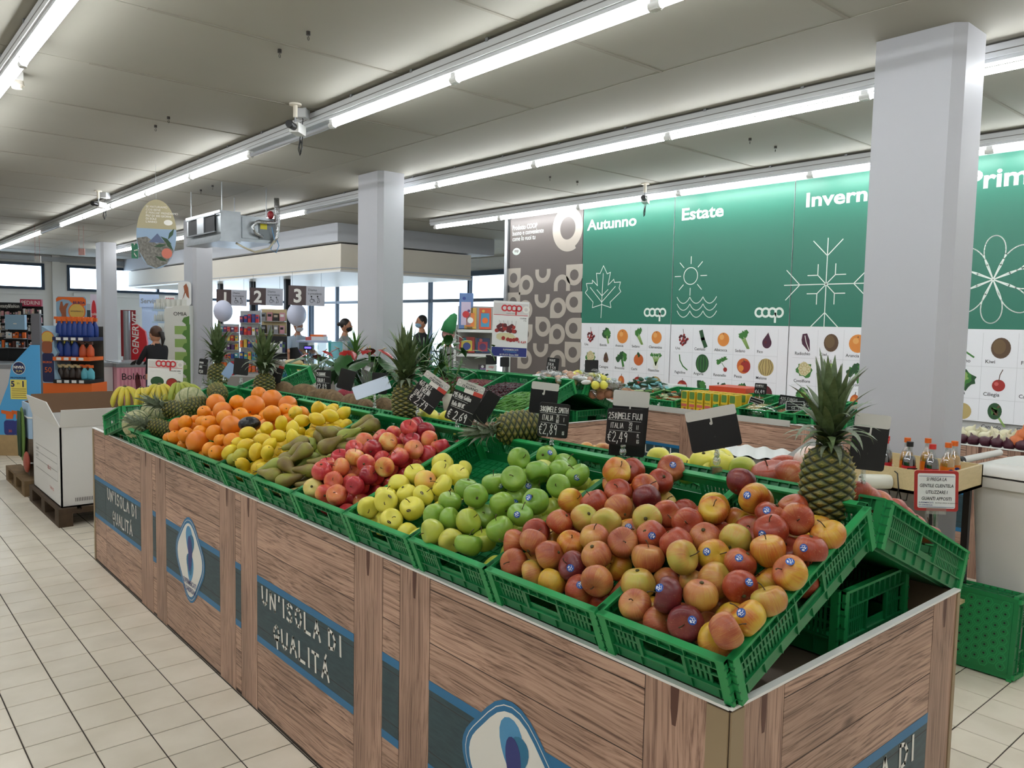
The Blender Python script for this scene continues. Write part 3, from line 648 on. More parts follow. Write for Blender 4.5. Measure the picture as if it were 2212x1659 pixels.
# banana stand at the far end
crate(basis(XV, YV, ZV, (1.35, 5.06, .80)), .39, H=.17, label='upright green crate under the banana crate')
TH3 = math.radians(-14)
crate(basis(XV, Vector((0, math.cos(TH3), math.sin(TH3))), Vector((0, -math.sin(TH3), math.cos(TH3))), (1.30, 5.04, 1.0)), .395, H=.125, label='green crate of bananas at the far end of the island')
crate(basis(U1, YV, W1, (1.98, 5.02, 1.0)), .36, H=.12, label='green crate leaning up behind the netted melons')
FRUIT={'fuji_a':([(1635,1126,1203,366,'y'),(1742,1121,1264,373,'d'),(1713,1063,1235,399,'ys'),(1741,1120,1161,389,'y'),(1826,1122,1163,366,'y'),(1688,1001,1209,382,'rs'),(1686,930,1213,384,'r'),(1810,948,1176,369,'y'),(1693,855,1191,396,'y'),(1611,854,1173,367,'rs'),(1732,952,1144,380,'y'),(1663,938,1138,386,'r'),(1515,847,1141,382,'ys'),(1557,923,1165,389,'y'),(1617,957,1191,396,'rs'),(1695,1056,1157,406,'r'),(1578,1024,1163,375,'g'),(1665,1120,1135,392,'r'),(1558,1092,1154,394,'o'),(1507,1033,1136,375,'ys'),(1506,960,1136,362,'rs'),(1451,987,1101,407,'g'),(1442,916,1106,376,'rs'),(1441,847,1097,376,'g'),(1547,914,1093,403,'y'),(1375,854,1074,389,'ys'),(1409,978,1007,384,'o'),(1414,915,1041,398,'y'),(1307,859,1063,363,'o'),(1345,903,1020,395,'y'),(1381,972,1089,379,'o'),(1472,992,1031,366,'o'),(1446,1169,1107,392,'o'),(1389,1153,1063,405,'g'),(1337,1114,1035,371,'o'),(1399,1120,998,391,'y'),(1347,1051,1010,376,'o'),(1346,1033,1078,396,'ds'),(1333,973,1037,395,'ds'),(1419,1047,1003,372,'o'),(1435,1065,1135,400,'g'),(1533,1120,1071,392,'d'),(1462,1120,1056,393,'o'),(1498,1132,1143,400,'r'),(1471,1051,1074,382,'g'),(1588,1165,1169,397,'r'),(1695,1164,1196,402,'ys'),(1777,1086,1218,367,'o'),(1789,1063,1152,401,'y')],[(1501,886,1034),(1570,1036,1062),(1635,886,1089),(1635,1036,1089),(1706,886,1118),(1775,886,1146),(1783,995,1212)]),
'fuji_b':([(1720,1523,1198,385,'y'),(1562,1547,1158,368,'y'),(1634,1519,1147,384,'y'),(1726,1530,1125,387,'y'),(1579,1470,1166,398,'r'),(1517,1449,1139,380,'g'),(1461,1485,1125,363,'r'),(1545,1530,1093,386,'d'),(1431,1413,1090,371,'y'),(1483,1529,1057,396,'y'),(1448,1347,1116,380,'o'),(1398,1293,1093,379,'o'),(1514,1365,1140,404,'g'),(1457,1261,1123,380,'o'),(1572,1333,1114,378,'ys'),(1513,1219,1141,378,'rs'),(1558,1268,1164,384,'g'),(1626,1262,1170,366,'r'),(1653,1351,1191,387,'d'),(1675,1408,1137,404,'o'),(1587,1389,1167,388,'o'),(1640,1440,1194,396,'r'),(1678,1482,1240,406,'y'),(1821,1529,1165,401,'d'),(1785,1517,1228,396,'r'),(1763,1479,1160,399,'y'),(1704,1401,1205,400,'y'),(1774,1401,1217,374,'r'),(1786,1398,1149,384,'y'),(1422,1534,1095,378,'r'),(1368,1426,1067,374,'o'),(1374,1348,1056,388,'ds'),(1348,1394,1009,377,'y'),(1342,1235,1055,390,'o'),(1346,1296,1016,389,'rs'),(1462,1276,1057,367,'y'),(1342,1531,1028,382,'o'),(1381,1579,1061,380,'r'),(1412,1530,1010,395,'ys'),(1345,1463,1014,366,'g'),(1369,1491,1088,370,'o')],[(1367,1236,979),(1437,1236,1008),(1432,1311,1006),(1432,1386,1006),(1433,1461,1006),(1505,1386,1036),(1499,1461,1033),(1571,1236,1063),(1573,1386,1064),(1567,1461,1061),(1640,1236,1091),(1634,1311,1089),(1635,1461,1089),(1708,1236,1119),(1705,1311,1118),(1775,1236,1146),(1771,1311,1145)]),
'green':([(1779,1880,1220,363,'s'),(1689,1914,1214,387,''),(1806,1818,1199,402,''),(1823,1900,1164,391,''),(1651,1782,1197,392,''),(1752,1892,1158,380,''),(1718,1753,1194,378,''),(1727,1682,1195,395,'s'),(1685,1883,1152,365,''),(1571,1802,1182,402,''),(1650,1823,1137,402,'s'),(1557,1879,1156,406,'s'),(1622,1889,1128,368,'s'),(1631,1667,1173,367,''),(1533,1663,1141,403,'s'),(1584,1808,1112,380,'s'),(1489,1759,1122,374,''),(1459,1848,1133,380,''),(1504,1949,1133,392,''),(1439,1949,1098,369,''),(1378,1944,1066,384,''),(1484,1835,1068,392,''),(1401,1806,1073,395,'y'),(1384,1874,1069,362,''),(1406,1669,1077,399,''),(1468,1654,1111,382,'s'),(1370,1901,1001,382,'y'),(1319,1874,1041,388,'y'),(1342,1810,1023,375,'w'),(1342,1732,1031,403,''),(1412,1746,1026,372,'y'),(1435,1900,1030,387,'w'),(1503,1902,1071,370,'w')],[(1367,1640,979),(1435,1640,1007),(1504,1640,1035),(1504,1716,1035),(1571,1640,1063),(1569,1716,1062),(1570,1866,1062),(1639,1640,1091),(1637,1716,1090),(1708,1640,1119),(1703,1716,1117),(1775,1640,1146),(1776,1716,1147),(1771,1791,1145),(1717,1825,1185)]),
'golden':([(1639,2267,1152,396,''),(1595,2215,1136,365,''),(1694,2220,1127,372,''),(1604,2134,1136,402,''),(1533,2285,1122,385,''),(1619,2290,1085,392,''),(1529,2213,1111,398,'b'),(1535,2122,1110,391,''),(1468,2285,1091,396,''),(1555,2290,1054,387,'s'),(1454,2217,1076,372,''),(1471,2145,1080,371,'s'),(1412,2118,1049,408,'s'),(1402,2267,1066,362,''),(1363,2202,1065,394,'s'),(1425,2289,1003,403,''),(1332,2259,1039,373,''),(1492,2293,1026,364,''),(1344,2138,1019,380,'s'),(1361,2269,977,377,''),(1357,2200,989,383,'')],[(1366,2006,979),(1370,2081,980),(1431,2006,1005),(1498,2006,1033),(1502,2081,1034),(1572,2006,1063),(1567,2081,1061),(1569,2156,1062)]),
'pink':([(1805,2664,1222,334,'r'),(1708,2591,1238,339,'r'),(1765,2619,1241,354,'d'),(1763,2554,1227,360,'d'),(1803,2604,1185,341,'d'),(1738,2496,1203,343,'o'),(1689,2538,1193,363,'d'),(1826,2682,1163,369,'o'),(1722,2729,1199,333,'r'),(1661,2723,1191,332,'r'),(1621,2606,1191,361,'y'),(1772,2652,1139,350,'o'),(1731,2635,1185,347,'r'),(1625,2432,1181,356,'o'),(1660,2584,1143,361,'y'),(1557,2422,1161,332,'r'),(1560,2616,1163,369,'d'),(1588,2725,1176,369,'o'),(1669,2643,1169,346,'r'),(1529,2700,1160,349,'r'),(1601,2685,1126,340,'o'),(1486,2623,1141,354,'y'),(1481,2533,1129,338,'r'),(1488,2413,1133,351,'y'),(1571,2556,1129,367,'r'),(1484,2729,1125,350,'r'),(1425,2620,1106,364,'o'),(1425,2720,1103,337,'r'),(1362,2643,1097,366,'r'),(1489,2635,1079,334,'o'),(1440,2442,1104,338,'d'),(1390,2683,1052,359,'d'),(1380,2588,1067,342,'o'),(1441,2577,1056,334,'r'),(1387,2445,1072,333,'r'),(1332,2657,1035,362,'y'),(1414,2686,993,330,'o'),(1336,2575,1026,331,'o'),(1347,2499,1035,369,'o')],[(1367,2392,975),(1364,2460,974),(1362,2528,973),(1367,2597,975),(1427,2392,1000),(1426,2460,1000),(1426,2528,1000),(1430,2597,1001),(1485,2392,1024),(1485,2460,1023),(1488,2528,1025),(1489,2597,1025),(1489,2665,1025),(1551,2392,1051),(1548,2460,1049),(1548,2528,1050),(1548,2597,1049),(1548,2665,1050),(1609,2392,1075),(1613,2460,1076),(1608,2528,1074),(1609,2597,1074),(1672,2392,1100),(1671,2460,1100),(1676,2528,1102),(1670,2665,1100),(1731,2392,1125),(1734,2460,1126),(1734,2528,1126),(1733,2597,1125),(1797,2392,1151),(1798,2460,1152),(1793,2528,1150),(1435,2492,1060),(1495,2492,1084),(1557,2492,1110),(1620,2492,1136),(1682,2424,1161),(1740,2424,1185)]),
'pear':([(1786,3040,1209,352,-74,57,-35),(1773,2978,1202,347,-73,62,-29),(1766,3050,1149,343,72,-66,23),(1648,3094,1167,323,69,-71,15),(1587,3094,1153,353,-27,-50,-82),(1635,3050,1118,345,-74,58,-33),(1603,3037,1175,332,-48,84,25),(1523,2919,1139,352,75,-42,51),(1622,2944,1172,321,75,-52,40),(1445,3009,1120,327,-75,39,-53),(1479,3059,1137,352,-73,63,-26),(1467,3042,1074,321,-73,62,-29),(1368,2966,1073,325,24,-82,-52),(1341,2919,1016,340,74,-60,31),(1493,2980,1074,349,-75,49,-44),(1622,2989,1131,344,-74,31,-60),(1576,2928,1109,321,71,-21,67),(1410,2979,1022,331,74,-59,33),(1406,3036,1080,348,75,-57,35),(1434,3050,1024,334,-75,42,-51),(1348,3021,1063,328,-74,58,-33),(1523,3052,1056,320,-75,46,-47),(1443,2949,1125,330,-75,37,-55),(1577,3048,1086,358,69,-71,15),(1321,2977,1034,322,-56,82,13),(1358,3050,1007,342,67,-74,8),(1531,3093,1120,357,-73,62,-29)],[(1366,2786,974),(1363,2852,972),(1361,2985,972),(1422,2786,997),(1427,2852,999),(1427,2919,999),(1486,2786,1023),(1487,2852,1023),(1483,2919,1022),(1541,2786,1045),(1545,2852,1047),(1540,2919,1045),(1604,2786,1072),(1605,2852,1072),(1602,2985,1071),(1662,2786,1095),(1664,2852,1096),(1665,2919,1096),(1719,2786,1119),(1721,2852,1119),(1724,2919,1121),(1726,2985,1121),(1779,2786,1143),(1782,2852,1144),(1785,2919,1146),(1430,2883,1055),(1492,2883,1080),(1551,2817,1105),(1612,2883,1130),(1669,2883,1153),(1672,3016,1154)]),
'lemon':([(1772,3344,1220,303,''),(1806,3382,1168,319,''),(1799,3393,1229,311,''),(1786,3479,1226,321,''),(1728,3402,1238,315,''),(1714,3249,1220,328,''),(1643,3237,1211,309,''),(1783,3258,1225,323,''),(1646,3463,1219,322,''),(1782,3432,1190,313,''),(1728,3416,1182,310,''),(1595,3288,1202,307,''),(1682,3479,1176,315,''),(1535,3374,1185,299,''),(1584,3479,1164,308,''),(1482,3408,1163,315,''),(1516,3216,1178,303,''),(1458,3232,1150,299,''),(1467,3112,1155,295,''),(1415,3461,1139,321,''),(1492,3479,1124,324,''),(1420,3304,1126,322,''),(1386,3479,1092,318,''),(1380,3402,1094,314,''),(1407,3209,1116,294,''),(1338,3474,1058,324,''),(1344,3371,1057,309,'g'),(1371,3265,1085,317,''),(1379,3166,1093,296,''),(1333,3421,1031,319,'g'),(1332,3313,1026,297,''),(1445,3479,1087,327,''),(1832,3437,1160,318,'')],[(1363,3143,969),(1364,3203,970),(1360,3264,968),(1362,3324,969),(1359,3385,968),(1415,3143,991),(1415,3203,991),(1415,3264,990),(1416,3324,991),(1414,3385,990),(1468,3143,1012),(1470,3203,1013),(1475,3264,1015),(1473,3324,1014),(1471,3385,1014),(1524,3143,1035),(1523,3203,1035),(1525,3264,1036),(1527,3324,1037),(1528,3385,1037),(1580,3143,1058),(1583,3203,1060),(1583,3264,1059),(1583,3324,1060),(1579,3385,1058),(1635,3143,1081),(1632,3203,1080),(1636,3264,1081),(1635,3385,1081),(1687,3143,1102),(1689,3203,1103),(1687,3264,1102),(1686,3324,1102),(1689,3385,1103),(1743,3143,1125),(1744,3203,1126),(1741,3264,1124),(1744,3324,1126),(1742,3385,1125),(1795,3143,1147),(1798,3203,1148),(1800,3264,1148),(1797,3324,1147),(1373,3171,1024),(1367,3231,1021),(1425,3171,1045),(1426,3231,1045),(1422,3292,1044),(1424,3352,1044),(1423,3413,1044),(1481,3171,1068),(1481,3231,1068),(1478,3292,1067),(1482,3352,1069),(1477,3413,1066),(1533,3231,1089),(1537,3352,1091),(1534,3413,1090),(1589,3231,1112),(1585,3292,1111),(1591,3352,1113),(1587,3413,1112),(1640,3171,1133),(1641,3231,1133),(1646,3292,1135),(1641,3413,1133),(1701,3171,1158),(1700,3231,1158),(1696,3292,1156),(1694,3352,1155),(1752,3171,1179),(1750,3231,1178),(1750,3292,1178)]),
'orange':([(1632,3912,1210,563),(1772,4012,1224,586),(1792,3858,1213,493),(1571,4274,1196,512),(1790,4168,1217,411),(1745,4115,1249,420),(1750,4226,1186,333),(1602,4058,1215,414),(1817,4221,1167,432),(1519,4041,1179,486),(1469,4165,1163,358),(1474,3894,1159,417),(1625,4098,1162,358),(1522,3813,1180,388),(1441,3728,1140,502),(1371,4274,1084,457),(1384,4199,1112,372),(1463,4274,1113,281),(1419,4046,1125,362),(1426,3976,1130,379),(1375,3958,1088,353),(1337,4214,1035,379),(1349,4085,1062,403),(1321,4274,1027,278),(1339,3892,1052,552),(1390,3806,1102,405),(1370,3673,1084,305),(1380,3557,1093,394),(1338,3717,1035,384),(1328,3613,1037,362),(1343,4118,1007,267),(1426,4227,1075,318),(1593,3606,1202,427),(1569,3735,1159,283),(1671,3627,1215,332),(1523,4177,1137,304)],[(1370,3542,982),(1369,3620,981),(1368,3776,981),(1367,3854,981),(1364,3932,980),(1364,4010,980),(1365,4166,980),(1437,3542,1009),(1439,3620,1010),(1438,3698,1010),(1436,3776,1009),(1436,3854,1009),(1435,3932,1009),(1439,4010,1010),(1439,4088,1010),(1435,4166,1009),(1506,3542,1038),(1505,3620,1037),(1509,3698,1039),(1507,3776,1038),(1511,3854,1040),(1506,3932,1038),(1509,4010,1039),(1509,4088,1039),(1511,4166,1040),(1580,3542,1068),(1582,3620,1069),(1579,3698,1068),(1575,3776,1066),(1577,3854,1067),(1580,3932,1068),(1577,4010,1067),(1580,4088,1068),(1576,4166,1066),(1650,3542,1097),(1648,3620,1096),(1652,3698,1098),(1645,3776,1095),(1648,3854,1096),(1651,3932,1097),(1648,4010,1096),(1648,4088,1096),(1647,4166,1096),(1716,3542,1124),(1718,3620,1124),(1722,3698,1126),(1721,3776,1126),(1718,3854,1124),(1720,3932,1126),(1721,4010,1126),(1721,4088,1126),(1716,4166,1124),(1787,3542,1153),(1793,3620,1155),(1788,3698,1153),(1791,3776,1155),(1792,3932,1155),(1793,4088,1155),(1445,3578,1078),(1446,3656,1078),(1449,3890,1079),(1450,4124,1080),(1518,3578,1107),(1517,3656,1107),(1519,3734,1108),(1520,3812,1108),(1519,3968,1108),(1517,4124,1107),(1586,3656,1135),(1586,3812,1136),(1589,3890,1137),(1588,3968,1136),(1586,4046,1135),(1590,4202,1137),(1658,3578,1165),(1656,3734,1164),(1656,3812,1164),(1659,4202,1165),(1732,3578,1195),(1731,3656,1195),(1730,3734,1194)])}
# ------------------------------------------------------------------ fruit
m_stem = mat('fruit_stem', '4a3a22', .7)
m_stk = mat('sticker_blue', '1c54a8', .35); m_stkw = mat('sticker_white', 'e8eef4', .35); m_stkb = mat('sticker_black', '16151a', .35); m_stkg = mat('sticker_gold', 'd8c46a', .35)
MF = {
 'y': fruit_mat('fuji_yellow_red', ['c8a836', 'c89a34', 'bc6a2a', '9e3c20'], .5, .34, .35, blend=.45),
 'g': fruit_mat('fuji_green_yellow', ['aaa845', 'b8a84a', 'bc8c44', 'a45838'], .5, .34, .3, blend=.55),
 'o': fruit_mat('fuji_orange', ['c29a48', 'b87c42', 'a85a38', '90402e'], .6, .36, .35, blend=.5),
 'r': fruit_mat('fuji_red', ['b87440', 'a84a2c', '963822', '802c20'], .5, .34, .4, blend=.5),
 'd': fruit_mat('fuji_dark', ['8a4030', '702628', '602024', '4c181e'], .4, .33, .25, blend=.5)}
PK = {'y': fruit_mat('pink_yellow', ['d8cf7a', 'dcb964', 'd8813f', 'b93d33'], .35, .28, .15, blend=.45), 'r': fruit_mat('pink_red', ['dba05c', 'c85045', 'b5303a', 'a82b36'], .35, .26, .15, blend=.5),
      'o': fruit_mat('pink_orange', ['dfb968', 'd98850', 'cd5d44', 'bb3d3c'], .35, .28, .15, blend=.5), 'd': fruit_mat('pink_dark', ['c0503f', '9c2632', '88202c', '74192a'], .35, .25, .15, blend=.5)}
m_smith = fruit_mat('smith', ['8cab3c', '7da33a', '6d9a38'], .2, .3, .25, blend=.5); m_smithy = fruit_mat('smith_yellow', ['b4b848', 'a9b343', '97ac40'], .2, .3, .2); m_smithw = fruit_mat('smith_pale', ['ccc05a', 'c0bc50', 'a8b048'], .2, .3, .2)
m_gold = fruit_mat('golden', ['dcd455', 'd8cf4f', 'cbc54a'], .2, .36, .1); m_blush = fruit_mat('golden_blush', ['dccf55', 'dcb450', 'd98a50'], .1, .36, .1, blend=.4)
m_oran = fruit_mat('orange_peel', ['e8981a', 'e68c12', 'dc7c0c'], 0, .38, 0, bumpk=.25); m_oran2 = fruit_mat('grapefruit_peel', ['e28a28', 'dc7c20', 'd06c1c'], 0, .38, 0, bumpk=.25)
m_lem = fruit_mat('lemon_peel', ['dcc22f', 'dfc62c', 'd8b424', 'b9aa34'], 0, .38, 0, bumpk=.3, blend=.6); m_lemg = fruit_mat('lemon_peel_green', ['c8b930', 'a8a636', '8c9232'], 0, .38, 0, bumpk=.3)
m_pear = fruit_mat('pear_skin', ['8f9238', '8a8438', '7c6a36', '6e5a32'], 0, .45, .2, bumpk=.1, blend=.4); m_pear2 = fruit_mat('pear_green', ['9aa344', '8f9a40', '7e7c38'], 0, .45, .1)
m_hole = mat('apple_dimple', '4a4422', .8)

def apple_mb(R, mt, flat=.88, lob=.03, seed=0, dimple=.26):
    r = random.Random(seed); b = MB(); prof = []; n = 15
    for j in range(n + 1):
        a = PI * j / n
        rr_ = math.sin(a) ** .86 if 0 < j < n else 0
        z = -math.cos(a)
        zz = z * flat
        if z > .6: zz -= dimple * ((z - .6) / .4) ** 2.2
        if z < -.72: zz += .15 * ((-.72 - z) / .28) ** 2
        rr_ *= (1 + .05 * z)
        prof.append((rr_ * R, zz * R))
    ph = r.uniform(0, 6); ax = r.uniform(-.1, .1)
    def fn(v, t):
        k = 1 + lob * math.cos(5 * t + ph) * (1 - .5 * v.z / R) * .5 + .03 * math.cos(t + ph)
        return Vector((v.x * k, v.y * k, v.z * (1 + ax * math.cos(t))))
    b.lathe(prof, 22, mt, fn=fn)
    return b
def proto(mb):
    o = mb.build('proto'); me = o.data; bpy.data.objects.remove(o); return me
AP = {}
def apple_me(mt, k, R=.0385, **kw):
    key = (mt.name, k, R)
    if key not in AP: AP[key] = proto(apple_mb(R, mt, flat=(.86, .92, .82)[k], lob=(.03, .05, .02)[k], seed=k, **kw))
    return AP[key]
ST = proto(MB().tube([(0, 0, .016), (.001, 0, .026), (.003, .001, .036), (.008, .002, .043)], [.0017, .0012, .0012, .0018], 5, m_stem))
CX = proto(MB().ell((0, 0, -.029), .005, .005, .003, m_hole, 8, 4))
def sticker_mb(kind):
    """round label bent over the fruit: built around +x"""
    b = MB(); R = .0394
    def pt(a, r): u = r * math.cos(a) / R; v = r * math.sin(a) / R; return Vector((math.cos(u) * math.cos(v), math.sin(u) * math.cos(v), math.sin(v))) * R
    rr_ = .0095 if kind == 'blue' else .0075; ky = 1 if kind == 'blue' else .55
    vs = [pt(0, 0)] ; n = 14
    for q in (.5, 1):
        for i in range(n): a = 2 * PI * i / n; v = pt(math.atan2(math.sin(a) * ky, math.cos(a)), q * rr_ * math.hypot(math.cos(a), math.sin(a) * ky)); vs.append(v)
    fs = [(0, 1 + i, 1 + (i + 1) % n) for i in range(n)] + [(1 + i, 1 + n + i, 1 + n + (i + 1) % n, 1 + (i + 1) % n) for i in range(n)]
    b.add(vs, fs, m_stk if kind == 'blue' else m_stkb, True)
    F = Fr((R * 1.006, 0, 0), YV, ZV); w = m_stkw if kind == 'blue' else m_stkg
    if kind == 'blue':
        b.rr(F, -.003, .003, .003, .0065, .0006, .0001, w); b.ribbon(F, [(-.0065, -.001), (-.004, .002), (-.003, -.003), (0, .001), (.002, -.002), (.0065, .001)], .0014, .0002, w); b.ribbon(F, [(-.004, -.005), (.004, -.005)], .001, -.0001, w)
    else: b.ribbon(F, [(-.005, 0), (-.001, .0015), (.001, -.0015), (.005, 0)], .0012, .0003, w)
    return b
SB = proto(sticker_mb('blue')); SK = proto(sticker_mb('gold'))
def look_rot(p, tilt=None):
    """a turn that often shows the stem or the flower end to the aisle"""
    q = RNG.random(); v = (CAM - p).normalized()
    ax = Vector((RNG.gauss(0, 1), RNG.gauss(0, 1), RNG.gauss(0, 1))).normalized()
    d = (v * RNG.uniform(-.2, 1.1) + ax * .9 + ZV * .55).normalized()
    if q < .22: d = -d
    return d.to_track_quat('Z', 'Y').to_matrix().to_4x4() @ Matrix.Rotation(RNG.uniform(0, 6.28), 4, 'Z')
def put_fruit(me, name, label, cat, p, s, group, rot=None, stem=True, stick=None, stm=ST, calyx=True):
    o = bpy.data.objects.new(name, me); COL.objects.link(o)
    Rm = rot if rot is not None else look_rot(p)
    o.matrix_world = Matrix.Translation(p) @ Rm @ Matrix.Scale(s, 4)
    tag(o, label, cat, group)
    if stem: inst(stm, 'stem', o)
    if calyx: inst(CX, 'calyx', o)
    if stick:
        v = (CAM - p).normalized(); v = (v + Vector((RNG.uniform(-.5, .5), RNG.uniform(-.5, .5), RNG.uniform(-.3, .5)))).normalized()
        q = (Rm.to_3x3().inverted() @ v).normalized()
        e = q.to_track_quat('X', 'Z').to_matrix().to_4x4()
        inst(SB if stick == 'blue' else SK, 'sticker', o, e)
    return o
WHERE = {'fuji_a': ('in the corner crate', 'striped apples in the corner crate'), 'fuji_b': ('in the second crate', 'striped apples in the second crate')}
CN = {'y': 'yellow apple streaked red', 'g': 'greenish yellow striped apple', 'o': 'orange red striped apple', 'r': 'red striped apple', 'd': 'dark red apple'}
for nm in ('fuji_a', 'fuji_b'):
    vis, fil = FRUIT[nm]; wh, gp = WHERE[nm]
    for x, y, z, r, c in vis:
        p = Vector((x, y, z)) / 1000; st = 's' in c; k = c[0]
        put_fruit(apple_me(MF[k], RNG.randrange(3)), 'apple', CN[k] + (' with blue sticker ' if st else ' ') + wh, 'apple', p, r / 385, gp + ', ' + ('stickered ' if st else '') + CN[k], stick='blue' if st else None)
    for x, y, z in fil:
        put_fruit(apple_me(MF['r'], RNG.randrange(3)), 'apple', 'red apple buried low ' + wh, 'apple', Vector((x, y, z)) / 1000, .98, gp + ', buried', stem=False, calyx=False)
for x, y, z, r, c in FRUIT['green'][0]:
    mt = m_smithw if 'w' in c else m_smithy if 'y' in c else m_smith; st = 's' in c
    put_fruit(apple_me(mt, RNG.randrange(3)), 'apple', ('pale yellow apple' if 'w' in c else 'yellowish green apple' if 'y' in c else 'green apple') + (' with a blue sticker' if st else '') + ' in the crate of green apples', 'apple', Vector((x, y, z)) / 1000, r / 385,
              'green crate apples, ' + ('pale' if 'w' in c else 'yellowish' if 'y' in c else 'stickered' if st else 'plain'), stick='blue' if st else None)
for x, y, z in FRUIT['green'][1]: put_fruit(apple_me(m_smithy, 0), 'apple', 'apple buried low between the green apples', 'apple', Vector((x, y, z)) / 1000, .98, 'green crate apples, buried', stem=False, calyx=False)
for x, y, z, r, c in FRUIT['golden'][0]:
    st = 's' in c
    put_fruit(apple_me(m_blush if 'b' in c else m_gold, RNG.randrange(3)), 'apple', 'yellow apple with a peach blush near the middle of the half empty crate' if 'b' in c else 'yellow apple ' + ('with a small black sticker ' if st else '') + 'in the half empty crate', 'apple', Vector((x, y, z)) / 1000, r / 385,
              'yellow apples in the half empty crate' + (', stickered' if st else ''), stick='gold' if st else None)
for x, y, z in FRUIT['golden'][1]: put_fruit(apple_me(m_gold, 0), 'apple', 'yellow apple low down in the half empty crate', 'apple', Vector((x, y, z)) / 1000, .98, 'yellow apples in the half empty crate, buried', stem=False, calyx=False)
PN = {'y': 'small yellow apple with a pink cheek', 'r': 'small pink red apple', 'o': 'small orange pink apple', 'd': 'small dark red apple'}
for x, y, z, r, c in FRUIT['pink'][0]:
    put_fruit(apple_me(PK[c], RNG.randrange(3)), 'apple', PN[c] + ' beside the pears', 'apple', Vector((x, y, z)) / 1000, r / 385 * 1.04, 'small apples, ' + PN[c])
for x, y, z in FRUIT['pink'][1]: put_fruit(apple_me(PK['r'], 1), 'apple', 'small red apple buried low between pears and yellow apples', 'apple', Vector((x, y, z)) / 1000, .92, 'small apples, buried', stem=False, calyx=False)
# oranges, lemons
def citrus(R, mt, nip=0, squash=.95, seed=0):
    b = MB(); pr = []; n = 14
    for j in range(n + 1):
        a = PI * j / n; r_ = math.sin(a); z = -math.cos(a) * squash
        if nip:
            z = -math.cos(a) * 1.25; r_ = math.sin(a) ** 1.0 * .93
            if j == n: z += nip
            if j == n - 1: r_ *= .75; z += nip * .7
            if j == 0: z -= nip * .4
        elif j >= n - 1: z -= .04 * (j - n + 2)
        pr.append((r_ * R, z * R))
    b.lathe(pr, 20, mt); return b
OR = [proto(citrus(.04, m_oran)), proto(citrus(.04, m_oran2, squash=.97))]
OS = proto(MB().ell((0, 0, .0365), .004, .004, .0022, mat('orange_button', '6b5a26', .8), 8, 4))
LE = [proto(citrus(.031, m_lem, nip=.16)), proto(citrus(.031, m_lemg, nip=.12)), proto(citrus(.031, m_lem, nip=.1))]
LS = proto(MB().ell((0, 0, -.041), .003, .003, .002, mat('orange_button', '6b5a26', .8), 8, 4))
for x, y, z, r in FRUIT['orange'][0]:
    big = r > 440
    put_fruit(OR[1 if big else 0], 'grapefruit' if big else 'orange', ('large orange red grapefruit' if big else 'orange') + (' in the crate next to the lemons' if y < 3875 else ' in the crate next to the pineapples'), 'grapefruit' if big else 'orange', Vector((x, y, z)) / 1000, r / 400, ('grapefruit' if big else 'oranges') + (' by the lemons' if y < 3875 else ' by the pineapples'), stem=True, stm=OS, calyx=False)
for x, y, z in FRUIT['orange'][1]: put_fruit(OR[0], 'orange', 'orange buried low' + (' in the crate next to the lemons' if y < 3875 else ' in the crate next to the pineapples'), 'orange', Vector((x, y, z)) / 1000, 1, 'buried oranges', stem=False, calyx=False)
for x, y, z, r, c in FRUIT['lemon'][0]:
    put_fruit(LE[1] if c == 'g' else LE[RNG.choice((0, 2))], 'lemon', 'greenish lemon at the low front of the lemon crate' if c == 'g' else 'yellow lemon in the lemon crate', 'lemon', Vector((x, y, z)) / 1000, r / 310, 'lemons heaped in the crate' + (', greenish' if c == 'g' else ''), stem=True, stm=LS, calyx=False)
for x, y, z in FRUIT['lemon'][1]: put_fruit(LE[0], 'lemon', 'yellow lemon buried low in the lemon crate', 'lemon', Vector((x, y, z)) / 1000, 1, 'buried lemons', stem=False, calyx=False)
# pears: long axis +z towards the stem
def pear_mb(mt, bend=.0):
    pr = [(0, -.034), (.012, -.036), (.024, -.031), (.032, -.018), (.034, -.004), (.031, .012), (.025, .027), (.0185, .042), (.0145, .056), (.0125, .068), (.009, .077), (.003, .080), (0, .079)]
    b = MB(); b.lathe(pr, 18, mt, fn=lambda v, t: Vector((v.x + bend * max(v.z, 0) ** 2 * 20, v.y, v.z))); return b
PE = [proto(pear_mb(m_pear)), proto(pear_mb(m_pear, .15)), proto(pear_mb(m_pear2, .1))]
PS = proto(MB().tube([(0, 0, .076), (.002, 0, .088), (.006, .001, .1)], .0014, 5, m_stem))
PC = proto(MB().ell((0, 0, -.0355), .006, .006, .003, m_hole, 8, 4))
for i, (x, y, z, r, *q) in enumerate(FRUIT['pear'][0]):
    d = Vector(q).normalized() if len(q) == 3 else Vector((-1, .2, 0)); p = Vector((x, y, z)) / 1000
    o = put_fruit(PE[i % 3], 'pear', ('green pear' if i % 3 == 2 else 'brown russeted pear') + ' in the pear crate', 'pear', p, r / 340 * .95, 'pears heaped in the crate, ' + ('green' if i % 3 == 2 else 'brown'), rot=d.to_track_quat('Z', 'Y').to_matrix().to_4x4(), stm=PS, calyx=False)
    inst(PC, 'calyx', o)
for x, y, z in FRUIT['pear'][1]: put_fruit(PE[0], 'pear', 'brown pear buried low in the pear crate', 'pear', Vector((x, y, z)) / 1000, .85, 'buried pears', rot=Vector((-.9, .5, .1)).to_track_quat('Z', 'Y').to_matrix().to_4x4(), stem=False, calyx=False)
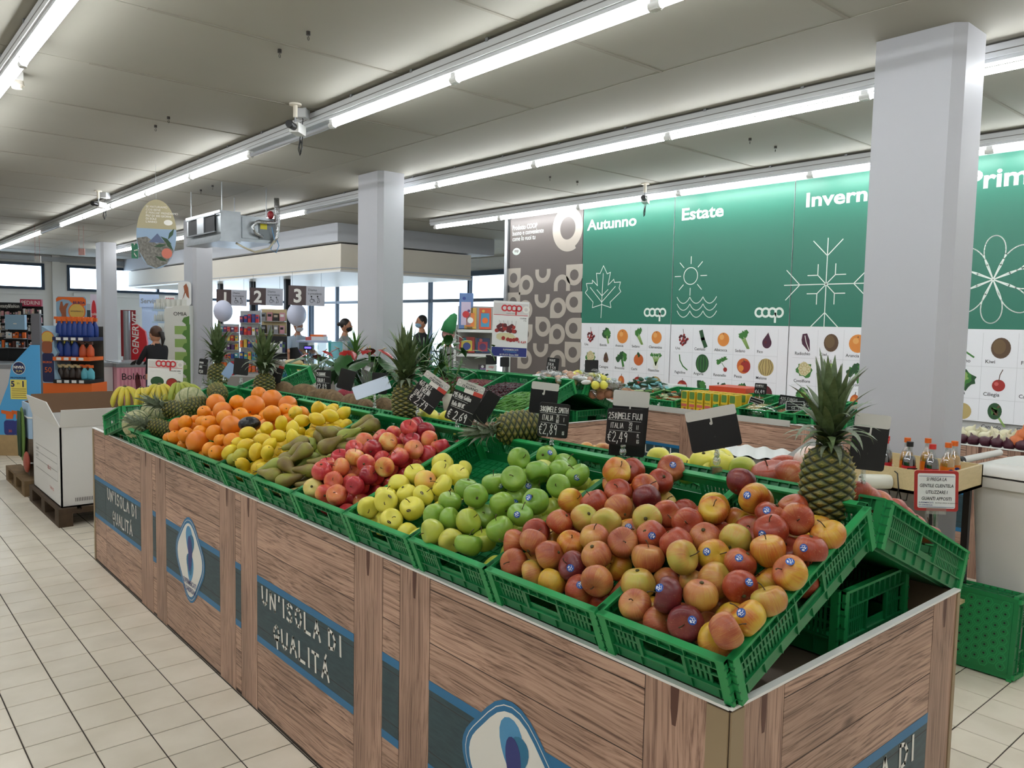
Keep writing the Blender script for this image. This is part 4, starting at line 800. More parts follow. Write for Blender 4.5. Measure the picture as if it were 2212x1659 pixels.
# one thing apart: black netted passion fruit between oranges and lemons
dk = MB(); dk.ell((0, 0, 0), .052, .045, .036, mat('black_fruit', '16181d', .3, bump=(40, .8, .01)), 18, 10)
def on1(px, py, w=.14):
    d = ray(px, py); O = Vector((1.337, 0, .910)); return CAM + d * ((w - (CAM - O).dot(W1)) / d.dot(W1))
o = dk.build('dark_fruit'); o.location = at(539, 916, dep(on1(539, 916, .17)) - .04); tag(o, 'wrinkled black fruit between the oranges and the lemons', 'fruit')
# ------------------------------------------------------------------ pineapples, melons, bananas, roots
def pine_mat():
    m = bpy.data.materials.new('pineapple_rind'); m.use_nodes = True; nt = m.node_tree; b = nt.nodes['Principled BSDF']; N = nt.nodes.new; L = nt.links.new
    b.inputs['Roughness'].default_value = .55
    a = N('ShaderNodeAttribute'); a.attribute_name = 'eye'; r = N('ShaderNodeValToRGB'); el = r.color_ramp.elements
    for _ in range(3): el.new(.5)
    for i, (p, c) in enumerate(((0, '12180c'), (.22, '2a3418'), (.45, '5c5c28'), (.68, '9a8a42'), (1, 'b09a5a'))): el[i].position = p; el[i].color = (*lin(c), 1)
    L(a.outputs['Fac'], r.inputs[0]); n = N('ShaderNodeTexNoise'); n.inputs['Scale'].default_value = 40; tc = N('ShaderNodeTexCoord'); L(tc.outputs['Object'], n.inputs['Vector'])
    rr_ = N('ShaderNodeValToRGB'); rr_.color_ramp.elements[0].color = (.6, .8, .5, 1); rr_.color_ramp.elements[1].color = (1.1, 1, .95, 1); rr_.color_ramp.elements[0].position = .35; rr_.color_ramp.elements[1].position = .65; L(n.outputs[0], rr_.inputs[0])
    mx = N('ShaderNodeMixRGB'); mx.blend_type = 'MULTIPLY'; mx.inputs[0].default_value = .8; L(r.outputs[0], mx.inputs[1]); L(rr_.outputs[0], mx.inputs[2]); L(mx.outputs[0], b.inputs['Base Color'])
    MATS[m.name] = m; return m
m_pine = pine_mat()
m_leaf = mat('pineapple_leaf', '66784f', .45, noise=(14, .35, '42552f'))
m_leaf2 = mat('pineapple_leaf_grey', '87907a', .5, noise=(20, .3, '5e6b52'))
def pine_body():
    nt_, nz = 112, 84; R, Hh = .066, .095; vs = []; eye = []; kk = 8
    for j in range(nz + 1):
        a = -1 + 2 * j / nz; prof = (1 - abs(a) ** 3.2) ** .5; z = a * Hh
        for i in range(nt_):
            t = i / nt_
            p = kk * t + a * 4.2; q = kk * t - a * 4.2
            fp, fq = p % 1 - .5, q % 1 - .5; d = max(abs(fp), abs(fq)) * 2
            h = (1 - d ** 2.2); sp = max(0, 1 - math.hypot(fp, fq + .0) / .11)
            r = R * prof * (1 + .0 * z) + (.0072 * h + .004 * sp - .003) * min(1, prof * 2)
            vs.append((r * math.cos(2 * PI * t), r * math.sin(2 * PI * t), z + .004 * sp))
            eye.append((h * .8 if h < .75 else .6 - (h - .75) * .9) if sp == 0 else .7 + .3 * sp)
    b = MB(); b.v = vs
    k = b.m(m_pine)
    for j in range(nz):
        for i in range(nt_): b.f.append((j * nt_ + i, j * nt_ + (i + 1) % nt_, (j + 1) * nt_ + (i + 1) % nt_, (j + 1) * nt_ + i)); b.mi.append(k); b.sm.append(True)
    o = b.build('proto'); me = o.data; at_ = me.attributes.new('eye', 'FLOAT', 'POINT'); at_.data.foreach_set('value', eye); bpy.data.objects.remove(o)
    return me
PB = pine_body()
def leaf_me(bend, mt, w=.085, n=8, fold=.35, tip=1.0):
    vs = []; x = z = 0; a = 0
    for j in range(n + 1):
        s = j / n; ww = w * (1 - s ** 1.7) * (1 if s > .1 else .8) + .0015
        vs += [(x - fold * ww * math.cos(a) * -.5, -ww, z), (x - fold * ww * .4, 0, z), (x - fold * ww * math.cos(a) * -.5, ww, z)]
        a = bend * (s ** tip); x += math.sin(a) / n; z += math.cos(a) / n
    fs = []
    for j in range(n): k = 3 * j; fs += [(k, k + 1, k + 4, k + 3), (k + 1, k + 2, k + 5, k + 4)]
    return proto(MB().add(vs, fs, mt, True))
LV = [leaf_me(.25, m_leaf), leaf_me(.9, m_leaf), leaf_me(1.7, m_leaf), leaf_me(2.5, m_leaf2)]
LVG = [leaf_me(.25, m_leaf2), leaf_me(.9, m_leaf2), leaf_me(1.7, m_leaf2), leaf_me(2.5, m_leaf2)]
def pineapple(label, c, axis, r=.066, hl=1.0, crown=.2, nl=46, spread=.9, grey=False, group=None, seed=0):
    rn = random.Random(seed); axis = Vector(axis).normalized(); q = axis.to_track_quat('Z', 'Y').to_matrix().to_4x4()
    t = thing('pineapple', label, 'pineapple', (0, 0, 0), 0, group); k = r / .070
    t.matrix_world = Matrix.Translation(c) @ q
    inst(PB, 'body', t, Matrix.Rotation(rn.uniform(0, 6), 4, 'Z') @ Matrix.Diagonal((k, k, k * hl, 1)))
    top = .092 * k * hl
    for i in range(nl):
        s = i / (nl - 1); ang = i * 2.39996 + rn.uniform(-.2, .2)
        tilt = (1 - s) ** 1.2 * spread * rn.uniform(.85, 1.15) + .03; ln = crown * (.34 + .66 * s ** .8) * rn.uniform(.85, 1.05) * (1 if s < .97 else .95)
        kind = 0 if s > .75 else 1 if s > .45 else 2 if s > .12 else 3
        if rn.random() < .2 and kind < 3: kind += 1
        z0 = top - .004 + .05 * k * s
        m = Matrix.Translation((0, 0, z0)) @ Matrix.Rotation(ang, 4, 'Z') @ Matrix.Translation((.014 * k * (1 - s * .6), 0, 0)) @ Matrix.Rotation(tilt, 4, 'Y') @ Matrix.Diagonal((ln, ln * (1.35 if s > .4 else 1.6), ln, 1))
        inst((LVG if grey else LV)[kind], 'leaf', t, m)
    b = MB(); b.cyl((0, 0, top - .01), (0, 0, top + .05 * k), .018 * k, .008 * k, 8, m_leaf); b.build('crown_core', t)
    return t
up = ZV
def AXc(px, py, X): return atX(px, py, X)
c = at(1786, 1048, 1.97); pineapple('large upright pineapple with a tall grey green crown on the near crate ridge', c, up + HR * .0, .0665, 1.12, .205, 60, 1.0, seed=2)
c = AXc(876, 868, 1.93); pineapple('upright pineapple in front of the middle column', c, up, .063, 1.0, .24, 64, .75, seed=4)
c = AXc(1122, 924, 1.90); pineapple('pineapple lying on its side behind the empty end of the yellow apple crate', c, -HR - HF * .25 - ZV * .08, .066, 1.0, .11, 40, 1.0, True, seed=5)
c = AXc(470, 815, 1.98); pineapple('upright pineapple beside the small dark boards, left of two tall ones', c, up, .066, 1.1, .27, 56, .55, seed=6)
c = AXc(571, 838, 1.98); pineapple('upright pineapple behind the small italian price board', c, up, .066, 1.0, .27, 56, .5, seed=7)
c = on1(470, 848, .15); pineapple('small reddish pineapple lying under the left upright pineapple', c, -HR * .2 + HF * .3 + ZV * .1, .055, 1.0, .1, 30, 1.0, seed=8)
c = on1(386, 890, .12); pineapple('pineapple lying in the crate with a grey crown towards the melons', c, -HR * .8 - HF * .2 + ZV * .35, .06, 1.1, .14, 40, 1.1, True, seed=9)
c = on1(424, 878, .11); pineapple('dark pineapple lying behind the grey crowned one', c, HR * .3 + HF * .6, .06, 1.2, .12, 30, .9, seed=10)
c = on1(348, 925, .09); pineapple('small pineapple lying at the front rim with a spiky crown', c, -HR * .9 + ZV * .25 - HF * .1, .05, 1.1, .14, 40, 1.1, True, seed=11)
m_melon = mat('melon_rind', 'b9b58c', .6, noise=(60, .25, '8f9468'), bump=(90, .5, .003)); m_mrib = mat('melon_rib', '5f7048', .6)
def melon(label, c, r):
    def fn(v, t): k = 1 + .035 * abs(math.sin(5 * t)); return Vector((v.x * k, v.y * k, v.z))
    b = MB(); n = 16; b.lathe([(r * math.sin(PI * j / n), -r * .95 * math.cos(PI * j / n)) for j in range(n + 1)], 60, m_melon, fn=fn)
    for i in range(10):
        a = PI * i / 5; b.tube([(r * 1.0 * math.sin(PI * j / 12) * math.cos(a), r * math.sin(PI * j / 12) * math.sin(a), -r * .95 * math.cos(PI * j / 12)) for j in range(1, 12)], .0035, 4, m_mrib)
    o = b.build('melon'); o.location = c; o.rotation_euler = (RNG.uniform(.3, 1.2), RNG.uniform(-.6, .6), RNG.uniform(0, 3)); return tag(o, label, 'melon', 'netted melons by the bananas')
melon('round netted melon at the front left of the melon crate', on1(297, 917, .10), .085)
melon('netted melon behind the front one, beside the grey pineapple crown', on1(335, 890, .10), .082)
melon('netted melon lying highest, next to the banana crate', on1(412, 868, .10), .09)
m_ban = mat('banana_skin', 'd9bd3a', .45, noise=(16, .3, 'a8ac40')); m_bang = mat('banana_green', 'a9ad42', .45, noise=(16, .25, '8a9a38')); m_bst = mat('banana_tip', '4a4426', .7)
def banana_me(mt):
    pts = []; rs = []
    for j in range(11): a = .15 + 1.55 * (1 - j / 10); pts.append((.125 * math.sin(a), 0, -.125 * (1 - math.cos(a)))); s = j / 10; rs.append(.019 * min(1, (math.sin(PI * min(max(s, .03), .97)) * 2.2)) ** .7 if 0 < j < 10 else .006)
    b = MB(); b.tube(pts, rs, 7, mt); b.tube([pts[-1], (pts[-1][0] - .018, 0, pts[-1][2] + .008)], [.008, .009], 6, m_bst); b.tube([pts[0], (pts[0][0], 0, pts[0][2] - .005)], [.005, .003], 5, m_bst); return proto(b)
BM = [banana_me(m_ban), banana_me(m_bang)]
for n, (px, py, k, D) in enumerate(((270, 843, 0, 5.85), (305, 846, 0, 5.75), (345, 838, 0, 5.7), (362, 846, 1, 5.95), (385, 834, 1, 5.6), (400, 838, 1, 5.75))):
    t = thing('banana_bunch', ('yellow banana bunch at the left end of the banana crate', 'yellow banana bunch second from the left end', 'yellow banana bunch leaning on the greener ones', 'green yellow banana bunch lying behind', 'green yellow banana bunch hanging over the crate wall', 'green banana bunch at the right end of the crate')[n], 'bananas', at(px, py + 8, D), (-1.6, -1.2, -1.9, .9, -1.4, -1.0)[n], 'banana bunches')
    for i in range(5):
        inst(BM[k], 'banana', t, Matrix.Translation((0, 0, .05)) @ Matrix.Rotation(-.9 + .42 * i, 4, 'Z') @ Matrix.Rotation(RNG.uniform(-.1, .15), 4, 'Y'))
# rear row fruit
def on2(px, py, w=.12):
    d = ray(px, py); return CAM + d * ((w - (CAM - O2).dot(W2)) / d.dot(W2))
def rear(me, name, label, cat, lst, group, s=1.0, X=2.08, **kw):
    for a in lst:
        px, py = a[:2]; p = atX(px, py, X + (a[2] if len(a) > 2 else 0)); put_fruit(me, name, label, cat, p, s * (a[3] if len(a) > 3 else 1), group, **kw)
Q = lambda l: [(1280 + a[0] / 4.424, 780 + a[1] / 4.424) + tuple(a[2:]) for a in l]
rear(apple_me(m_gold, 0), 'apple', 'large yellow apple in the far row behind the tilted black board', 'apple', Q([(1065, 960), (1170, 950, .06), (1260, 1000), (1050, 1010), (1150, 1045), (1300, 1070), (1330, 1090, .1), (1230, 960, .12)]), 'yellow apples in the far row', 1.15)
rear(apple_me(m_gold, 1), 'apple', 'yellow apple in the far row behind the fuji price board', 'apple', Q([(630, 945), (815, 990), (900, 1060), (700, 1010, .1)]), 'far row yellow apples by the fuji board', 1.1)
rear(apple_me(m_smithy, 0), 'apple', 'green yellow apple in the far row beside the white tray', 'apple', Q([(1440, 1050)]), 'far row green apples', 1.15)
rear(apple_me(m_gold, 2), 'apple', 'yellow apple in the far row next to the green yellow one', 'apple', Q([(1530, 1120), (1620, 1120, .08), (1480, 1160, .05)]), 'far row yellow apples by the white tray', 1.1)
put_fruit(apple_me(MF['o'], 1), 'apple', 'brownish red apple with a blue sticker sitting up on the crate ridge', 'apple', atX(1450, 1013, 1.84), 1.05, 'apple on the ridge', stick='blue')
rear(apple_me(MF['r'], 0), 'apple', 'large dark red striped apple behind the tall near pineapple', 'apple', Q([(1700, 1100), (1830, 1085, .05), (1900, 1130)]), 'far row red apples by the pineapple', 1.5)
rear(apple_me(MF['o'], 1), 'apple', 'pink striped apple in the far row behind the smith price board', 'apple', Q([(100, 875), (60, 900, .1), (200, 890, .06)]), 'far row pink apples', .95)
rear(apple_me(MF['y'], 0), 'apple', 'yellow pink apple in the far row behind the smith price board', 'apple', Q([(-60, 862), (20, 880, .1), (235, 897, .1)]), 'far row yellow pink apples', .9)
rear(apple_me(MF['r'], 2), 'apple', 'red striped apple in the crate at the far right end', 'apple', [(1870, 1085), (1895, 1090, .12), (1925, 1100, .2), (1948, 1120, .28), (1970, 1135, .36), (2000, 1152, .42), (1900, 1110, .2), (1940, 1135, .32), (1850, 1065, -.02)], 'red apples in the end crate', 1.1, X=2.05)
rear(apple_me(m_gold, 1), 'apple', 'pale yellow apple just right of the tall middle pineapple', 'apple', [(928, 900), (915, 890, .05), (902, 903), (965, 905, .1)], 'pale apples by the middle pineapple', 1.1, X=2.05)
m_root = mat('root_skin', '7c6444', .85, noise=(50, .3, '57452c'), bump=(160, .7, .004)); rm = proto(MB().ell((0, 0, 0), .075, .05, .05, m_root, 16, 10))
for n, (px, py, s) in enumerate(((612, 846, 1.3), (657, 856, 1.5), (695, 862, 1.2), (712, 860, 1.0), (722, 868, 1.2), (760, 874, 1.2), (790, 880, .9), (829, 884, 1.2))):
    o = inst(rm, 'root'); o.matrix_world = Matrix.Translation(atX(px, py, 2.1)) @ Matrix.Rotation(RNG.uniform(0, 3), 4, 'Z') @ Matrix.Scale(s, 4)
    tag(o, 'rough brown root in the far row behind lemons and pears', 'root', 'brown roots in the far row')

# ------------------------------------------------------------------ price boards
m_slate = mat('slate_board', '121214', .45); m_chalk = mat('chalk', 'e4e4e0', .8); m_hdr = mat('board_header', 'cfcdc6', .5); m_clip = glass_mat('clear_plastic', (.92, .95, .95), .32)
m_itg = mat('flag_green', '1f7a4a', .5); m_itr = mat('flag_red', 'c8483a', .5); m_ito = mat('flag_white', 'ece9e2', .5)
def board(label, px, py, wp, hp, roll, X, yaw=0, pitch=0, lines=(), header=None, front=True, D=None, clip=True, frame=None, stem=.06, group='chalk price boards on the fruit island', slab=None):
    c = at(px, py, D) if D else atX(px, py, X); D = dep(c); w, h = wp * D / FPX, hp * D / FPX
    t = thing('price_board', label, 'price board', c, 0, group)
    u = (HR * math.cos(yaw) + HF * math.sin(yaw)); n = u.cross(ZV); v = ZV * math.cos(pitch) + n * math.sin(pitch)
    F = Fr((0, 0, 0), u, v).sub(0, 0, roll)
    b = MB(); b.rr(F, -w / 2, -h / 2, w / 2, h / 2, .008, -.0015, slab or m_slate, .003)
    if frame: b.band(F, [(-w / 2, -h / 2), (w / 2, -h / 2), (w / 2, h / 2), (-w / 2, h / 2)], [(-w / 2 * .93, -h / 2 * .9), (w / 2 * .93, -h / 2 * .9), (w / 2 * .93, h / 2 * .9), (-w / 2 * .93, h / 2 * .9)], .002, m_white)
    b.build('slate', t)
    if header:
        b = MB(); hh = header[1] * h; y0 = h / 2 - (hh if header[0] != 'back' else 0)
        if header[0] == 'it':
            b.rr(F, -w / 2, h / 2 - hh, w / 2, h / 2, .006, .0018, m_hdr, .0006); f0 = h / 2 - hh
            for i, m in enumerate((m_itg, m_ito, m_itr)): b.fbox(F, -w / 2 + w * i / 3, -w / 2 + w * (i + 1) / 3, f0, f0 + hh * .36, .0024, .003, m)
            b.text(F, 'Prodotto', 0, f0 + hh * .70, hh * .24, .0031, m_slate, 'c', bold=.01); b.text(F, 'ITALIANO', 0, f0 + hh * .40, hh * .32, .0031, m_slate, 'c', bold=.02)
            for sx in (-1, 1): b.disc(F, sx * w * .4, f0 + hh * .68, hh * .14, .0026, m_ito); b.ring(F, sx * w * .4, f0 + hh * .68, hh * .14, hh * .12, .0029, m_slate); b.text(F, '1', sx * w * .4 - hh * .05, f0 + hh * .6, hh * .2, .003, m_slate)
        else:
            b.rr(F, -w / 2, h / 2 - hh, w / 2, h / 2, .006, .0018, m_hdr, .0006); b.ribbon(F, [(-.002, h / 2 - hh), (-.002, h / 2 - hh * 1.45)], .005, .003, m_hdr); b.disc(F, -.004, h / 2 - hh * 1.5, .0045, .003, m_hdr)
        b.build('header_strip', t)
    if lines:
        b = MB()
        for (s, x, y, sz, lw, sx) in lines:
            if s == '_': b.ribbon(F, [(-w / 2 + x * w, -h / 2 + y * h), (-w / 2 + sz * w, -h / 2 + (y - .02) * h)], lw * h, .0024, m_chalk)
            else:
                sx = sx * w / h; wd = MB().hand(F, s, 0, 0, sz * h, lw * h, 0, m_chalk, sx=sx); mxw = (.96 - x) * w if x < .5 or sz > .2 else .34 * w
                b.hand(F, s, -w / 2 + x * w, -h / 2 + y * h, sz * h, lw * h, .0025, m_chalk, sx=sx * min(1, mxw / max(wd, .001)), jit=.25)
        b.build('chalk_writing', t)
    if clip:
        b = MB(); p0 = F.p(0, -h * .25, -.012); p1 = F.p(0, -h / 2 - .004, -.010); z1 = p1 - ZV * stem
        b.tube([p0, p1, z1], .0065, 8, m_clip); b.ell(z1, .012, .012, .014, m_clip, 10, 7); b.ell(z1 + Vector((0, 0, .018)), .009, .009, .008, m_clip, 10, 6); b.ell(F.p(0, -h * .2, -.006), .008, .008, .008, m_clip, 8, 5)
        G = Fr(z1 - ZV * .03, HR, ZV); b.fbox(G, -.014, .014, -.024, .012, -.012, -.006, m_clip); b.fbox(G, -.014, .014, -.024, .012, .006, .012, m_clip); b.fbox(G, -.014, .014, .004, .012, -.012, .012, m_clip)
        b.build('clear_clip', t)
    return t
def price(a, b, c, d):   # product, origin, price, tail
    n = max(len(a), 8)
    return [(a, .06, .74, .16, .016, 6.1 / (n + 1.5) / 1.02), ('_', .04, .70, .95, .008, 1), (b, .12, .47, .14, .014, .55), ('_', .1, .43, .95, .008, 1), ('~', .05, .12, .16, .018, .8), (c, .24, .07, .30, .020, .75), (d, .82, .12, .12, .012, .6)]
bk = lambda label, px, py, wp, hp, roll, X, **k: board(label, px, py, wp, hp, roll, X, header=('w', .24), **k)
# nearest first
board('black price board reading mele fuji', 1350, 922, 80, 78, -.045, 1.86, lines=[('258|MELE FUJI', .04, .72, .16, .02, .64), ('_', .04, .68, .92, .008, 1), ('ITALIA', .11, .46, .14, .015, .62), ('70', .60, .53, .10, .012, .6), ('25', .60, .40, .10, .012, .6), ('II', .80, .44, .12, .012, .9), ('_', .08, .39, .92, .008, 1), ('~2,49', .06, .08, .27, .02, .55), ('PL', .84, .22, .1, .01, .4), ('kg', .84, .06, .1, .01, .4)], stem=.02)
bk('black board with a pale strip standing right behind the fuji board', 1359, 915, 78, 142, -.06, 1.92, clip=True, stem=.0)
board('black price board reading mele smith', 1196, 908, 66, 74, -.08, 1.86, lines=[('380|MELE SMITH', .03, .74, .15, .02, .60), ('_', .04, .70, .92, .008, 1), ('ITALIA', .12, .49, .15, .015, .6), ('75', .58, .56, .1, .012, .6), ('80', .58, .44, .1, .012, .6), ('I', .82, .48, .12, .012, .9), ('_', .08, .42, .92, .008, 1), ('~2,89', .06, .08, .30, .02, .55), ('kg', .82, .1, .1, .01, .4)], stem=.03)
bk('dark board with a pale strip standing right behind the smith board', 1175, 860, 60, 68, -.1, 1.94, yaw=.1, clip=False)
board('black price board with the tricolour header reading mele golden', 1004, 870, 62, 92, -.34, 1.88, header=('it', .27), lines=[('295 Mele Golden', .03, .56, .11, .016, .56), ('_', .1, .53, .6, .008, 1), ('Italia 180 NC', .08, .36, .10, .014, .56), ('_', .08, .33, .95, .008, 1), ('~ 2,69', .08, .05, .20, .022, .85)], stem=.02)
t = board('plain dark board turned edgewise behind the mele golden board', 1050, 880, 34, 70, -.55, 1.95, yaw=.3, stem=0)
board('black price board with the tricolour header reading mele evelina', 926, 848, 62, 78, -.60, 1.90, header=('it', .30), lines=[('465 MELE', .04, .55, .13, .016, .62), ('EVELINA', .22, .42, .11, .016, .6), ('ITALIA 1', .08, .27, .12, .015, .62), ('_', .08, .25, .95, .008, 1), ('~ 2,79', .06, .04, .2, .02, .85)], stem=.02)
bk('large tilted black board with a pale grey strip', 1541, 926, 108, 90, .22, 1.86, yaw=-.1, pitch=-.05, stem=.03)
bk('black board with a grey strip standing right of the tall near pineapple', 1878, 955, 78, 122, -.09, 2.02, yaw=.0, stem=.05)
board('silver grey board tilted flat over the brown roots', 803, 838, 80, 34, .42, 2.0, yaw=0, pitch=-.6, stem=.06, slab=mat('silver_board', 'b8c4d4', .3))
board('plain dark board beside the silver tilted one', 820, 828, 34, 46, -.04, 2.1, stem=.06)
board('small chalk price board between the red flowers and the lemons', 699, 822, 32, 45, -.02, 2.25, lines=[('25 BANANE', .03, .74, .14, .02, .6), ('_', .1, .7, .9, .01, 1), ('ITALIA 1', .08, .44, .16, .02, .6), ('_', .1, .4, .9, .01, 1), ('~2,89', .05, .08, .25, .024, .75)], clip=False)
board('plain dark board left of the silver one on a thin black stand', 748, 820, 34, 44, -.25, 2.2, clip=False)
board('small price board with a tricolour header behind the oranges', 594, 803, 34, 52, -.26, 2.05, header=('it', .3), lines=[('382 FRANCE', .06, .54, .12, .02, .55), ('_', .1, .5, .9, .01, 1), ('MELONI', .1, .32, .12, .02, .55), ('~2,39', .06, .05, .22, .024, .75)], clip=False)
board('plain black board leaning between the two left upright pineapples', 521, 792, 32, 36, -.1, 1.95, stem=.04)
board('blue white board tilted beside the left upright pineapple', 495, 800, 20, 32, -.6, 1.95, yaw=.6, stem=.02, slab=mat('bluewhite_board', '9fb8da', .3))
board('small black price board left of the pineapples on a clear clip', 439, 792, 19, 34, -.1, 1.9, lines=[('210 ANANAS', .06, .7, .1, .02, .6), ('_', .1, .6, .9, .01, 1), ('COSTA', .1, .42, .12, .02, .6), ('~1,50', .1, .1, .18, .024, .75)], stem=.05)
# glove notice in a red frame
t = thing('notice_frame', 'white notice in a red frame asking customers to use gloves', 'notice', at(2022, 1060, 2.62)); k = 2.62 / FPX
u = (HR * .97 - HF * .25).normalized(); F = Fr((0, 0, 0), u, ZV).sub(0, 0, .04); w, h = 86 * k, 88 * k
m_redf = mat('red_frame', 'b0302c', .35)
b = MB(); b.rr(F, -w / 2, -h / 2, w / 2, h / 2, .008, -.003, m_redf, .006); b.build('frame', t)
b = MB(); b.rr(F, -w * .43, -h * .43, w * .43, h * .43, .006, .0035, m_white); b.build('paper', t)
b = MB()
for i, s in enumerate(('SI PREGA LA', 'GENTILE CLIENTELA', 'UTILIZZARE I', 'GUANTI APPOSITI')): b.text(F, s, .0, h * (.25 - .16 * i), .0155, .004, m_slate, 'c', sx=.72, slant=.15, bold=.012)
b.text(F, 'SUPERMERCATI', -w * .4, -h * .31, .0065, .004, m_lb3, bold=.01); b.text(F, 'DI SARDEGNA', -w * .4, -h * .37, .0065, .004, m_lb3, bold=.01); b.text(F, 'BUONA SPESA DI QUALITA', -w * .02, -h * .31, .0055, .004, m_slate)
b.ribbon(F, [(-w * .4, h * .36), (w * .4, h * .36)], .0012, .004, m_lb3); b.ribbon(F, [(-w * .4, -h * .4), (w * .4, -h * .4)], .0012, .004, m_lb3); b.build('notice_print', t)
b = MB(); b.cyl(F.p(0, -h / 2, -.005), F.p(0, -h / 2 - .19, -.005), .009, n=10, mt=m_clip); b.fbox(F, -.03, .03, -h / 2 - .01, -h / 2 + .012, -.008, .006, m_clip); b.build('clear_holder', t)
# ================================================================== SEASON BANNERS ON THE RIGHT WALL
m_bg = mat('banner_green', '2a7560', .42); m_bw = mat('banner_white', 'eeeef2', .45); m_bgrey = mat('banner_grey', '6a625e', .45); m_bbeige = mat('banner_beige', 'b9b0a4', .45); m_bline = mat('banner_line', 'e8f2ea', .45)
m_cell = mat('cell_line', 'c3c3c6', .6); m_txt = mat('print_dark', '3a3a3c', .6)
COLR = dict(org='dd8a3c', dorg='c8642c', red='a02c26', wine='5c1c24', grn='3d7a34', dgrn='254f2c', lgrn='8fae62', cream='d4cba0', brown='5c4430', purp='4a2038', pink='c9605a', tan='b8a268', white='e8e8e0', yel='d0b040')
CM_ = {k: mat('print_' + k, v, .5) for k, v in COLR.items()}
BX = 7.30
def K(px, py, X=BX): p = atX(px, py, X); return p.y, p.z
def banner(label, Y0, Y1, z0, z1, mt):
    t = thing('hanging_banner', label, 'banner', (BX, Y0, 0), 0, 'season banners on the wall')
    F = Fr((0, 0, 0), -YV, ZV)
    b = MB(); b.fbox(F, .004, Y0 - Y1 - .006, z0, z1, 0, .006, mt); b.build('sheet', t)
    return t, F
def coop(b, F, x, y, w, d, mt):
    r = w / 6.4; t = .38 * r * 1.15
    for i in range(4):
        cx = x + r * 1.05 + i * 1.42 * r * 1.0
        a = (38, 322) if i == 0 else (0, 360)
        b.ring(F, cx, y, r, r - t, d + .0002 * i, mt, a0=a[0], a1=a[1])
    cx = x + r * 1.05 + 3 * 1.42 * r; b.fbox(F, cx - r, cx - r + t, y - 1.95 * r, y, d, d + .0006, mt)
def blob(b, F, cx, cy, r, d, mt, seed, n=18, amp=.3, ky=1.0):
    q = random.Random(seed); b.poly(F, [(cx + r * (1 - amp + amp * q.random() * 1.6) * math.cos(2 * PI * i / n), cy + ky * r * (1 - amp + amp * q.random() * 1.6) * math.sin(2 * PI * i / n)) for i in range(n)], d, mt)
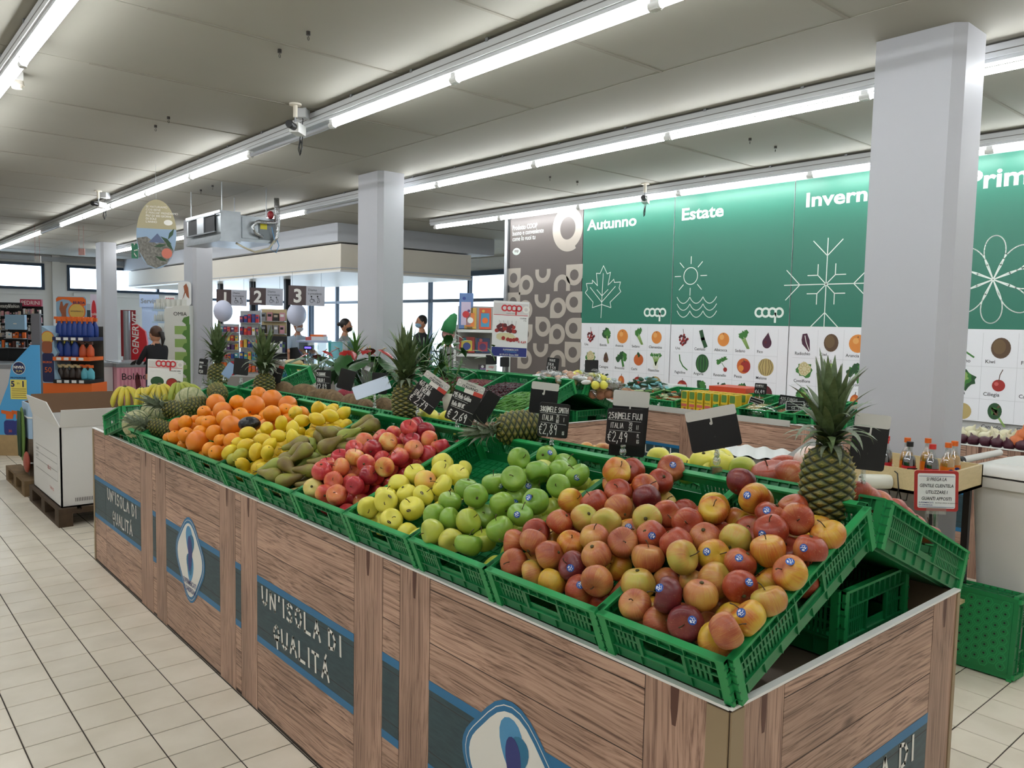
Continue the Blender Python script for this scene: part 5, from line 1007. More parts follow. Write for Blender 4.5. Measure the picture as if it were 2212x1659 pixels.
def icon(b, F, kind, cx, cy, s, sd=0):
    C_ = CM_; d = .0072
    if kind in ('orange', 'apricot', 'clementine'): b.disc(F, cx, cy, s * (.42 if kind == 'orange' else .36), d, C_['org']); b.disc(F, cx - s * .1, cy + s * .12, s * .14, d + .0004, mat('print_orglight', 'e8a860', .5)); b.disc(F, cx, cy + s * .3, s * .03, d + .0006, C_['brown'])
    elif kind == 'grapes':
        q = random.Random(3)
        for i in range(22): a = q.random() * 6.28; r = s * .32 * q.random() ** .5; b.disc(F, cx + r * math.cos(a) * .9, cy - s * .06 + r * math.sin(a), s * .075, d + .0001 * i, C_['wine'] if i % 3 else C_['red'], 10)
        b.ribbon(F, [(cx - s * .06, cy + s * .5), (cx, cy + s * .2)], s * .03, d, C_['brown'])
    elif kind == 'leafy':
        blob(b, F, cx - s * .02, cy + s * .12, s * .36, d, C_['dgrn'], sd, amp=.35); blob(b, F, cx + s * .06, cy + s * .16, s * .24, d + .0004, C_['grn'], sd + 1, amp=.4); b.ribbon(F, [(cx + s * .04, cy - s * .05), (cx + s * .16, cy - s * .42)], s * .12, d + .0006, C_['lgrn'])
    elif kind == 'celery':
        for k in (-.1, 0, .1): b.ribbon(F, [(cx - s * .12 + k * s, cy + s * .15), (cx + s * .22 + k * s * .5, cy - s * .42)], s * .07, d, C_['lgrn'])
        for i, (x, y) in enumerate(((-.25, .25), (-.1, .35), (.02, .25), (.1, .4), (-.15, .15))): blob(b, F, cx + x * s, cy + y * s, s * .14, d + .0004 + .0001 * i, C_['grn'], i + sd, 12, .5)
    elif kind == 'cauli':
        blob(b, F, cx, cy, s * .42, d, C_['grn'], sd, amp=.3); blob(b, F, cx, cy + s * .04, s * .34, d + .0004, C_['cream'], sd + 2, amp=.15)
        for i in range(9): a = i * .7; b.ring(F, cx + s * .2 * math.cos(a), cy + s * .04 + s * .2 * math.sin(a), s * .09, s * .07, d + .0008, C_['tan'], 8)
    elif kind == 'chestnut': b.poly(F, [(cx - s * .2, cy - s * .1), (cx - s * .14, cy - s * .26), (cx + s * .12, cy - s * .28), (cx + s * .22, cy - s * .1), (cx + s * .12, cy + s * .2), (cx, cy + s * .36), (cx - s * .14, cy + s * .18)][::1], d, C_['brown']); b.disc(F, cx - s * .04, cy, s * .06, d + .0004, C_['purp'])
    elif kind == 'broccoli':
        b.ribbon(F, [(cx, cy), (cx + s * .12, cy - s * .42)], s * .16, d, C_['grn'])
        for i, (x, y) in enumerate(((-.22, .1), (0, .28), (.2, .2), (-.08, .12), (.24, .02), (-.3, -.02))): blob(b, F, cx + x * s, cy + y * s, s * .18, d + .0004 + .0001 * i, C_['dgrn'] if i % 2 else C_['grn'], i + sd, 14, .3)
    elif kind == 'kaki': b.disc(F, cx, cy, s * .36, d, C_['dorg'], ry=s * .34); blob(b, F, cx, cy + s * .3, s * .14, d + .0004, C_['dgrn'], 4, 10, .6)
    elif kind == 'fennel':
        blob(b, F, cx, cy - s * .3, s * .2, d, C_['white'], 3, amp=.15)
        for k in (-.3, -.15, 0, .15, .3): b.ribbon(F, [(cx, cy - s * .25), (cx + k * s, cy + s * .4)], s * .07, d + .0003, C_['lgrn'])
        for k in (-.3, -.1, .1, .3): blob(b, F, cx + k * s, cy + s * .32, s * .12, d + .0006, C_['grn'], int(k * 10) + 9, 12, .7)
    elif kind == 'cucumber': b.ribbon(F, [(cx - s * .14, cy + s * .38), (cx - s * .02, cy), (cx + s * .16, cy - s * .38)], s * .24, d, C_['dgrn'])
    elif kind == 'fig': b.poly(F, [(cx + s * .26 * math.cos(t), cy - s * .1 + s * .28 * math.sin(t)) if math.sin(t) < .8 else (cx + s * .06, cy + s * .42) for t in [2 * PI * i / 20 for i in range(20)]], d, C_['purp']); b.disc(F, cx - s * .07, cy - s * .08, s * .07, d + .0004, C_['wine'])
    elif kind == 'bean': b.ribbon(F, [(cx - s * .25, cy + s * .4), (cx - s * .2, cy + s * .1), (cx, cy - s * .2), (cx + s * .3, cy - s * .4)], s * .07, d, C_['grn'])
    elif kind == 'watermelon':
        b.disc(F, cx, cy, s * .42, d, C_['dgrn'], 24, s * .5)
        for k in (-.24, -.08, .08, .24): b.ribbon(F, [(cx + k * s, cy - s * .36), (cx + k * s * 1.25, cy), (cx + k * s, cy + s * .36)], s * .045, d + .0004, C_['grn'])
    elif kind == 'radish':
        b.disc(F, cx + s * .18, cy - s * .25, s * .12, d, C_['red']); b.ribbon(F, [(cx + s * .15, cy - s * .15), (cx - s * .05, cy + s * .1)], s * .03, d, C_['grn'])
        for i, (x, y) in enumerate(((-.25, .15), (-.05, .25), (.15, .32))): blob(b, F, cx + x * s, cy + y * s, s * .14, d + .0004, C_['grn'], i, 12, .5)
    elif kind == 'peach': b.disc(F, cx, cy, s * .4, d, C_['dorg']); b.disc(F, cx + s * .1, cy - s * .03, s * .3, d + .0003, C_['red']); b.disc(F, cx - s * .15, cy - s * .12, s * .16, d + .0006, C_['org']); b.ribbon(F, [(cx, cy + s * .3), (cx + s * .05, cy + s * .2)], s * .04, d + .0008, C_['brown'])
    elif kind == 'melon':
        b.disc(F, cx, cy, s * .44, d, C_['tan'], 24)
        for k in (-.36, -.2, 0, .2, .36): b.ribbon(F, [(cx + k * s * .6, cy + s * .38), (cx + k * s, cy), (cx + k * s * .6, cy - s * .38)], s * .025, d + .0004, C_['brown'])
    elif kind == 'radicchio':
        b.poly(F, [(cx - s * .22, cy + s * .1), (cx - s * .18, cy - s * .1), (cx + s * .18, cy - s * .46), (cx + s * .24, cy - s * .4), (cx + s * .2, cy + s * .1), (cx + s * .05, cy + s * .42), (cx - s * .18, cy + s * .38)], d, C_['purp']); b.ribbon(F, [(cx - s * .05, cy + s * .3), (cx + s * .02, cy), (cx + s * .2, cy - s * .4)], s * .04, d + .0004, C_['white'])
    elif kind == 'kiwi': b.disc(F, cx, cy, s * .36, d, C_['brown'], 20, s * .42); b.disc(F, cx - s * .06, cy + s * .05, s * .24, d + .0004, mat('print_kiwi', '6e5638', .5), 16, s * .3)
    elif kind == 'pear': b.disc(F, cx - s * .03, cy - s * .15, s * .3, d, C_['lgrn']); b.disc(F, cx + s * .04, cy + s * .2, s * .17, d + .0003, C_['lgrn']); b.ribbon(F, [(cx + s * .05, cy + s * .33), (cx + s * .02, cy + s * .52)], s * .03, d + .0005, C_['brown'])
    elif kind == 'onion': b.disc(F, cx, cy, s * .24, d, C_['dorg'], 18, s * .32); b.ribbon(F, [(cx, cy + s * .3), (cx + s * .02, cy + s * .42)], s * .04, d, C_['brown']); b.disc(F, cx - s * .06, cy, s * .1, d + .0004, C_['org'], 12, s * .2)
    elif kind == 'apple': b.disc(F, cx, cy, s * .34, d, C_['red']); b.disc(F, cx - s * .1, cy + s * .05, s * .14, d + .0004, C_['dorg']); b.ribbon(F, [(cx, cy + s * .28), (cx + s * .02, cy + s * .44)], s * .03, d + .0005, C_['brown'])
    elif kind == 'herb':
        b.ribbon(F, [(cx - s * .15, cy + s * .1), (cx + s * .3, cy - s * .45)], s * .025, d, C_['grn'])
        for i in range(9): q = random.Random(i); blob(b, F, cx - s * .3 + q.random() * s * .5, cy + s * .05 + q.random() * s * .3, s * .06, d + .0003, C_['dgrn'], i, 8, .7)
    elif kind == 'lettuce': blob(b, F, cx, cy, s * .44, d, C_['dgrn'], sd, amp=.3); blob(b, F, cx - s * .02, cy + s * .05, s * .34, d + .0003, C_['grn'], sd + 3, amp=.4); blob(b, F, cx, cy + s * .1, s * .2, d + .0006, C_['lgrn'], sd + 5, amp=.5)
    elif kind == 'beet': b.disc(F, cx, cy, s * .42, d, C_['wine']); b.disc(F, cx - s * .1, cy + s * .1, s * .14, d + .0004, C_['purp'])
    elif kind == 'cherry': b.disc(F, cx, cy - s * .18, s * .24, d, C_['red']); b.disc(F, cx - s * .08, cy - s * .12, s * .08, d + .0004, C_['pink']); b.ribbon(F, [(cx, cy), (cx + s * .03, cy + s * .25), (cx + s * .12, cy + s * .46)], s * .03, d + .0005, C_['brown'])
    elif kind == 'artichoke':
        b.ribbon(F, [(cx + s * .05, cy - s * .1), (cx + s * .3, cy - s * .48)], s * .08, d, C_['lgrn']); b.disc(F, cx - s * .08, cy + s * .1, s * .26, d + .0003, C_['dgrn'], 18, s * .34)
        for i in range(10): q = random.Random(i); b.poly(F, [(cx - s * .28 + q.random() * s * .4 + x, cy - s * .1 + q.random() * s * .4 + y) for x, y in ((0, 0), (s * .08, 0), (s * .04, s * .1))], d + .0006, C_['brown'] if i % 2 else C_['grn'])
    elif kind == 'carrot': b.poly(F, [(cx - s * .1, cy + s * .3), (cx + s * .3, cy - s * .4), (cx + s * .05, cy + s * .35)], d, C_['dorg']); herb = None
    else: b.disc(F, cx, cy, s * .34, d, C_['tan'])
# grid data
ROWZ = None
GR = {'Autunno': [('Uva', 'grapes'), ('Bietola', 'leafy'), ('Arancia', 'orange'), ('Sedano', 'celery'), ('Clementina', 'clementine'), ('Cavolfiore', 'cauli'), ('Castagna', 'chestnut'), ('Broccolo', 'broccoli'), ('Cachi', 'kaki'), ('Finocchio', 'fennel'), ('Carciofo', 'artichoke'), ('Cicoria', 'herb'), ('Cipolla', 'onion'), ('Mela', 'apple'), ('Zucca', 'melon')],
      'Estate': [('Uva', 'grapes'), ('Cetriolo', 'cucumber'), ('Albicocca', 'apricot'), ('Sedano', 'celery'), ('Fico', 'fig'), ('Fagiolino', 'bean'), ('Anguria', 'watermelon'), ('Ravanello', 'radish'), ('Pesca', 'peach'), ('Melone', 'melon'), ('Fragola', 'apple'), ('Bietola', 'leafy'), ('Cicoria', 'herb'), ('Lattuga', 'lettuce'), ('Barbabietola', 'beet')],
      'Inverno': [('Radicchio', 'radicchio'), ('Kiwi', 'kiwi'), ('Arancia', 'orange'), ('Sedano', 'celery'), ('Clementina', 'clementine'), ('Cavolfiore', 'cauli'), ('Pera', 'pear'), ('Broccolo', 'broccoli'), ('Mela', 'apple'), ('Finocchio', 'fennel'), ('Lattuga', 'lettuce'), ('Cicoria', 'herb'), ('Cipolla', 'onion'), ('Mela', 'apple'), ('Bietola', 'leafy')],
      'Primavera': [('Fagiolino', 'bean'), ('Kiwi', 'kiwi'), ('Fragola', 'apple'), ('Sedano', 'celery'), ('Lattuga', 'lettuce'), ('Lattuga', 'lettuce'), ('Ciliegia', 'cherry'), ('Carota', 'herb'), ('Mela', 'apple'), ('Bietola', 'leafy'), ('Patata', 'potato'), ('Carciofo', 'artichoke'), ('Cipolla', 'onion'), ('Mela', 'apple'), ('Bietola', 'leafy')]}
GZ = 1.694; TOPZ = 3.13; CW, RH = .262, .272
def season(name, Y0, Y1, label, title_x, title_h, title_w, draw):
    t, F = banner(label, Y0, Y1, .92, TOPZ, m_bw)
    b = MB(); b.fbox(F, .004, Y0 - Y1 - .006, GZ, TOPZ, .006, .0066, m_bg); b.build('green_field', t)
    b = MB(); vs, fs, wd = text_mesh(name, .025); k = title_h / .70; b.text(F, name, title_x, 2.862, k, .0074, m_bline, sx=title_w / (wd * k), bold=.025); b.build('title', t)
    b = MB(); draw(b, F); b.build('season_drawing', t)
    g = MB(); L0 = .05
    for i in range(1, 6): g.ribbon(F, [(L0 + CW * i, .93), (L0 + CW * i, GZ - .03)], .002, .0068, m_cell)
    for j in range(1, 3): g.ribbon(F, [(L0, GZ - .04 - RH * j), (L0 + CW * 5, GZ - .04 - RH * j)], .002, .0068, m_cell)
    g.build('cell_lines', t)
    for i, (nm, kd) in enumerate(GR[name]):
        c, r = i % 5, i // 5; b = MB(); icon(b, F, kd, L0 + CW * (c + .52), GZ - .04 - RH * (r + .42), .205, i * 7 + len(name)); b.build('produce_picture', t)
        w_ = MB(); w_.text(F, nm, L0 + CW * c + .025, GZ - .045 - RH * (r + 1) + .035, .042, .0072, m_txt, bold=.01); w_.build('produce_name', t)
    return t, F
LW = .009
def leafdraw(b, F):
    o = 7.12
    P = lambda l: [(o - K(900 + x / 4.424, 430 + y / 4.424)[0], K(900 + x / 4.424, 430 + y / 4.424)[1]) for x, y in l]
    b.ribbon(F, P([(1790, 637), (1825, 715), (1857, 700), (1832, 825), (1888, 767), (1893, 797), (1952, 793), (1938, 850), (1955, 885), (1853, 985), (1860, 1038), (1773, 1008), (1683, 1038), (1690, 985), (1615, 895), (1637, 865), (1626, 808), (1685, 805), (1683, 775), (1732, 828), (1722, 710), (1757, 712)]), LW, .0074, m_bline, True)
    for l in ([(1787, 712), (1765, 1135)], [(1663, 845), (1772, 985), (1903, 835)], [(1727, 867), (1775, 925), (1833, 865)]): b.ribbon(F, P(l), LW, .0076, m_bline)
    x0 = o - K(1391, 678)[0]; x1 = o - K(1437, 678)[0]; coop(b, F, x0, 1.83, (x1 - x0) * 1.08, .0074, m_bline)
def sundraw(b, F):
    o = 5.685; P = lambda x, y: (o - K(1250 + x / 3.386, 360 + y / 3.386)[0], K(1250 + x / 3.386, 360 + y / 3.386)[1])
    cx, cy = P(822, 800); b.ring(F, cx, cy, .098, .098 - LW, .0074, m_bline, 36)
    for i in range(8): a = PI / 4 * i; b.ribbon(F, [(cx + .135 * math.cos(a), cy + .135 * math.sin(a)), (cx + .215 * math.cos(a), cy + .215 * math.sin(a))], LW, .0074, m_bline)
    for yy in (985, 1035, 1085):
        x0, y0 = P(722, yy); x1, _ = P(1010, yy); w = (x1 - x0) / 3
        for k in range(3): b.ribbon(F, [(x0 + w * (k + i / 8), y0 + .035 * (1 - 2.0 * math.sin(PI * i / 8) ** .8) + .01) for i in range(9)], LW, .0074, m_bline)
    x0 = o - K(1630, 678)[0]; x1 = o - K(1690, 678)[0]; coop(b, F, x0, 1.83, (x1 - x0) * 1.08, .0074, m_bline)
def snowdraw(b, F):
    o = 4.21; P = lambda x, y: (o - K(1250 + x / 3.386, 360 + y / 3.386)[0], K(1250 + x / 3.386, 360 + y / 3.386)[1])
    cx, cy = P(1812, 860); R = .44
    for i in range(8):
        a = PI / 4 * i; c, s = math.cos(a), math.sin(a); r = R if i % 2 == 0 else R * .52
        f = r * (.62 if i % 2 == 0 else .55); g = r * (.98)
        if i % 2 == 0: b.ribbon(F, [(cx, cy), (cx + r * c, cy + r * s)], LW, .0074, m_bline)
        else: b.ribbon(F, [(cx, cy), (cx + f * c, cy + f * s)], LW, .0074, m_bline)
        L = (r - f) * (1.25 if i % 2 == 0 else 1.0)
        for k in (-1, 1): a2 = a + k * (PI / 4); b.ribbon(F, [(cx + f * c, cy + f * s), (cx + f * c + L * math.cos(a2), cy + f * s + L * math.sin(a2))], LW, .0074, m_bline)
    coop(b, F, 1.1, 1.83, .27, .0074, m_bline)
def flowerdraw(b, F):
    o = 2.75; cx = o - K(2146, 604)[0]; cy = K(2146, 604)[1]; R = .36
    for i in range(8):
        a = PI / 8 * 0 + PI / 4 * i + PI / 2; pts = []
        for k in range(25): t = -1 + 2 * k / 24; rr_ = R * math.cos(t * PI / 2) ** .5; th = a + t * .42 * 1.15; pts.append((cx + rr_ * math.cos(th), cy + rr_ * math.sin(th)))
        b.ribbon(F, pts, LW, .0074 + .0001 * i, m_bline)
    coop(b, F, 1.1, 1.83, .27, .0074, m_bline)
season('Autunno', 7.12, 5.685, 'green autumn banner titled Autunno with an outlined leaf above a produce chart', .075, .125, .80, leafdraw)
season('Estate', 5.685, 4.21, 'green summer banner titled Estate with a sun and waves above a produce chart', .09, .127, .56, sundraw)
season('Inverno', 4.21, 2.755, 'green winter banner titled Inverno with an outlined snowflake, partly behind the near column', .11, .132, .76, snowdraw)
season('Primavera', 2.75, 1.30, 'green spring banner titled Primavera with a flower outline, right of the near column', .10, .15, 1.02, flowerdraw)
# grey pattern banner
t, F = banner('dark grey banner with beige ring pattern and the words Prodotto COOP', 8.556, 7.122, .92, TOPZ, m_bgrey)
o_ = 8.556; P6 = lambda x, y: (o_ - K(900 + x / 4.424, 430 + y / 4.424)[0], K(900 + x / 4.424, 430 + y / 4.424)[1])
b = MB(); cx, cy = P6(1510, 272); b.ring(F, 1.17, cy, .30, .155, .0070, m_bbeige, 40, 62, 298); b.ring(F, 1.17, cy, .30, .155, .0070, m_bbeige, 40, -32, 62) if False else None
b.ring(F, 1.15, cy, .275, .145, .0072, m_bbeige, 40)
for s, y in (('Prodotto COOP', 300), ('buono e conveniente', 352), ('come lo vuoi tu', 405)):
    x0, z0 = P6(918, y); b.text(F, s, x0, z0, .092, .0074, m_bline, sx=.82, bold=.02 if 'COOP' in s else .004)
x0, z0 = P6(958, 502); b.poly(F, [(x0 + .085 * math.cos(2 * PI * i / 24) * (1), z0 + .05 * math.sin(2 * PI * i / 24) * abs(math.sin(2 * PI * i / 24)) ** .3) for i in range(24)], .0074, m_bline); coop(b, F, x0 - .045, z0 + .006, .095, .0078, m_bgrey)
b.build('headline', t)
def ptile(kind, cx, cy, w, h):
    b = MB(); d = .0072; r0 = .52
    n = 32; inner = [(cx + w / 2 * r0 * math.cos(2 * PI * i / n), cy + h / 2 * r0 * math.sin(2 * PI * i / n)) for i in range(n)]
    def out(corners):
        pts = []
        for i in range(n):
            a = 2 * PI * i / n; c, s = math.cos(a), math.sin(a); q = int(a / (PI / 2)) % 4
            if q in corners: k = 1 / max(abs(c), abs(s))
            else: k = 1
            pts.append((cx + w / 2 * c * k, cy + h / 2 * s * k))
        return pts
    if kind == 'q': b.band(F, out((0, 1)), inner, d, m_bbeige)
    elif kind == 'b': b.band(F, out((2,)), inner, d, m_bbeige)
    elif kind == 'd': b.band(F, out((1,)), inner, d, m_bbeige)
    elif kind == 'p': b.band(F, out((0, 3)), inner, d, m_bbeige)
    elif kind == 'U':
        b.add([F.p(cx + w / 2 * k * math.cos(PI + PI * i / 14), cy + h / 2 * k * math.sin(PI + PI * i / 14), d) for k in (1, r0) for i in range(15)], [(i, i + 1, 16 + i, 15 + i) for i in range(14)], m_bbeige)
        for s in (-1, 1): b.poly(F, [(cx + s * w / 2, cy), (cx + s * w / 2, cy + h * .18), (cx + s * w / 2 * r0, cy + h * .18), (cx + s * w / 2 * r0, cy)], d, m_bbeige)
    elif kind == 'n':
        b.add([F.p(cx + w / 2 * k * math.cos(PI * i / 14), cy + h / 2 * k * math.sin(PI * i / 14), d) for k in (1, r0) for i in range(15)], [(i, i + 1, 16 + i, 15 + i) for i in range(14)], m_bbeige)
        for s in (-1, 1): b.poly(F, [(cx + s * w / 2, cy), (cx + s * w / 2, cy - h * .3), (cx + s * w / 2 * r0, cy - h * .3), (cx + s * w / 2 * r0, cy)], d, m_bbeige)
    b.build('ring_motif', t)
for kind, x, y in (('q', 930, 755), ('b', 1050, 820), ('U', 1210, 705), ('n', 1392, 820), ('q', 1510, 725), ('q', 925, 985), ('U', 1202, 945), ('b', 1355, 1040), ('p', 1505, 985), ('b', 1040, 1060), ('d', 1210, 1220), ('b', 1345, 1290), ('p', 1500, 1235), ('q', 1040, 1290), ('U', 1187, 1415), ('n', 1350, 1540), ('q', 1495, 1465), ('b', 1035, 1530)):
    cx, cy = P6(x, y); ptile(kind, cx, cy, .30, .27)
# wall cable tray over the banners
tag(MB().box(7.2, 7.3, -3, 8.6, 3.14, 3.18, m_rail).build('cable_tray'), 'narrow white rail holding the tops of the season banners', 'rail')

# ================================================================== SECOND ISLAND AND WALL COUNTER
isl2 = thing('display_island', 'second timber printed island with cherries and beans under the poster', 'display island', (3.85, 4.3, 0))
F2 = Fr((3.85, 7.2, 0), -YV, ZV)
clad(isl2, F2, [('plank', 0, .7), ('post', .7, .87), ('plank', .87, 1.7), ('post', 1.7, 1.87), ('plank', 1.87, 2.73), ('post', 2.73, 2.9)], m_wy)
F2e = Fr((3.85, 4.3, 0), XV, ZV)
clad(isl2, F2e, [('post', 0, .17), ('plank', .17, .98), ('post', .98, 1.15)], m_wx, texts=((.17, .98),))
MB().box(3.86, 4.99, 4.31, 7.2, .775, .79, m_wall).build('deck', isl2); MB().box(4.985, 5.0, 4.31, 7.2, 0, .88, mdf()).build('rear_panel', isl2)
world_parent(isl2)
for i, lb in enumerate(('near green crate of green beans beside the smith price board', 'green crate of dark cherries behind the beans', 'green crate of cherries with a white paper liner under the poster', 'green crate of small red cherries behind the golden price board', 'green crate farther back behind the leafy plants', 'last green crate of the second island on the aisle side')):
    y0 = 4.32 + .403 * i
    crate(basis(U1, YV, W1, (3.848, y0 + .004, .905)), .395, label=lb, group='green crates on the second island')
for i, lb in enumerate(('far side crate of bagged potatoes at the near end of the second island', 'far side crate of bagged yellow fruit behind the small blank board', 'far side crate of bagged fruit in the middle of the second island', 'far side crate near the poster pole', 'far side crate behind the cherries', 'last far side crate of the second island')):
    crate(basis(U2, -YV, W2, (5.045, 4.32 + .403 * (i + 1), .885)), .395, H=.125, label=lb, group='far side crates on the second island')
crate(basis(YV, -XV, ZV, (4.85, 4.40, .795)), .385, L=.56, H=.185, label='upright green crate propping the ridge of the second island', group='prop')
crate(basis(XV, YV, ZV, (4.05, 6.78, 1.0)), .395, H=.13, label='green crate standing level at the far end of the second island', group='prop')
m_ch1 = mat('cherry_red', '7a1c20', .25, noise=(30, .4, '4e1218')); m_ch2 = mat('cherry_dark', '42141c', .25, noise=(30, .3, '2c1418')); m_beanp = mat('bean_pod', '4f8a2c', .4, noise=(30, .3, '3a6e24'))
def pile(name, label, cat, y0, y1, mt, kind, n, w0=.05, dw=.06, u0=.03, u1=.55, base=3.848, seed=1):
    q = random.Random(seed); b = MB()
    for i in range(n):
        u = q.uniform(u0, u1); y = q.uniform(y0 + .03, y1 - .03); w = w0 + dw * math.sin(PI * (u - u0) / (u1 - u0)) * q.uniform(.6, 1)
        p = Vector((base, y, .905)) + U1 * u + W1 * w
        if kind == 'round': b.ell(p, .0125, .0125, .0115, mt, 7, 5)
        else:
            a = q.uniform(0, 6.28); dd = (HR * math.cos(a) + (U1) * math.sin(a)) * .045
            b.tube([p - dd, p - dd * .3 + W1 * .006, p + dd * .3 + W1 * .006, p + dd], [.004, .0085, .0085, .003], 5, mt)
    return tag(b.build(name), label, cat, kind='stuff')
pile('bean_heap', 'heap of green bean pods in the near crate of the second island', 'beans', 4.33, 4.72, m_beanp, 'pod', 420, seed=2, u1=.4)
pile('cherry_heap', 'heap of dark cherries behind the beans', 'cherries', 4.73, 5.12, m_ch2, 'round', 800, seed=3)
pile('cherry_heap', 'heap of red cherries in the crate with the paper liner', 'cherries', 5.14, 5.53, m_ch1, 'round', 800, seed=4)
pile('cherry_heap', 'heap of small red cherries behind the golden price board', 'cherries', 5.55, 5.93, m_ch1, 'round', 800, seed=5)
tag(MB().box(0, .5, 0, .37, 0, .003, m_white).build('paper_liner'), 'white paper liner under the red cherries', 'paper').matrix_world = basis(U1, YV, W1, (3.90, 5.15, .94))
# poster signs on poles
def poster(label, px, py, wp, hp, D, fruit, pole=None, group='white supermarket posters'):
    c = at(px, py, D); w, h = wp * D / FPX, hp * D / FPX
    t = thing('price_poster', label, 'poster', c, 0, group); F = Fr((0, 0, 0), HR, ZV).sub(0, 0, -.03)
    b = MB(); b.rr(F, -w / 2, -h / 2, w / 2, h / 2, .006, -.003, m_white, .006); b.build('panel', t)
    b = MB(); b.fbox(F, -w * .48, w * .48, h * .26, h * .46, .003, .0036, mat('poster_grey', 'cfcbc8', .5)); b.fbox(F, -w * .48, w * .48, h * .245, h * .255, .003, .004, m_redp)
    coop(b, F, -w * .28, h * .375, w * .60, .0042, m_redp); b.ring(F, w * .42, h * .36, w * .10, w * .05, .0040, m_ink)
    b.text(F, 'INSIEME, SEMPRE', 0, h * .272, h * .022, .0042, m_slate, 'c'); b.build('coop_heading', t)
    if h > wp * .9 * D / FPX:
        b = MB(); b.fbox(F, -w * .49, w * .49, -h * .49, -h * .33, .003, .0036, m_lb3); b.text(F, 'SUPERMERCATI', w * .04, -h * .385, h * .04, .004, m_ink, 'c', bold=.01); b.text(F, 'DI SARDEGNA', w * .04, -h * .42, h * .034, .004, m_lb1, 'c', bold=.01); b.text(F, 'dal 10 al 21 Giugno 2020', 0, -h * .475, h * .042, .004, m_ink, 'c', sx=.8, bold=.02); b.build('date_band', t)
    if fruit == 'cherry':
        b = MB(); q = random.Random(5)
        blob(b, F, -w * .12, -h * .14, w * .28, .0036, CM_['cream'], 2, 20, .1, .42)
        for i in range(26): a = q.uniform(0, PI); r = w * .25 * q.random() ** .5; b.disc(F, -w * .12 + r * math.cos(a) * 1.1, -h * .04 + r * math.sin(a) * .8, w * .055, .0040 + .0001 * i, CM_['wine'] if i % 3 else CM_['red'], 12)
        for x in (-.18, -.05, .03, .12, .2): b.disc(F, x * w, -h * .2 + abs(x - .05) * h * .15, w * .055, .0070, CM_['red'], 12)
        for i in range(5): x = -.3 + i * .12; b.ribbon(F, [(x * w * .8, h * .04), (x * w - .02 * w, h * .15)], w * .006, .0068, CM_['brown'])
        b.build('cherry_picture', t)
        b = MB(); b.text(F, 'CILIEGIE', w * .44, h * .19, h * .032, .004, m_slate, 'r', bold=.01); b.text(F, 'al kg', w * .44, h * .155, h * .028, .004, m_slate, 'r'); b.text(F, '\u20ac 4,69', w * .46, -h * .24, h * .055, .0074, m_redp, 'r', bold=.02); b.build('price_print', t)
    else:
        b = MB(); b.disc(F, -w * .22, -h * .18, w * .19, .0038, CM_['dgrn'], 24, w * .14); b.disc(F, w * .2, -h * .22, w * .17, .0040, CM_['red'], 24, w * .15); b.ring(F, w * .2, -h * .22, w * .17, w * .155, .0042, CM_['dgrn'], ky=.9)
        b.text(F, 'ANGURIE NERE', w * .44, h * .15, h * .05, .004, m_slate, 'r', bold=.01); b.text(F, 'al kg', w * .44, h * .09, h * .04, .004, m_slate, 'r'); b.build('melon_picture', t)
    if pole: b = MB(); b.cyl(F.p(w * .02, -h / 2, -.006), F.p(w * .02, -h / 2, -.006) - ZV * pole, .008, n=8, mt=m_white); b.build('pole', t)
    return t
m_redp = mat('coop_red', 'c62a33', .45)
poster('white cherry poster with red coop heading on a pole over the second island', 1102, 711, 77, 120, dep(Vector((4.42, 5.5, 1.7))), 'cherry', pole=.62)
poster('white watermelon poster with red coop heading behind the bananas', 357, 812, 76, 70, 6.1, 'melon', pole=.12)
# ------------------------------------------------------------------ wall counter
wc = thing('wall_counter', 'long timber printed counter under the season banners', 'counter', (5.8, 4.8, 0))
FW = Fr((5.8, 5.2, 0), -YV, ZV); yw = lambda px: 5.2 - atX(px, 905 + (px - 1590) * .12, 5.8).y
a1, a2, a3, a4, a5 = yw(1470), yw(1500), yw(1545), yw(1565), yw(1732)
clad(wc, FW, [('plank', 0, a1), ('post', a1, a2), ('plank', a2, a3), ('post', a3, a4), ('plank', a4, a5), ('post', a5, a5 + .17), ('plank', a5 + .17, a5 + .23), ('post', a5 + .23, a5 + .4), ('plank', a5 + .4, a5 + 1.2), ('post', a5 + 1.2, a5 + 1.37), ('plank', a5 + 1.37, a5 + 1.45), ('post', a5 + 1.45, a5 + 1.62), ('plank', a5 + 1.62, a5 + 2.6)], m_wy, texts=((a1 - .86, a1), (a5 + .4, a5 + 1.2)), logos=((a4 + a5) / 2,))
m_shelf = mat('shelf_grey', 'b6b4ae', .5)
b = MB(); b.box(5.81, 7.24, -1.5, 5.2, .85, .87, m_shelf); b.box(5.79, 5.802, 3.3, 4.8, .88, .93, m_shelf); b.build('shelf_top', wc)
MB().box(5.83, 7.24, 5.17, 5.19, 0, .85, mdf()).build('end_board', wc); world_parent(wc)
def wct(px, py, X): return atX(px, py, X)
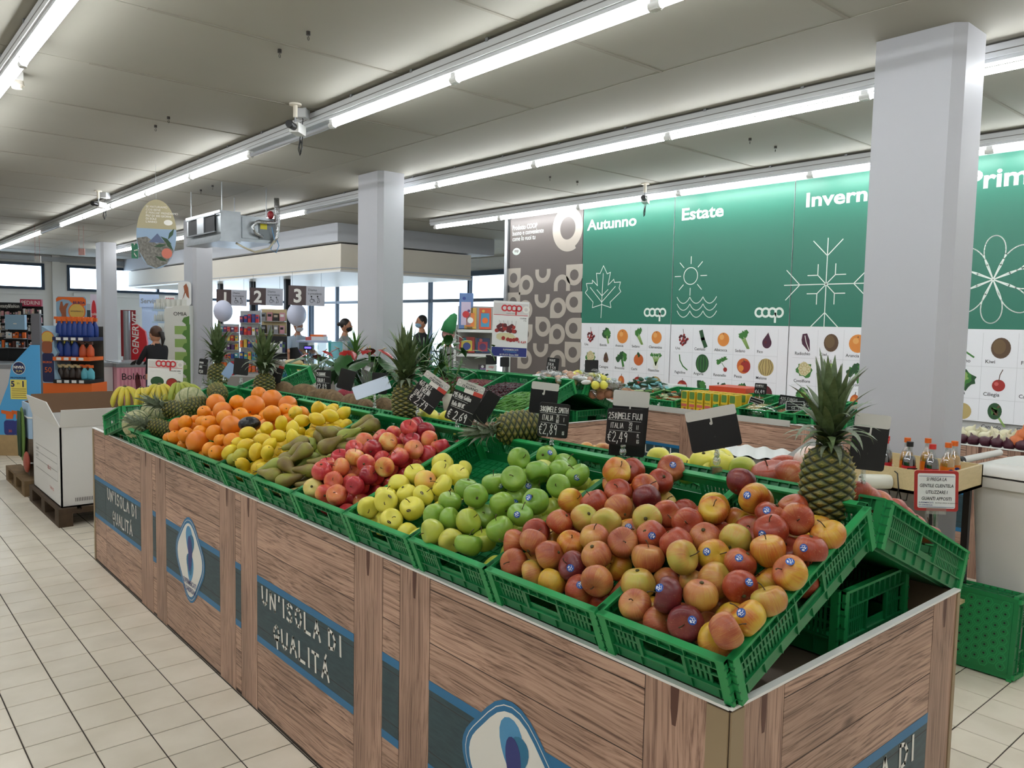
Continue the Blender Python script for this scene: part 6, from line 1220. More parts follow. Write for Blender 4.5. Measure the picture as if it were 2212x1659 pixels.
# crates on the counter
for i, (px, py, lb) in enumerate(((1415, 868, 'green crate of bagged salads at the left end of the wall counter'), (1588, 885, 'green crate of nuts behind the tilted black board'), (1640, 890, 'green crate of dried fruit with a plastic bag on it'), (1705, 900, 'green crate of brown mushrooms behind the white framed price tag'), (1765, 905, 'green crate of small potatoes behind the near pineapple crown'))):
    p = atX(px, py, 6.0 if i else 5.95); crate(basis(Vector((.99, 0, .14)).normalized(), YV, Vector((-.14, 0, .99)).normalized(), (5.86, p.y - .3, .885)), .42, H=.10, label=lb, group='green crates on the wall counter')
m_bagg = glass_mat('clear_bag', (.9, .93, .93), .25)
def heap(name, label, cat, c, rx, ry, h, kinds, n, seed=1, sz=.03):
    q = random.Random(seed); b = MB(); c = Vector(c)
    for i in range(n):
        a = q.uniform(0, 6.28); r = q.random() ** .5; x, y = rx * r * math.cos(a), ry * r * math.sin(a); z = h * (1 - r * r) * q.uniform(.4, 1)
        T = Matrix.Rotation(q.uniform(0, 3), 3, 'Z') @ Matrix.Rotation(q.uniform(0, 1.5), 3, 'X'); m, k = kinds[i % len(kinds)]
        b.ell(c + Vector((x, y, z)), sz * k[0], sz * k[1], sz * k[2], m, 8, 5, T)
    return tag(b.build(name), label, cat, kind='stuff')
m_lf = mat('salad_green', '55803a', .5); m_lf2 = mat('salad_dark', '28482a', .5); m_lf3 = mat('leek_pale', 'b8c49a', .5); m_car = mat('carrot', 'c8602a', .5)
heap('bagged_vegetables', 'heap of bagged salads, leeks and carrots at the left end of the wall counter', 'vegetables', atX(1435, 872, 6.2), .25, .62, .15, [(m_lf, (2.4, .8, .3)), (m_lf2, (2, .9, .4)), (m_lf3, (3, .4, .3)), (m_car, (2, .35, .35)), (m_white, (.9, .7, .1)), (m_lf3, (2.4, .3, .3))], 260, 5)
heap('bagged_greens', 'heap of dark bagged greens below the white carton on the wall counter', 'vegetables', atX(1400, 842, 6.6), .15, .35, .14, [(m_lf2, (2.4, 1.0, .4)), (mat('mint_bag', '8cc6cc', .3), (1.5, 1, .3))], 60, 6)
tag(MB().box(-.11, .11, -.16, .16, 0, .16, m_white).build('carton'), 'small white carton standing at the back of the wall counter', 'box').location = atX(1441, 862, 6.7)
m_ybox = mat('yellow_carton', 'd8b62c', .4); m_rbox = mat('red_carton', 'cf4a2c', .4)
k_ = 0
for r in range(2):
    for i in range(7):
        p = Vector((5.95 + r * .16, atX(1484, 878, 5.95).y - i * .085, .88))
        b = MB(); b.box(-.045, .045, -.034, .034, 0, .20, m_ybox); o = b.build('fruit_carton'); o.location = p
        tag(o, 'yellow fruit carton in the ' + ('front' if r == 0 else 'rear') + ' line on the wall counter', 'carton', 'yellow fruit cartons ' + str(r))
        d = MB(); G = Fr((-.0455, .0, 0), -YV, ZV); d.rr(G, -.028, .13, .026, .195, .01, 0, m_lf); d.fbox(G, -.03, .03, .06, .085, .0002, .0004, CM_['pink']); d.disc(G, .008, .035, .018, .0003, m_car); d.disc(G, .008, .035, .008, .0006, CM_['brown']); d.text(G, 'Prugne', -.028, .1, .018, .0005, CM_['dgrn'], bold=.02); d.build('carton_print', o)
for i in range(3):
    o = MB().box(-.15, .15, -.2, .2, 0, .11, m_rbox).build('red_box'); o.location = (6.5, atX(1570, 850, 6.5).y - (.0 if i == 0 else .44 if i == 1 else .1), .88 + (.12 if i == 2 else .0)); tag(o, ('orange red box beside the yellow cartons', 'orange red box farther right with a pale flap', 'orange red box stacked on top of another')[i], 'box', 'orange red boxes')
m_nut = mat('nut_brown', '9c7a4a', .7); m_mush = mat('mushroom', '8c6a48', .7)
for px, py, mt, s, lb in ((1588, 884, m_nut, 9, 'heap of small nuts behind the tilted black board'), (1645, 886, mat('pale_nut', 'c6b078', .7), 10, 'heap of pale dried fruit in the wall counter crate'), (1712, 896, m_mush, 11, 'heap of brown mushrooms in the wall counter crate'), (1770, 905, m_nut, 12, 'heap of small brown potatoes in the wall counter crate')):
    heap('dry_heap', lb, 'produce', atX(px, py, 6.1), .17, .17, .05, [(mt, (1, .8, .8))], 150, s, .018)
b = MB(); b.ell((0, 0, 0), .12, .16, .07, m_bagg, 14, 8); o = b.build('plastic_bag'); o.location = atX(1645, 890, 5.95); tag(o, 'crumpled clear plastic bag lying over the wall counter edge', 'bag')
gp = 'price boards on the wall counter'
board('small black price board high above the wall counter', 1643, 840, 26, 24, -.05, 6.3, lines=[('330 MIRTILLI', .06, .7, .16, .02, .5), ('_', .1, .62, .9, .01, 1), ('~6,49', .06, .1, .3, .03, .75)], group=gp)
board('white framed price board tilted below the small black one', 1633, 870, 32, 20, -.3, 6.1, frame=1, lines=[('_', .1, .7, .9, .03, 1), ('_', .1, .45, .9, .03, 1), ('7,99', .3, .1, .3, .03, .75)], group=gp)
board('white framed price board on a thin stand near the pineapple crown', 1717, 877, 40, 20, .0, 5.95, frame=1, lines=[('_', .1, .7, .9, .03, 1), ('_', .1, .45, .9, .03, 1), ('14,30', .3, .1, .3, .03, .75)], group=gp)
board('wide dark price board behind the framed one', 1712, 872, 60, 32, -.12, 6.2, lines=[('425 FUNGHI', .04, .66, .2, .02, .4), ('_', .05, .6, .6, .01, 1), ('ITALIA', .05, .34, .18, .02, .5), ('~ 3', .05, .06, .2, .03, .7)], group=gp, clip=False)
board('wide dark price board partly behind the tall pineapple crown', 1748, 878, 44, 34, -.1, 6.1, lines=[('KIWI ITALIA', .1, .5, .2, .02, .5), ('1,99', .3, .1, .25, .02, .75)], group=gp, clip=False)
board('black price board right of the yellow cartons', 1577, 870, 30, 26, -.04, 6.0, lines=[('301 NOCCIOLE', .05, .7, .16, .02, .5), ('CHILE', .1, .4, .2, .02, .6), ('~ 4,99', .06, .08, .22, .03, .75)], group=gp)
gp = 'price boards on the second island'
board('small price board above the bagged potatoes', 1194, 787, 26, 28, -.1, 4.5, lines=[('PATATE', .2, .72, .16, .02, .6), ('ITALIA', .1, .4, .2, .02, .6), ('~ 1,59', .06, .08, .26, .03, .75)], group=gp)
board('small blank black board above the bagged fruit', 1278, 791, 29, 27, 0, 4.6, group=gp)
board('small blank dark board left of the poster pole', 1090, 782, 20, 21, 0, 4.4, D=7.0, group=gp)
p = thing('price_card', 'small white card with a red heading hanging below the poster', 'card', at(1061, 800, 7.2), 0); F = Fr((0, 0, 0), HR, ZV); b = MB(); b.fbox(F, -.05, .05, -.07, .05, 0, .003, m_white); b.build('card', p); b = MB(); b.fbox(F, -.05, .05, .055, .14, 0, .003, m_slate); b.build('dark_card', p); b = MB(); b.fbox(F, -.045, -.015, -.04, .0, .003, .0035, m_redp); b.disc(F, .015, -.02, .015, .0035, CM_['wine']); b.fbox(F, -.05, .05, -.085, -.07, 0, .004, m_lb3); coop(b, F, -.025, .03, .05, .0035, m_redp); b.build('card_print', p)
# bagged goods on the far side of the second island
heap('bagged_potatoes', 'heap of bagged potatoes at the near end of the second island', 'potatoes', atX(1300, 852, 4.75), .2, .3, .10, [(mat('potato', 'a87a52', .6), (1.3, 1, 1)), (mat('potato_skin', '8a5c40', .6), (1.3, 1, 1)), (m_bagg, (2, 1.6, .8))], 90, 21, .036)
heap('bagged_fruit', 'heap of bagged yellow fruit under the small blank board', 'fruit', atX(1270, 828, 4.62), .16, .25, .09, [(m_gold, (1.2, 1.1, 1)), (m_bagg, (2.2, 1.6, .8))], 60, 22, .034)
heap('bagged_onions', 'heap of small bagged onions between the small price boards', 'onions', atX(1215, 820, 4.5), .14, .35, .06, [(mat('onion', 'c09a80', .5), (1.1, 1, 1)), (m_bagg, (2.2, 1.6, .8)), (m_white, (1.6, .8, .5))], 70, 23, .03)
# onions at the right end of the wall counter
m_won = mat('white_onion', 'd9d3b4', .35); m_ron = mat('red_onion', '4a1e2c', .35); m_oon = mat('net_onion', 'd0703a', .4)
om = lambda mt: proto(MB().lathe([(0, -.03), (.022, -.027), (.034, -.010), (.035, .004), (.026, .02), (.009, .031), (.004, .05), (0, .052)], 14, mt))
OW, ORD_, OO = om(m_won), om(m_ron), om(m_oon)
for r in range(3):
    for i in range(9):
        p = Vector((5.87 + r * .075, atX(2078, 950, 5.87).y - i * .072 + (r % 2) * .03, .93 + r * .022)); k = 0 if r else 1
        me = ORD_ if k else OW; o = inst(me, 'onion'); o.matrix_world = Matrix.Translation(p) @ Matrix.Rotation(RNG.uniform(-.8, .8), 4, 'X') @ Matrix.Rotation(RNG.uniform(-.8, .8), 4, 'Y') @ Matrix.Scale(1.15, 4)
        tag(o, 'dark red onion in the front line right of the near column' if k else 'white onion behind the red ones right of the near column', 'onion', 'red onions' if k else 'white onions')
for i, p in enumerate((Vector((5.9, atX(2198, 950, 5.9).y, .95)), Vector((5.93, atX(2212, 940, 5.93).y, .99)))): o = inst(OO, 'onion'); o.location = p; o.scale = (1.5,) * 3; tag(o, 'orange onion at the right edge of the wall counter', 'onion', 'orange onions')
# ------------------------------------------------------------------ white tray, scale
m_box = mat('grey_box', '7c7872', .5)
p0 = atZ(1568, 985, .93); t = thing('tray_box', 'grey box with a wavy white lid between the island and the wall counter', 'box', p0, 0)
F = Fr((0, 0, 0), (atZ(1742, 1006, .93) - p0), (atZ(1720, 962, .93) - atZ(1742, 1006, .93)))
Wd = (atZ(1742, 1006, .93) - p0).length
b = MB(); b.fbox(F, 0, Wd, 0, .42, -.9, -.0, m_box); b.build('body', t)
b = MB(); n = 30; vs = []
for i in range(n + 1):
    for y, s in ((-.01, 0), (.43, 0)): vs.append(F.p(-.01 + (Wd + .02) * i / n, y, .012 + .008 * math.sin(i * .9)))
b.add(vs, [(2 * i, 2 * i + 2, 2 * i + 3, 2 * i + 1) for i in range(n)], m_white, True); b.build('wavy_lid', t)
t = thing('scale_arm', 'grey tilted scale screen beside a bag behind the tall pineapple', 'scale', at(1738, 975, 2.9)); b = MB(); F = Fr((0, 0, 0), HR, ZV).sub(0, 0, .62); b.fbox(F, -.06, .06, -.008, .008, -.05, .05, m_box); b.build('screen', t); b = MB(); b.cyl((0, 0, 0), (.03, 0, -.14), .012, mt=m_black); b.cyl((.03, 0, -.14), (.03, 0, -t.location.z), .018, mt=m_black); b.build('post', t)
b = MB(); b.ell((0, 0, 0), .06, .05, .05, mat('snack_bag', 'c87030', .35, noise=(25, .5, 'd8d4cc')), 14, 9); o = b.build('snack_bag'); o.location = atX(1752, 1000, 2.17); tag(o, 'orange and white bag behind the tall pineapple', 'bag')
# ------------------------------------------------------------------ drinks rack, bin, leaning crate
m_lwood = mat('pale_wood', 'cdb98c', .5, noise=(20, .12), stretch=(1, 6, 6))
t = thing('drinks_rack', 'pale wooden drinks shelf on a black frame against the near column', 'rack', (3.95, 1.5, 0))
XA, XB, YA, YB = 3.88, 4.36, 1.42, 2.05
def W(b, *a): return b.box(*a)
b = MB(); b.box(XA, XB, YA, YB, .885, .90, m_lwood); b.box(XA, XA + .015, YA, YB, .885, 1.0, m_lwood); b.box(XA, XB, YA, YA + .015, .885, 1.0, m_lwood); b.box(XB - .015, XB, YA, YB, .885, 1.0, m_lwood); b.build('shelf_box', t)
b = MB(); b.box(XA, XB, YA, YB, .32, .335, m_lwood); b.build('lower_shelf', t)
for x, y in ((XA + .03, YA + .05), (XA + .03, YB - .05), (XB - .04, YA + .05), (XB - .04, YB - .05)): MB().box(x - .015, x + .015, y - .015, y + .015, 0, .885, m_black).build('leg', t)
world_parent(t)
def bottle_proto(liq, lab, cap, body=True):
    gl = m_clip
    b = MB(); pr = [(0, 0), (.026, 0), (.031, .008), (.031, .05), (.029, .065), (.031, .08), (.031, .125), (.027, .15), (.016, .175), (.0125, .19), (.0125, .205)]
    b.lathe([(r * .97, z) for r, z in pr[:8]] + [(.02, .158), (0, .158)], 16, liq)
    o1 = proto(b); o2 = proto(MB().lathe(pr, 16, gl)); o3 = proto(MB().lathe([(.0316, .06), (.0318, .062), (.0318, .112), (.0316, .114)], 18, lab)); o4 = proto(MB().cyl((0, 0, .205), (0, 0, .228), .0155, n=14, mt=cap))
    return o1, o2, o3, o4
m_cola = mat('cola', '1a0e0c', .15); m_fan = mat('orangeade', 'd99a1c', .2); m_lr = mat('label_red', 'b01c26', .35); m_lo = mat('label_orange', 'e07818', .35); m_cr = mat('cap_red', 'c4302a', .4); m_co = mat('cap_orange', 'd8641c', .4); m_cb = mat('cap_black', '141416', .4)
BT = {'r': bottle_proto(m_cola, m_lr, m_cr), 'k': bottle_proto(m_cola, m_lr, m_cb), 'o': bottle_proto(m_fan, m_lo, m_co)}
BL = {'r': 'cola bottle with red cap', 'k': 'cola bottle with black cap', 'o': 'orangeade bottle with orange cap'}
def bottle(k, p, sh, i):
    t = thing('drink_bottle', BL[k] + (' on the upper drinks shelf' if sh else ' on the lower drinks shelf'), 'bottle', p, RNG.uniform(0, 6), 'drink bottles ' + k + str(sh))
    for n, m in zip(('drink', 'shell', 'label', 'cap'), BT[k]): inst(m, n, t)
    G = Fr(Vector((0, 0, 0)), HR, ZV); f = MB(); a = t.rotation_euler.z
    R3 = Matrix.Rotation(-a, 3, 'Z'); G = Fr(R3 @ (-HF * .0325), R3 @ HR, ZV)
    if k == 'o': f.disc(G, 0, .088, .016, .0005, m_lb3); f.text(G, 'fanta', 0, .084, .014, .001, m_ink, 'c', slant=.2, bold=.02)
    elif k == 'r': f.text(G, 'Coca-Cola', 0, .082, .016, .0005, m_ink, 'c', sx=.75, slant=.3, bold=.015)
    else: f.fbox(G, -.02, .02, .07, .096, .0003, .0006, CM_['pink']); f.fbox(G, -.024, .024, .1, .106, .0003, .0008, m_slate)
    f.build('label_print', t)
    return t
for i, (k, x, y) in enumerate((('r', 3.93, 1.96), ('k', 3.93, 1.83), ('k', 3.92, 1.60), ('r', 3.93, 1.50), ('o', 4.05, 1.475), ('o', 4.14, 1.48), ('r', 4.03, 1.76), ('o', 4.06, 1.67), ('o', 4.13, 1.60), ('r', 4.03, 1.9), ('r', 3.93, 1.72))): bottle(k, (x, y, .90), 1, i)
for i in range(12): bottle('rkoo'[i % 4] if i % 3 else 'o', (3.93 + (i % 3) * .085, 1.48 + (i // 3) * .12, .335), 0, i)
b = MB(); f_ = 1
t = thing('glove_dispenser', 'roll of thin gloves on a bent black wire holder at the drinks shelf', 'dispenser', atX(1900, 1040, 3.85))
b.cyl(HR * -.09, HR * .05, .035, n=16, mt=mat('glove_roll', 'd6d6c8', .4)); b.build('glove_roll', t)
b = MB()
for x in (.06, .11): b.tube([HR * x + ZV * z + HF * y for z, y in ((.06, 0), (.05, -.05), (-.02, -.07), (-.08, -.05), (-.09, .0), (-.04, .03), (.06, .02))], .003, 6, m_black, True)
b.tube([HR * -.1 + ZV * .02, HR * .12 + ZV * .02], .003, 6, m_black); b.build('wire_holder', t)
# bin
t = thing('waste_bin', 'large white wheeled bin with a rounded lid at the right edge', 'bin', (4.68, 1.19, 0), 0); m_bin = mat('bin_white', 'd4d2cc', .4, bump=(200, .1))
def rrect(w, d, r, z, n=5):
    pts = []
    for cx, cy, a0 in ((w - r, d - r, 0), (-w + r, d - r, 90), (-w + r, -d + r, 180), (w - r, -d + r, 270)):
        for k in range(n + 1): q = math.radians(a0 + 90 * k / n); pts.append(Vector((cx + r * math.cos(q), cy + r * math.sin(q), z)))
    return pts
def loft(b, rings, mt, smooth=True, cap=True):
    n = len(rings[0]); b.add([v for r in rings for v in r], [(j * n + i, j * n + (i + 1) % n, (j + 1) * n + (i + 1) % n, (j + 1) * n + i) for j in range(len(rings) - 1) for i in range(n)], mt, smooth)
    if cap: b.add(rings[-1], [tuple(range(n))], mt); b.add(rings[0], [tuple(range(n))[::-1]], mt)
b = MB(); loft(b, [rrect(.22, .24, .05, .02), rrect(.27, .30, .06, .90)], m_bin); b.build('body', t)
b = MB(); loft(b, [rrect(.29, .33, .07, .88), rrect(.295, .335, .07, .93)], m_bin); b.build('rim', t)
b = MB(); loft(b, [rrect(.295, .335, .08, .94), rrect(.29, .33, .09, .965), rrect(.25, .28, .09, .985), rrect(.235, .26, .09, .987), rrect(.22, .24, .08, .998)], m_bin); b.build('lid', t)
b = MB(); b.cyl((-.26, .36, .99), (.26, .36, .99), .018, n=12, mt=m_bin); b.cyl((-.27, .36, .99), (-.22, .36, .99), .021, n=12, mt=m_dark); b.cyl((-.25, .3, .96), (-.25, .36, .99), .012, n=8, mt=m_bin); b.build('handle', t)
b = MB(); b.box(-.28, .28, -.305, -.295, .40, .43, m_grey); b.build('band', t)
for s in (-1, 1): MB().cyl((s * .2, .25, .08), (s * .24, .25, .08), .08, n=16, mt=m_dark).build('wheel', t)
t.rotation_euler.z = -.05
# green crate standing on edge against the bin
t = crate(Matrix.Identity(4), .385, L=.58, H=.13, label='green crate leaning on its side against the white bin, honeycomb bottom outwards', group='crate by the bin')
t.matrix_world = Matrix.Translation((4.2, 1.19, .012)) @ Matrix.Rotation(.1, 4, 'Y') @ basis(YV, ZV, XV)
hb = MB(); m_hex = m_green2
for i in range(13):
    for j in range(8):
        x, y = .05 + i * .038, .05 + j * .042 + (i % 2) * .021
        if y > .345: continue
        b_ = [(x + .022 * math.cos(PI / 3 * k), y + .022 * math.sin(PI / 3 * k)) for k in range(6)]; c_ = [(x + .018 * math.cos(PI / 3 * k), y + .018 * math.sin(PI / 3 * k)) for k in range(6)]
        G = Fr((0, 0, 0), XV, -YV)
        hb.band(Fr((0, 0, -.001), YV, XV), [(p[1], p[0]) for p in b_], [(p[1], p[0]) for p in c_], .004, m_hex); hb.disc(Fr((0, 0, -.001), YV, XV), y, x, .005, .0042, m_dark, 6)
hb.build('honeycomb', t, kind='stuff')
# ================================================================== LEFT SIDE, DISPLAYS AND TILLS
def blk(F, name, label, cat, w, h, dpt, mt, group=None):
    return tag(MB().fbox(F, 0, w, 0, h, -dpt, 0, mt).build(name), label, cat, group)
# pallet with white carton
m_pal = mat('pallet_wood', '7d6545', .8, noise=(14, .35)); m_pal2 = mat('pallet_dark', '4c3a28', .8, noise=(14, .35)); m_kraft = mat('kraft', '6e523a', .8)
def pallet(label, x, y, L, W_, mt):
    t = thing('pallet', label, 'pallet', (x, y, 0), 0, None)
    for i in range(3):
        for j in range(3): MB().box(i * (W_ - .1) / 2, i * (W_ - .1) / 2 + .1, j * (L - .14) / 2, j * (L - .14) / 2 + .14, .022, .1, mt).build('block', t)
    for i in range(3): MB().box(i * (W_ - .1) / 2, i * (W_ - .1) / 2 + .1, 0, L, 0, .022, mt).build('board', t)
    for j in range(3): MB().box(0, W_, j * (L - .14) / 2, j * (L - .14) / 2 + .14, .1, .122, mt).build('board', t)
    for i in range(5): MB().box(i * (W_ - .13) / 4, i * (W_ - .13) / 4 + .13, 0, L, .122, .144, mt).build('board', t)
    return t
t = pallet('dark wooden pallet under the white carton', 1.30, 6.88, 1.2, .8, m_pal2)
f = MB(); f.text(Fr((.33, -.001, .04), XV, ZV), 'EPAL', 0, 0, .05, .001, m_pal2); f.ring(Fr((.4, -.001, .058), XV, ZV), 0, 0, .09, .085, .001, m_pal2, ky=.45)
pallet('light wooden pallet under the watermelon bin', 1.29, 8.25, 1.0, .85, m_pal)
t = thing('carton_bin', 'tall white carton with open flaps on the dark pallet', 'box', (1.33, 6.93, .144), 0); W_, L, H = .76, 1.1, 1.0 - .0
zt = over_z = None
H = atY(150, 922, 6.93).z - .144
m_ctn = mat('carton_white', 'd9d8d6', .55); b = MB()
b.box(0, .012, 0, L, 0, H, m_ctn); b.box(W_ - .012, W_, 0, L, 0, H, m_ctn); b.box(0, W_, 0, .012, 0, H, m_ctn); b.box(0, W_, L - .012, L, 0, H, m_ctn); b.box(0, W_, 0, L, 0, .01, m_kraft); b.build('walls', t)
def quad(b, pts, mt, th=.006):
    p = [Vector(q) for q in pts]; n = (p[1] - p[0]).cross(p[2] - p[0]).normalized() * th; b.add(p + [q + n for q in p], [(0, 1, 2, 3), (7, 6, 5, 4), (0, 4, 5, 1), (1, 5, 6, 2), (2, 6, 7, 3), (3, 7, 4, 0)], mt)
b = MB(); quad(b, [(0, 0, H), (W_, 0, H), (W_, -.05, H + .14), (0, -.05, H + .14)], m_ctn); b.build('flap', t)
b = MB(); quad(b, [(0, 0, H), (0, L, H), (-.06, L - .1, H + .18), (-.05, .22, H + .18)], m_ctn); b.build('flap', t)
b = MB(); quad(b, [(0, L, H), (W_, L, H), (W_, L + .05, H + .17), (0, L + .05, H + .17)], m_kraft); b.build('flap', t); b = MB(); quad(b, [(W_, 0, H), (W_, L, H), (W_ + .05, L, H + .17), (W_ + .05, .0, H + .17)], m_kraft); b.build('flap', t)
b = MB(); G = Fr((0, L, 0), -YV, ZV); m_fg = mat('print_green_dark', '2a5a44', .5)
for z in (.62, .52, .42, .30): b.ribbon(G, [(L * .12, z * H), (L * .9, z * H)], .003, .001, m_slate)
b.ribbon(G, [(L * .9, .62 * H), (L * .9, .3 * H)], .003, .001, m_slate); b.text(G, '-05-A1', L * .55, .38 * H, .05, .001, m_redp); b.text(G, 'TARA: KG', L * .62, .14 * H, .035, .001, m_redp); b.text(G, 'CALIBRO', L * .12, .55 * H, .03, .001, m_slate); b.text(G, 'LOTTO', L * .12, .45 * H, .03, .001, m_slate)
G = Fr((0, 0, 0), XV, ZV); b.ring(G, .72, .60 * H, .17, .145, .0125, m_fg, a0=90, a1=270, ky=1.4)
for q, (x, y, a) in enumerate(((.55, .42 * H, .3), (.52, .3 * H, -.2), (.64, .34 * H, .8))): b.poly(G.sub(x, y, a), [(-.1, 0), (-.05, .04), (.03, .045), (.1, 0), (.03, -.04), (-.05, -.045)], .0125, m_fg); b.poly(G.sub(x, y, a), [(-.085, 0), (-.045, .03), (.03, .035), (.085, 0), (.03, -.03), (-.045, -.035)], .0130, mat('print_leafgrey', '9db0a4', .5))
for i in range(14): b.box(.1 + i * .012, .104 + i * .012, -.001, 0, .04, .07, m_slate)
b.build('carton_print', t)
t = thing('melon_bin', 'blue open octagonal bin with a watermelon picture on the light pallet', 'box', (1.72, 8.68, .144), 0)
Hb = .68; R8 = lambda r, z: [Vector((r * .88 * math.cos(PI / 8 + PI / 4 * k), r * math.sin(PI / 8 + PI / 4 * k), z)) for k in range(8)]
m_sky = mat('bin_sky', '9fbcd8', .5); m_grass_ = mat('bin_field', '6a5a48', .6, noise=(10, .4))
b = MB(); loft(b, [R8(.42, 0), R8(.42, .35)], m_grass_, False, False); loft(b, [R8(.42, .35), R8(.42, Hb)], m_sky, False, False); loft(b, [R8(.40, Hb), R8(.40, .02)], m_kraft, False, False); loft(b, [R8(.42, Hb), R8(.40, Hb)], m_sky, False, False); b.build('walls', t)
b = MB(); G = Fr((-.37, 0, .45), -YV, ZV); b.ell((-.37, .0, .38), .02, .13, .26, mat('melon_green', '5f7d3a', .5), 16, 10)
for k in (-.08, -.03, .03, .08): b.tube([(-.392, k * .6, .6), (-.395, k, .4), (-.392, k * .6, .17)], .008, 4, m_lf2)
b.ell((-.37, -.2, .14), .025, .1, .1, mat('melon_flesh', 'a04a3a', .5), 12, 8); b.build('melon_picture', t)
b = MB(); b.tube([Vector((v.x * 1.01, v.y * 1.01, .55)) for v in R8(.42, 0)], .008, 5, m_white, True); b.tube([Vector((v.x * 1.01, v.y * 1.01, .12)) for v in R8(.42, 0)], .008, 5, m_white, True); b.build('strap', t)
# sun care standee
c = atZ(60, 985, 0); D = dep(c); k = D / FPX; F = Fr((0, 0, 0), HR, ZV)
t = thing('sun_care_standee', 'blue cardboard standee with a round navy badge and 5 in 1 panel', 'display', c, 0); X_ = lambda px: (px - 60) * k; Z_ = lambda py: (985 - py) * k
m_sb = mat('standee_blue', '4b9fd6', .45); m_sand = mat('standee_sand', 'b09468', .6, noise=(14, .15)); m_navy = mat('navy', '1b2352', .4); m_yel = mat('panel_yellow', 'e0cf62', .5)
P2 = lambda l: [(X_(x), Z_(y)) for x, y in l]
b = MB(); b.prism(F, P2([(72, 745), (30, 790), (22, 830), (2, 880), (-10, 930), (-10, 985), (90, 985), (90, 745)][::-1]), -.02, 0, m_sb); b.fbox(F, X_(-10), X_(90), 0, Z_(940), 0, .002, m_sand); b.build('panel', t)
MB().fbox(F, X_(72), X_(90), Z_(985), Z_(678), -.06, -.02, mat('side_grey', '5b5a60', .5)).build('side_post', t); MB().fbox(F, X_(0), X_(165), 0, Z_(940), -.35, -.06, m_sand).build('base', t)
b = MB(); b.disc(F, X_(46), Z_(795), 14 * k, .003, m_ink, 28); b.disc(F, X_(46), Z_(795), 13 * k, .0035, m_navy, 28); b.text(F, 'NIVEA', X_(46), Z_(796), 8 * k, .004, m_ink, 'c', bold=.03); b.text(F, 'SUN', X_(46), Z_(804), 7 * k, .004, m_yel, 'c')
b.fbox(F, X_(27), X_(62), Z_(862), Z_(820), .003, .0035, m_yel); b.text(F, '5', X_(28), Z_(835), 17 * k, .004, m_navy, bold=.04); b.text(F, 'in', X_(41), Z_(830), 8 * k, .004, m_navy); b.text(F, '1', X_(50), Z_(835), 17 * k, .004, m_navy, bold=.04); b.text(F, 'PROTEZIONE', X_(44), Z_(818), 5.5 * k, .004, m_navy, 'c', bold=.02)
for q in range(5): b.ribbon(F, [(X_(30), Z_(840 + q * 4.5)), (X_(60), Z_(840 + q * 4.5))], .006, .004, m_kraft)
for x in (24, 46): b.rr(F, X_(x - 13), Z_(940), X_(x + 13), Z_(908), 6 * k, .003 + .001 * (x > 40), m_lb3); b.poly(F, P2([(x - 8, 905), (x + 6, 905), (x + 10, 890), (x - 18, 886), (x - 18, 893), (x - 8, 895)]), .005, m_co); b.text(F, '30', X_(x), Z_(934), 8 * k, .0055, m_co, 'c')
b.build('standee_print', t)
# orange display with sprays
c = atZ(143, 905, .3); c = at(143, 865, 10.6); D = 10.6; k = D / FPX; c.z = max(c.z, .1)
t = thing('sun_care_rack', 'orange cardboard sun care rack with three shelves and an orange slice header', 'display', Vector((c.x, c.y, 0)), 0); zb = at(143, 865, D).z
X_ = lambda px: (px - 143) * k; Z_ = lambda py: zb + (865 - py) * k
m_or = mat('rack_orange', 'e2681c', .45); m_rb = mat('rack_sky', '8fb0c8', .5); m_slice = mat('orange_slice', 'd9b85a', .5); m_tan = mat('figure_tan', '9a5636', .5)
MB().fbox(F, X_(88), X_(197), .0, Z_(828), -.42, -.02, m_or).build('base', t)
b = MB(); b.rr(F, X_(90), Z_(700), X_(157), Z_(640), 6 * k, -.40, m_rb, .01); b.poly(F, P2([(90, 652), (90, 645), (95, 641), (150, 641), (156, 646), (156, 658), (145, 664), (130, 658), (118, 648), (105, 646)][::-1]), -.388, m_or); b.text(F, 'BILBOA', X_(141), Z_(656), 8 * k, -.385, m_navy, 'c', bold=.03)
b.disc(F, X_(136), Z_(673), 19 * k, -.387, m_slice, 28); b.ring(F, X_(136), Z_(673), 19 * k, 17 * k, -.386, m_or); b.text(F, 'VITAMINA C', X_(136), Z_(674), 5 * k, -.384, m_navy, 'c')
b.poly(F, P2([(100, 700), (102, 680), (97, 668), (100, 652), (104, 651), (106, 662), (112, 655), (118, 655), (112, 668), (112, 680), (114, 700)]), -.387, m_tan); b.build('header', t)
b = MB(); b.prism(F, P2([(90, 705), (112, 718), (125, 722), (118, 735), (118, 750), (125, 762), (118, 775), (118, 800), (125, 815), (128, 828), (90, 828)][::-1]), -.40, -.02, m_rb); b.disc(F, X_(104), Z_(730), 14 * k, -.018, m_slice); b.ring(F, X_(104), Z_(730), 14 * k, 12.5 * k, -.017, m_or); b.rr(F, X_(92), Z_(826), X_(117), Z_(764), 4 * k, -.018, m_navy); b.text(F, '50', X_(96), Z_(805), 16 * k, -.015, m_or); b.text(F, 'BILBOA', X_(93), Z_(785), 6 * k, -.015, m_or, bold=.02); b.rr(F, X_(92), Z_(764), X_(114), Z_(738), 6 * k, -.016, m_tan); b.build('side_panel', t)
MB().fbox(F, X_(118), X_(192), Z_(828), Z_(705), -.41, -.40, mat('rack_inside', '4a4a44', .6)).build('back_panel', t)
for (y, mt) in ((728, m_navy), (771, m_or), (820, m_slate)): b = MB(); b.fbox(F, X_(116), X_(195), Z_(y + 8), Z_(y), -.36, 0, mt); [b.fbox(F, X_(124 + q * 16), X_(134 + q * 16), Z_(y + 7), Z_(y + 1), 0, .004, m_white) for q in range(4)]; b.build('shelf', t)
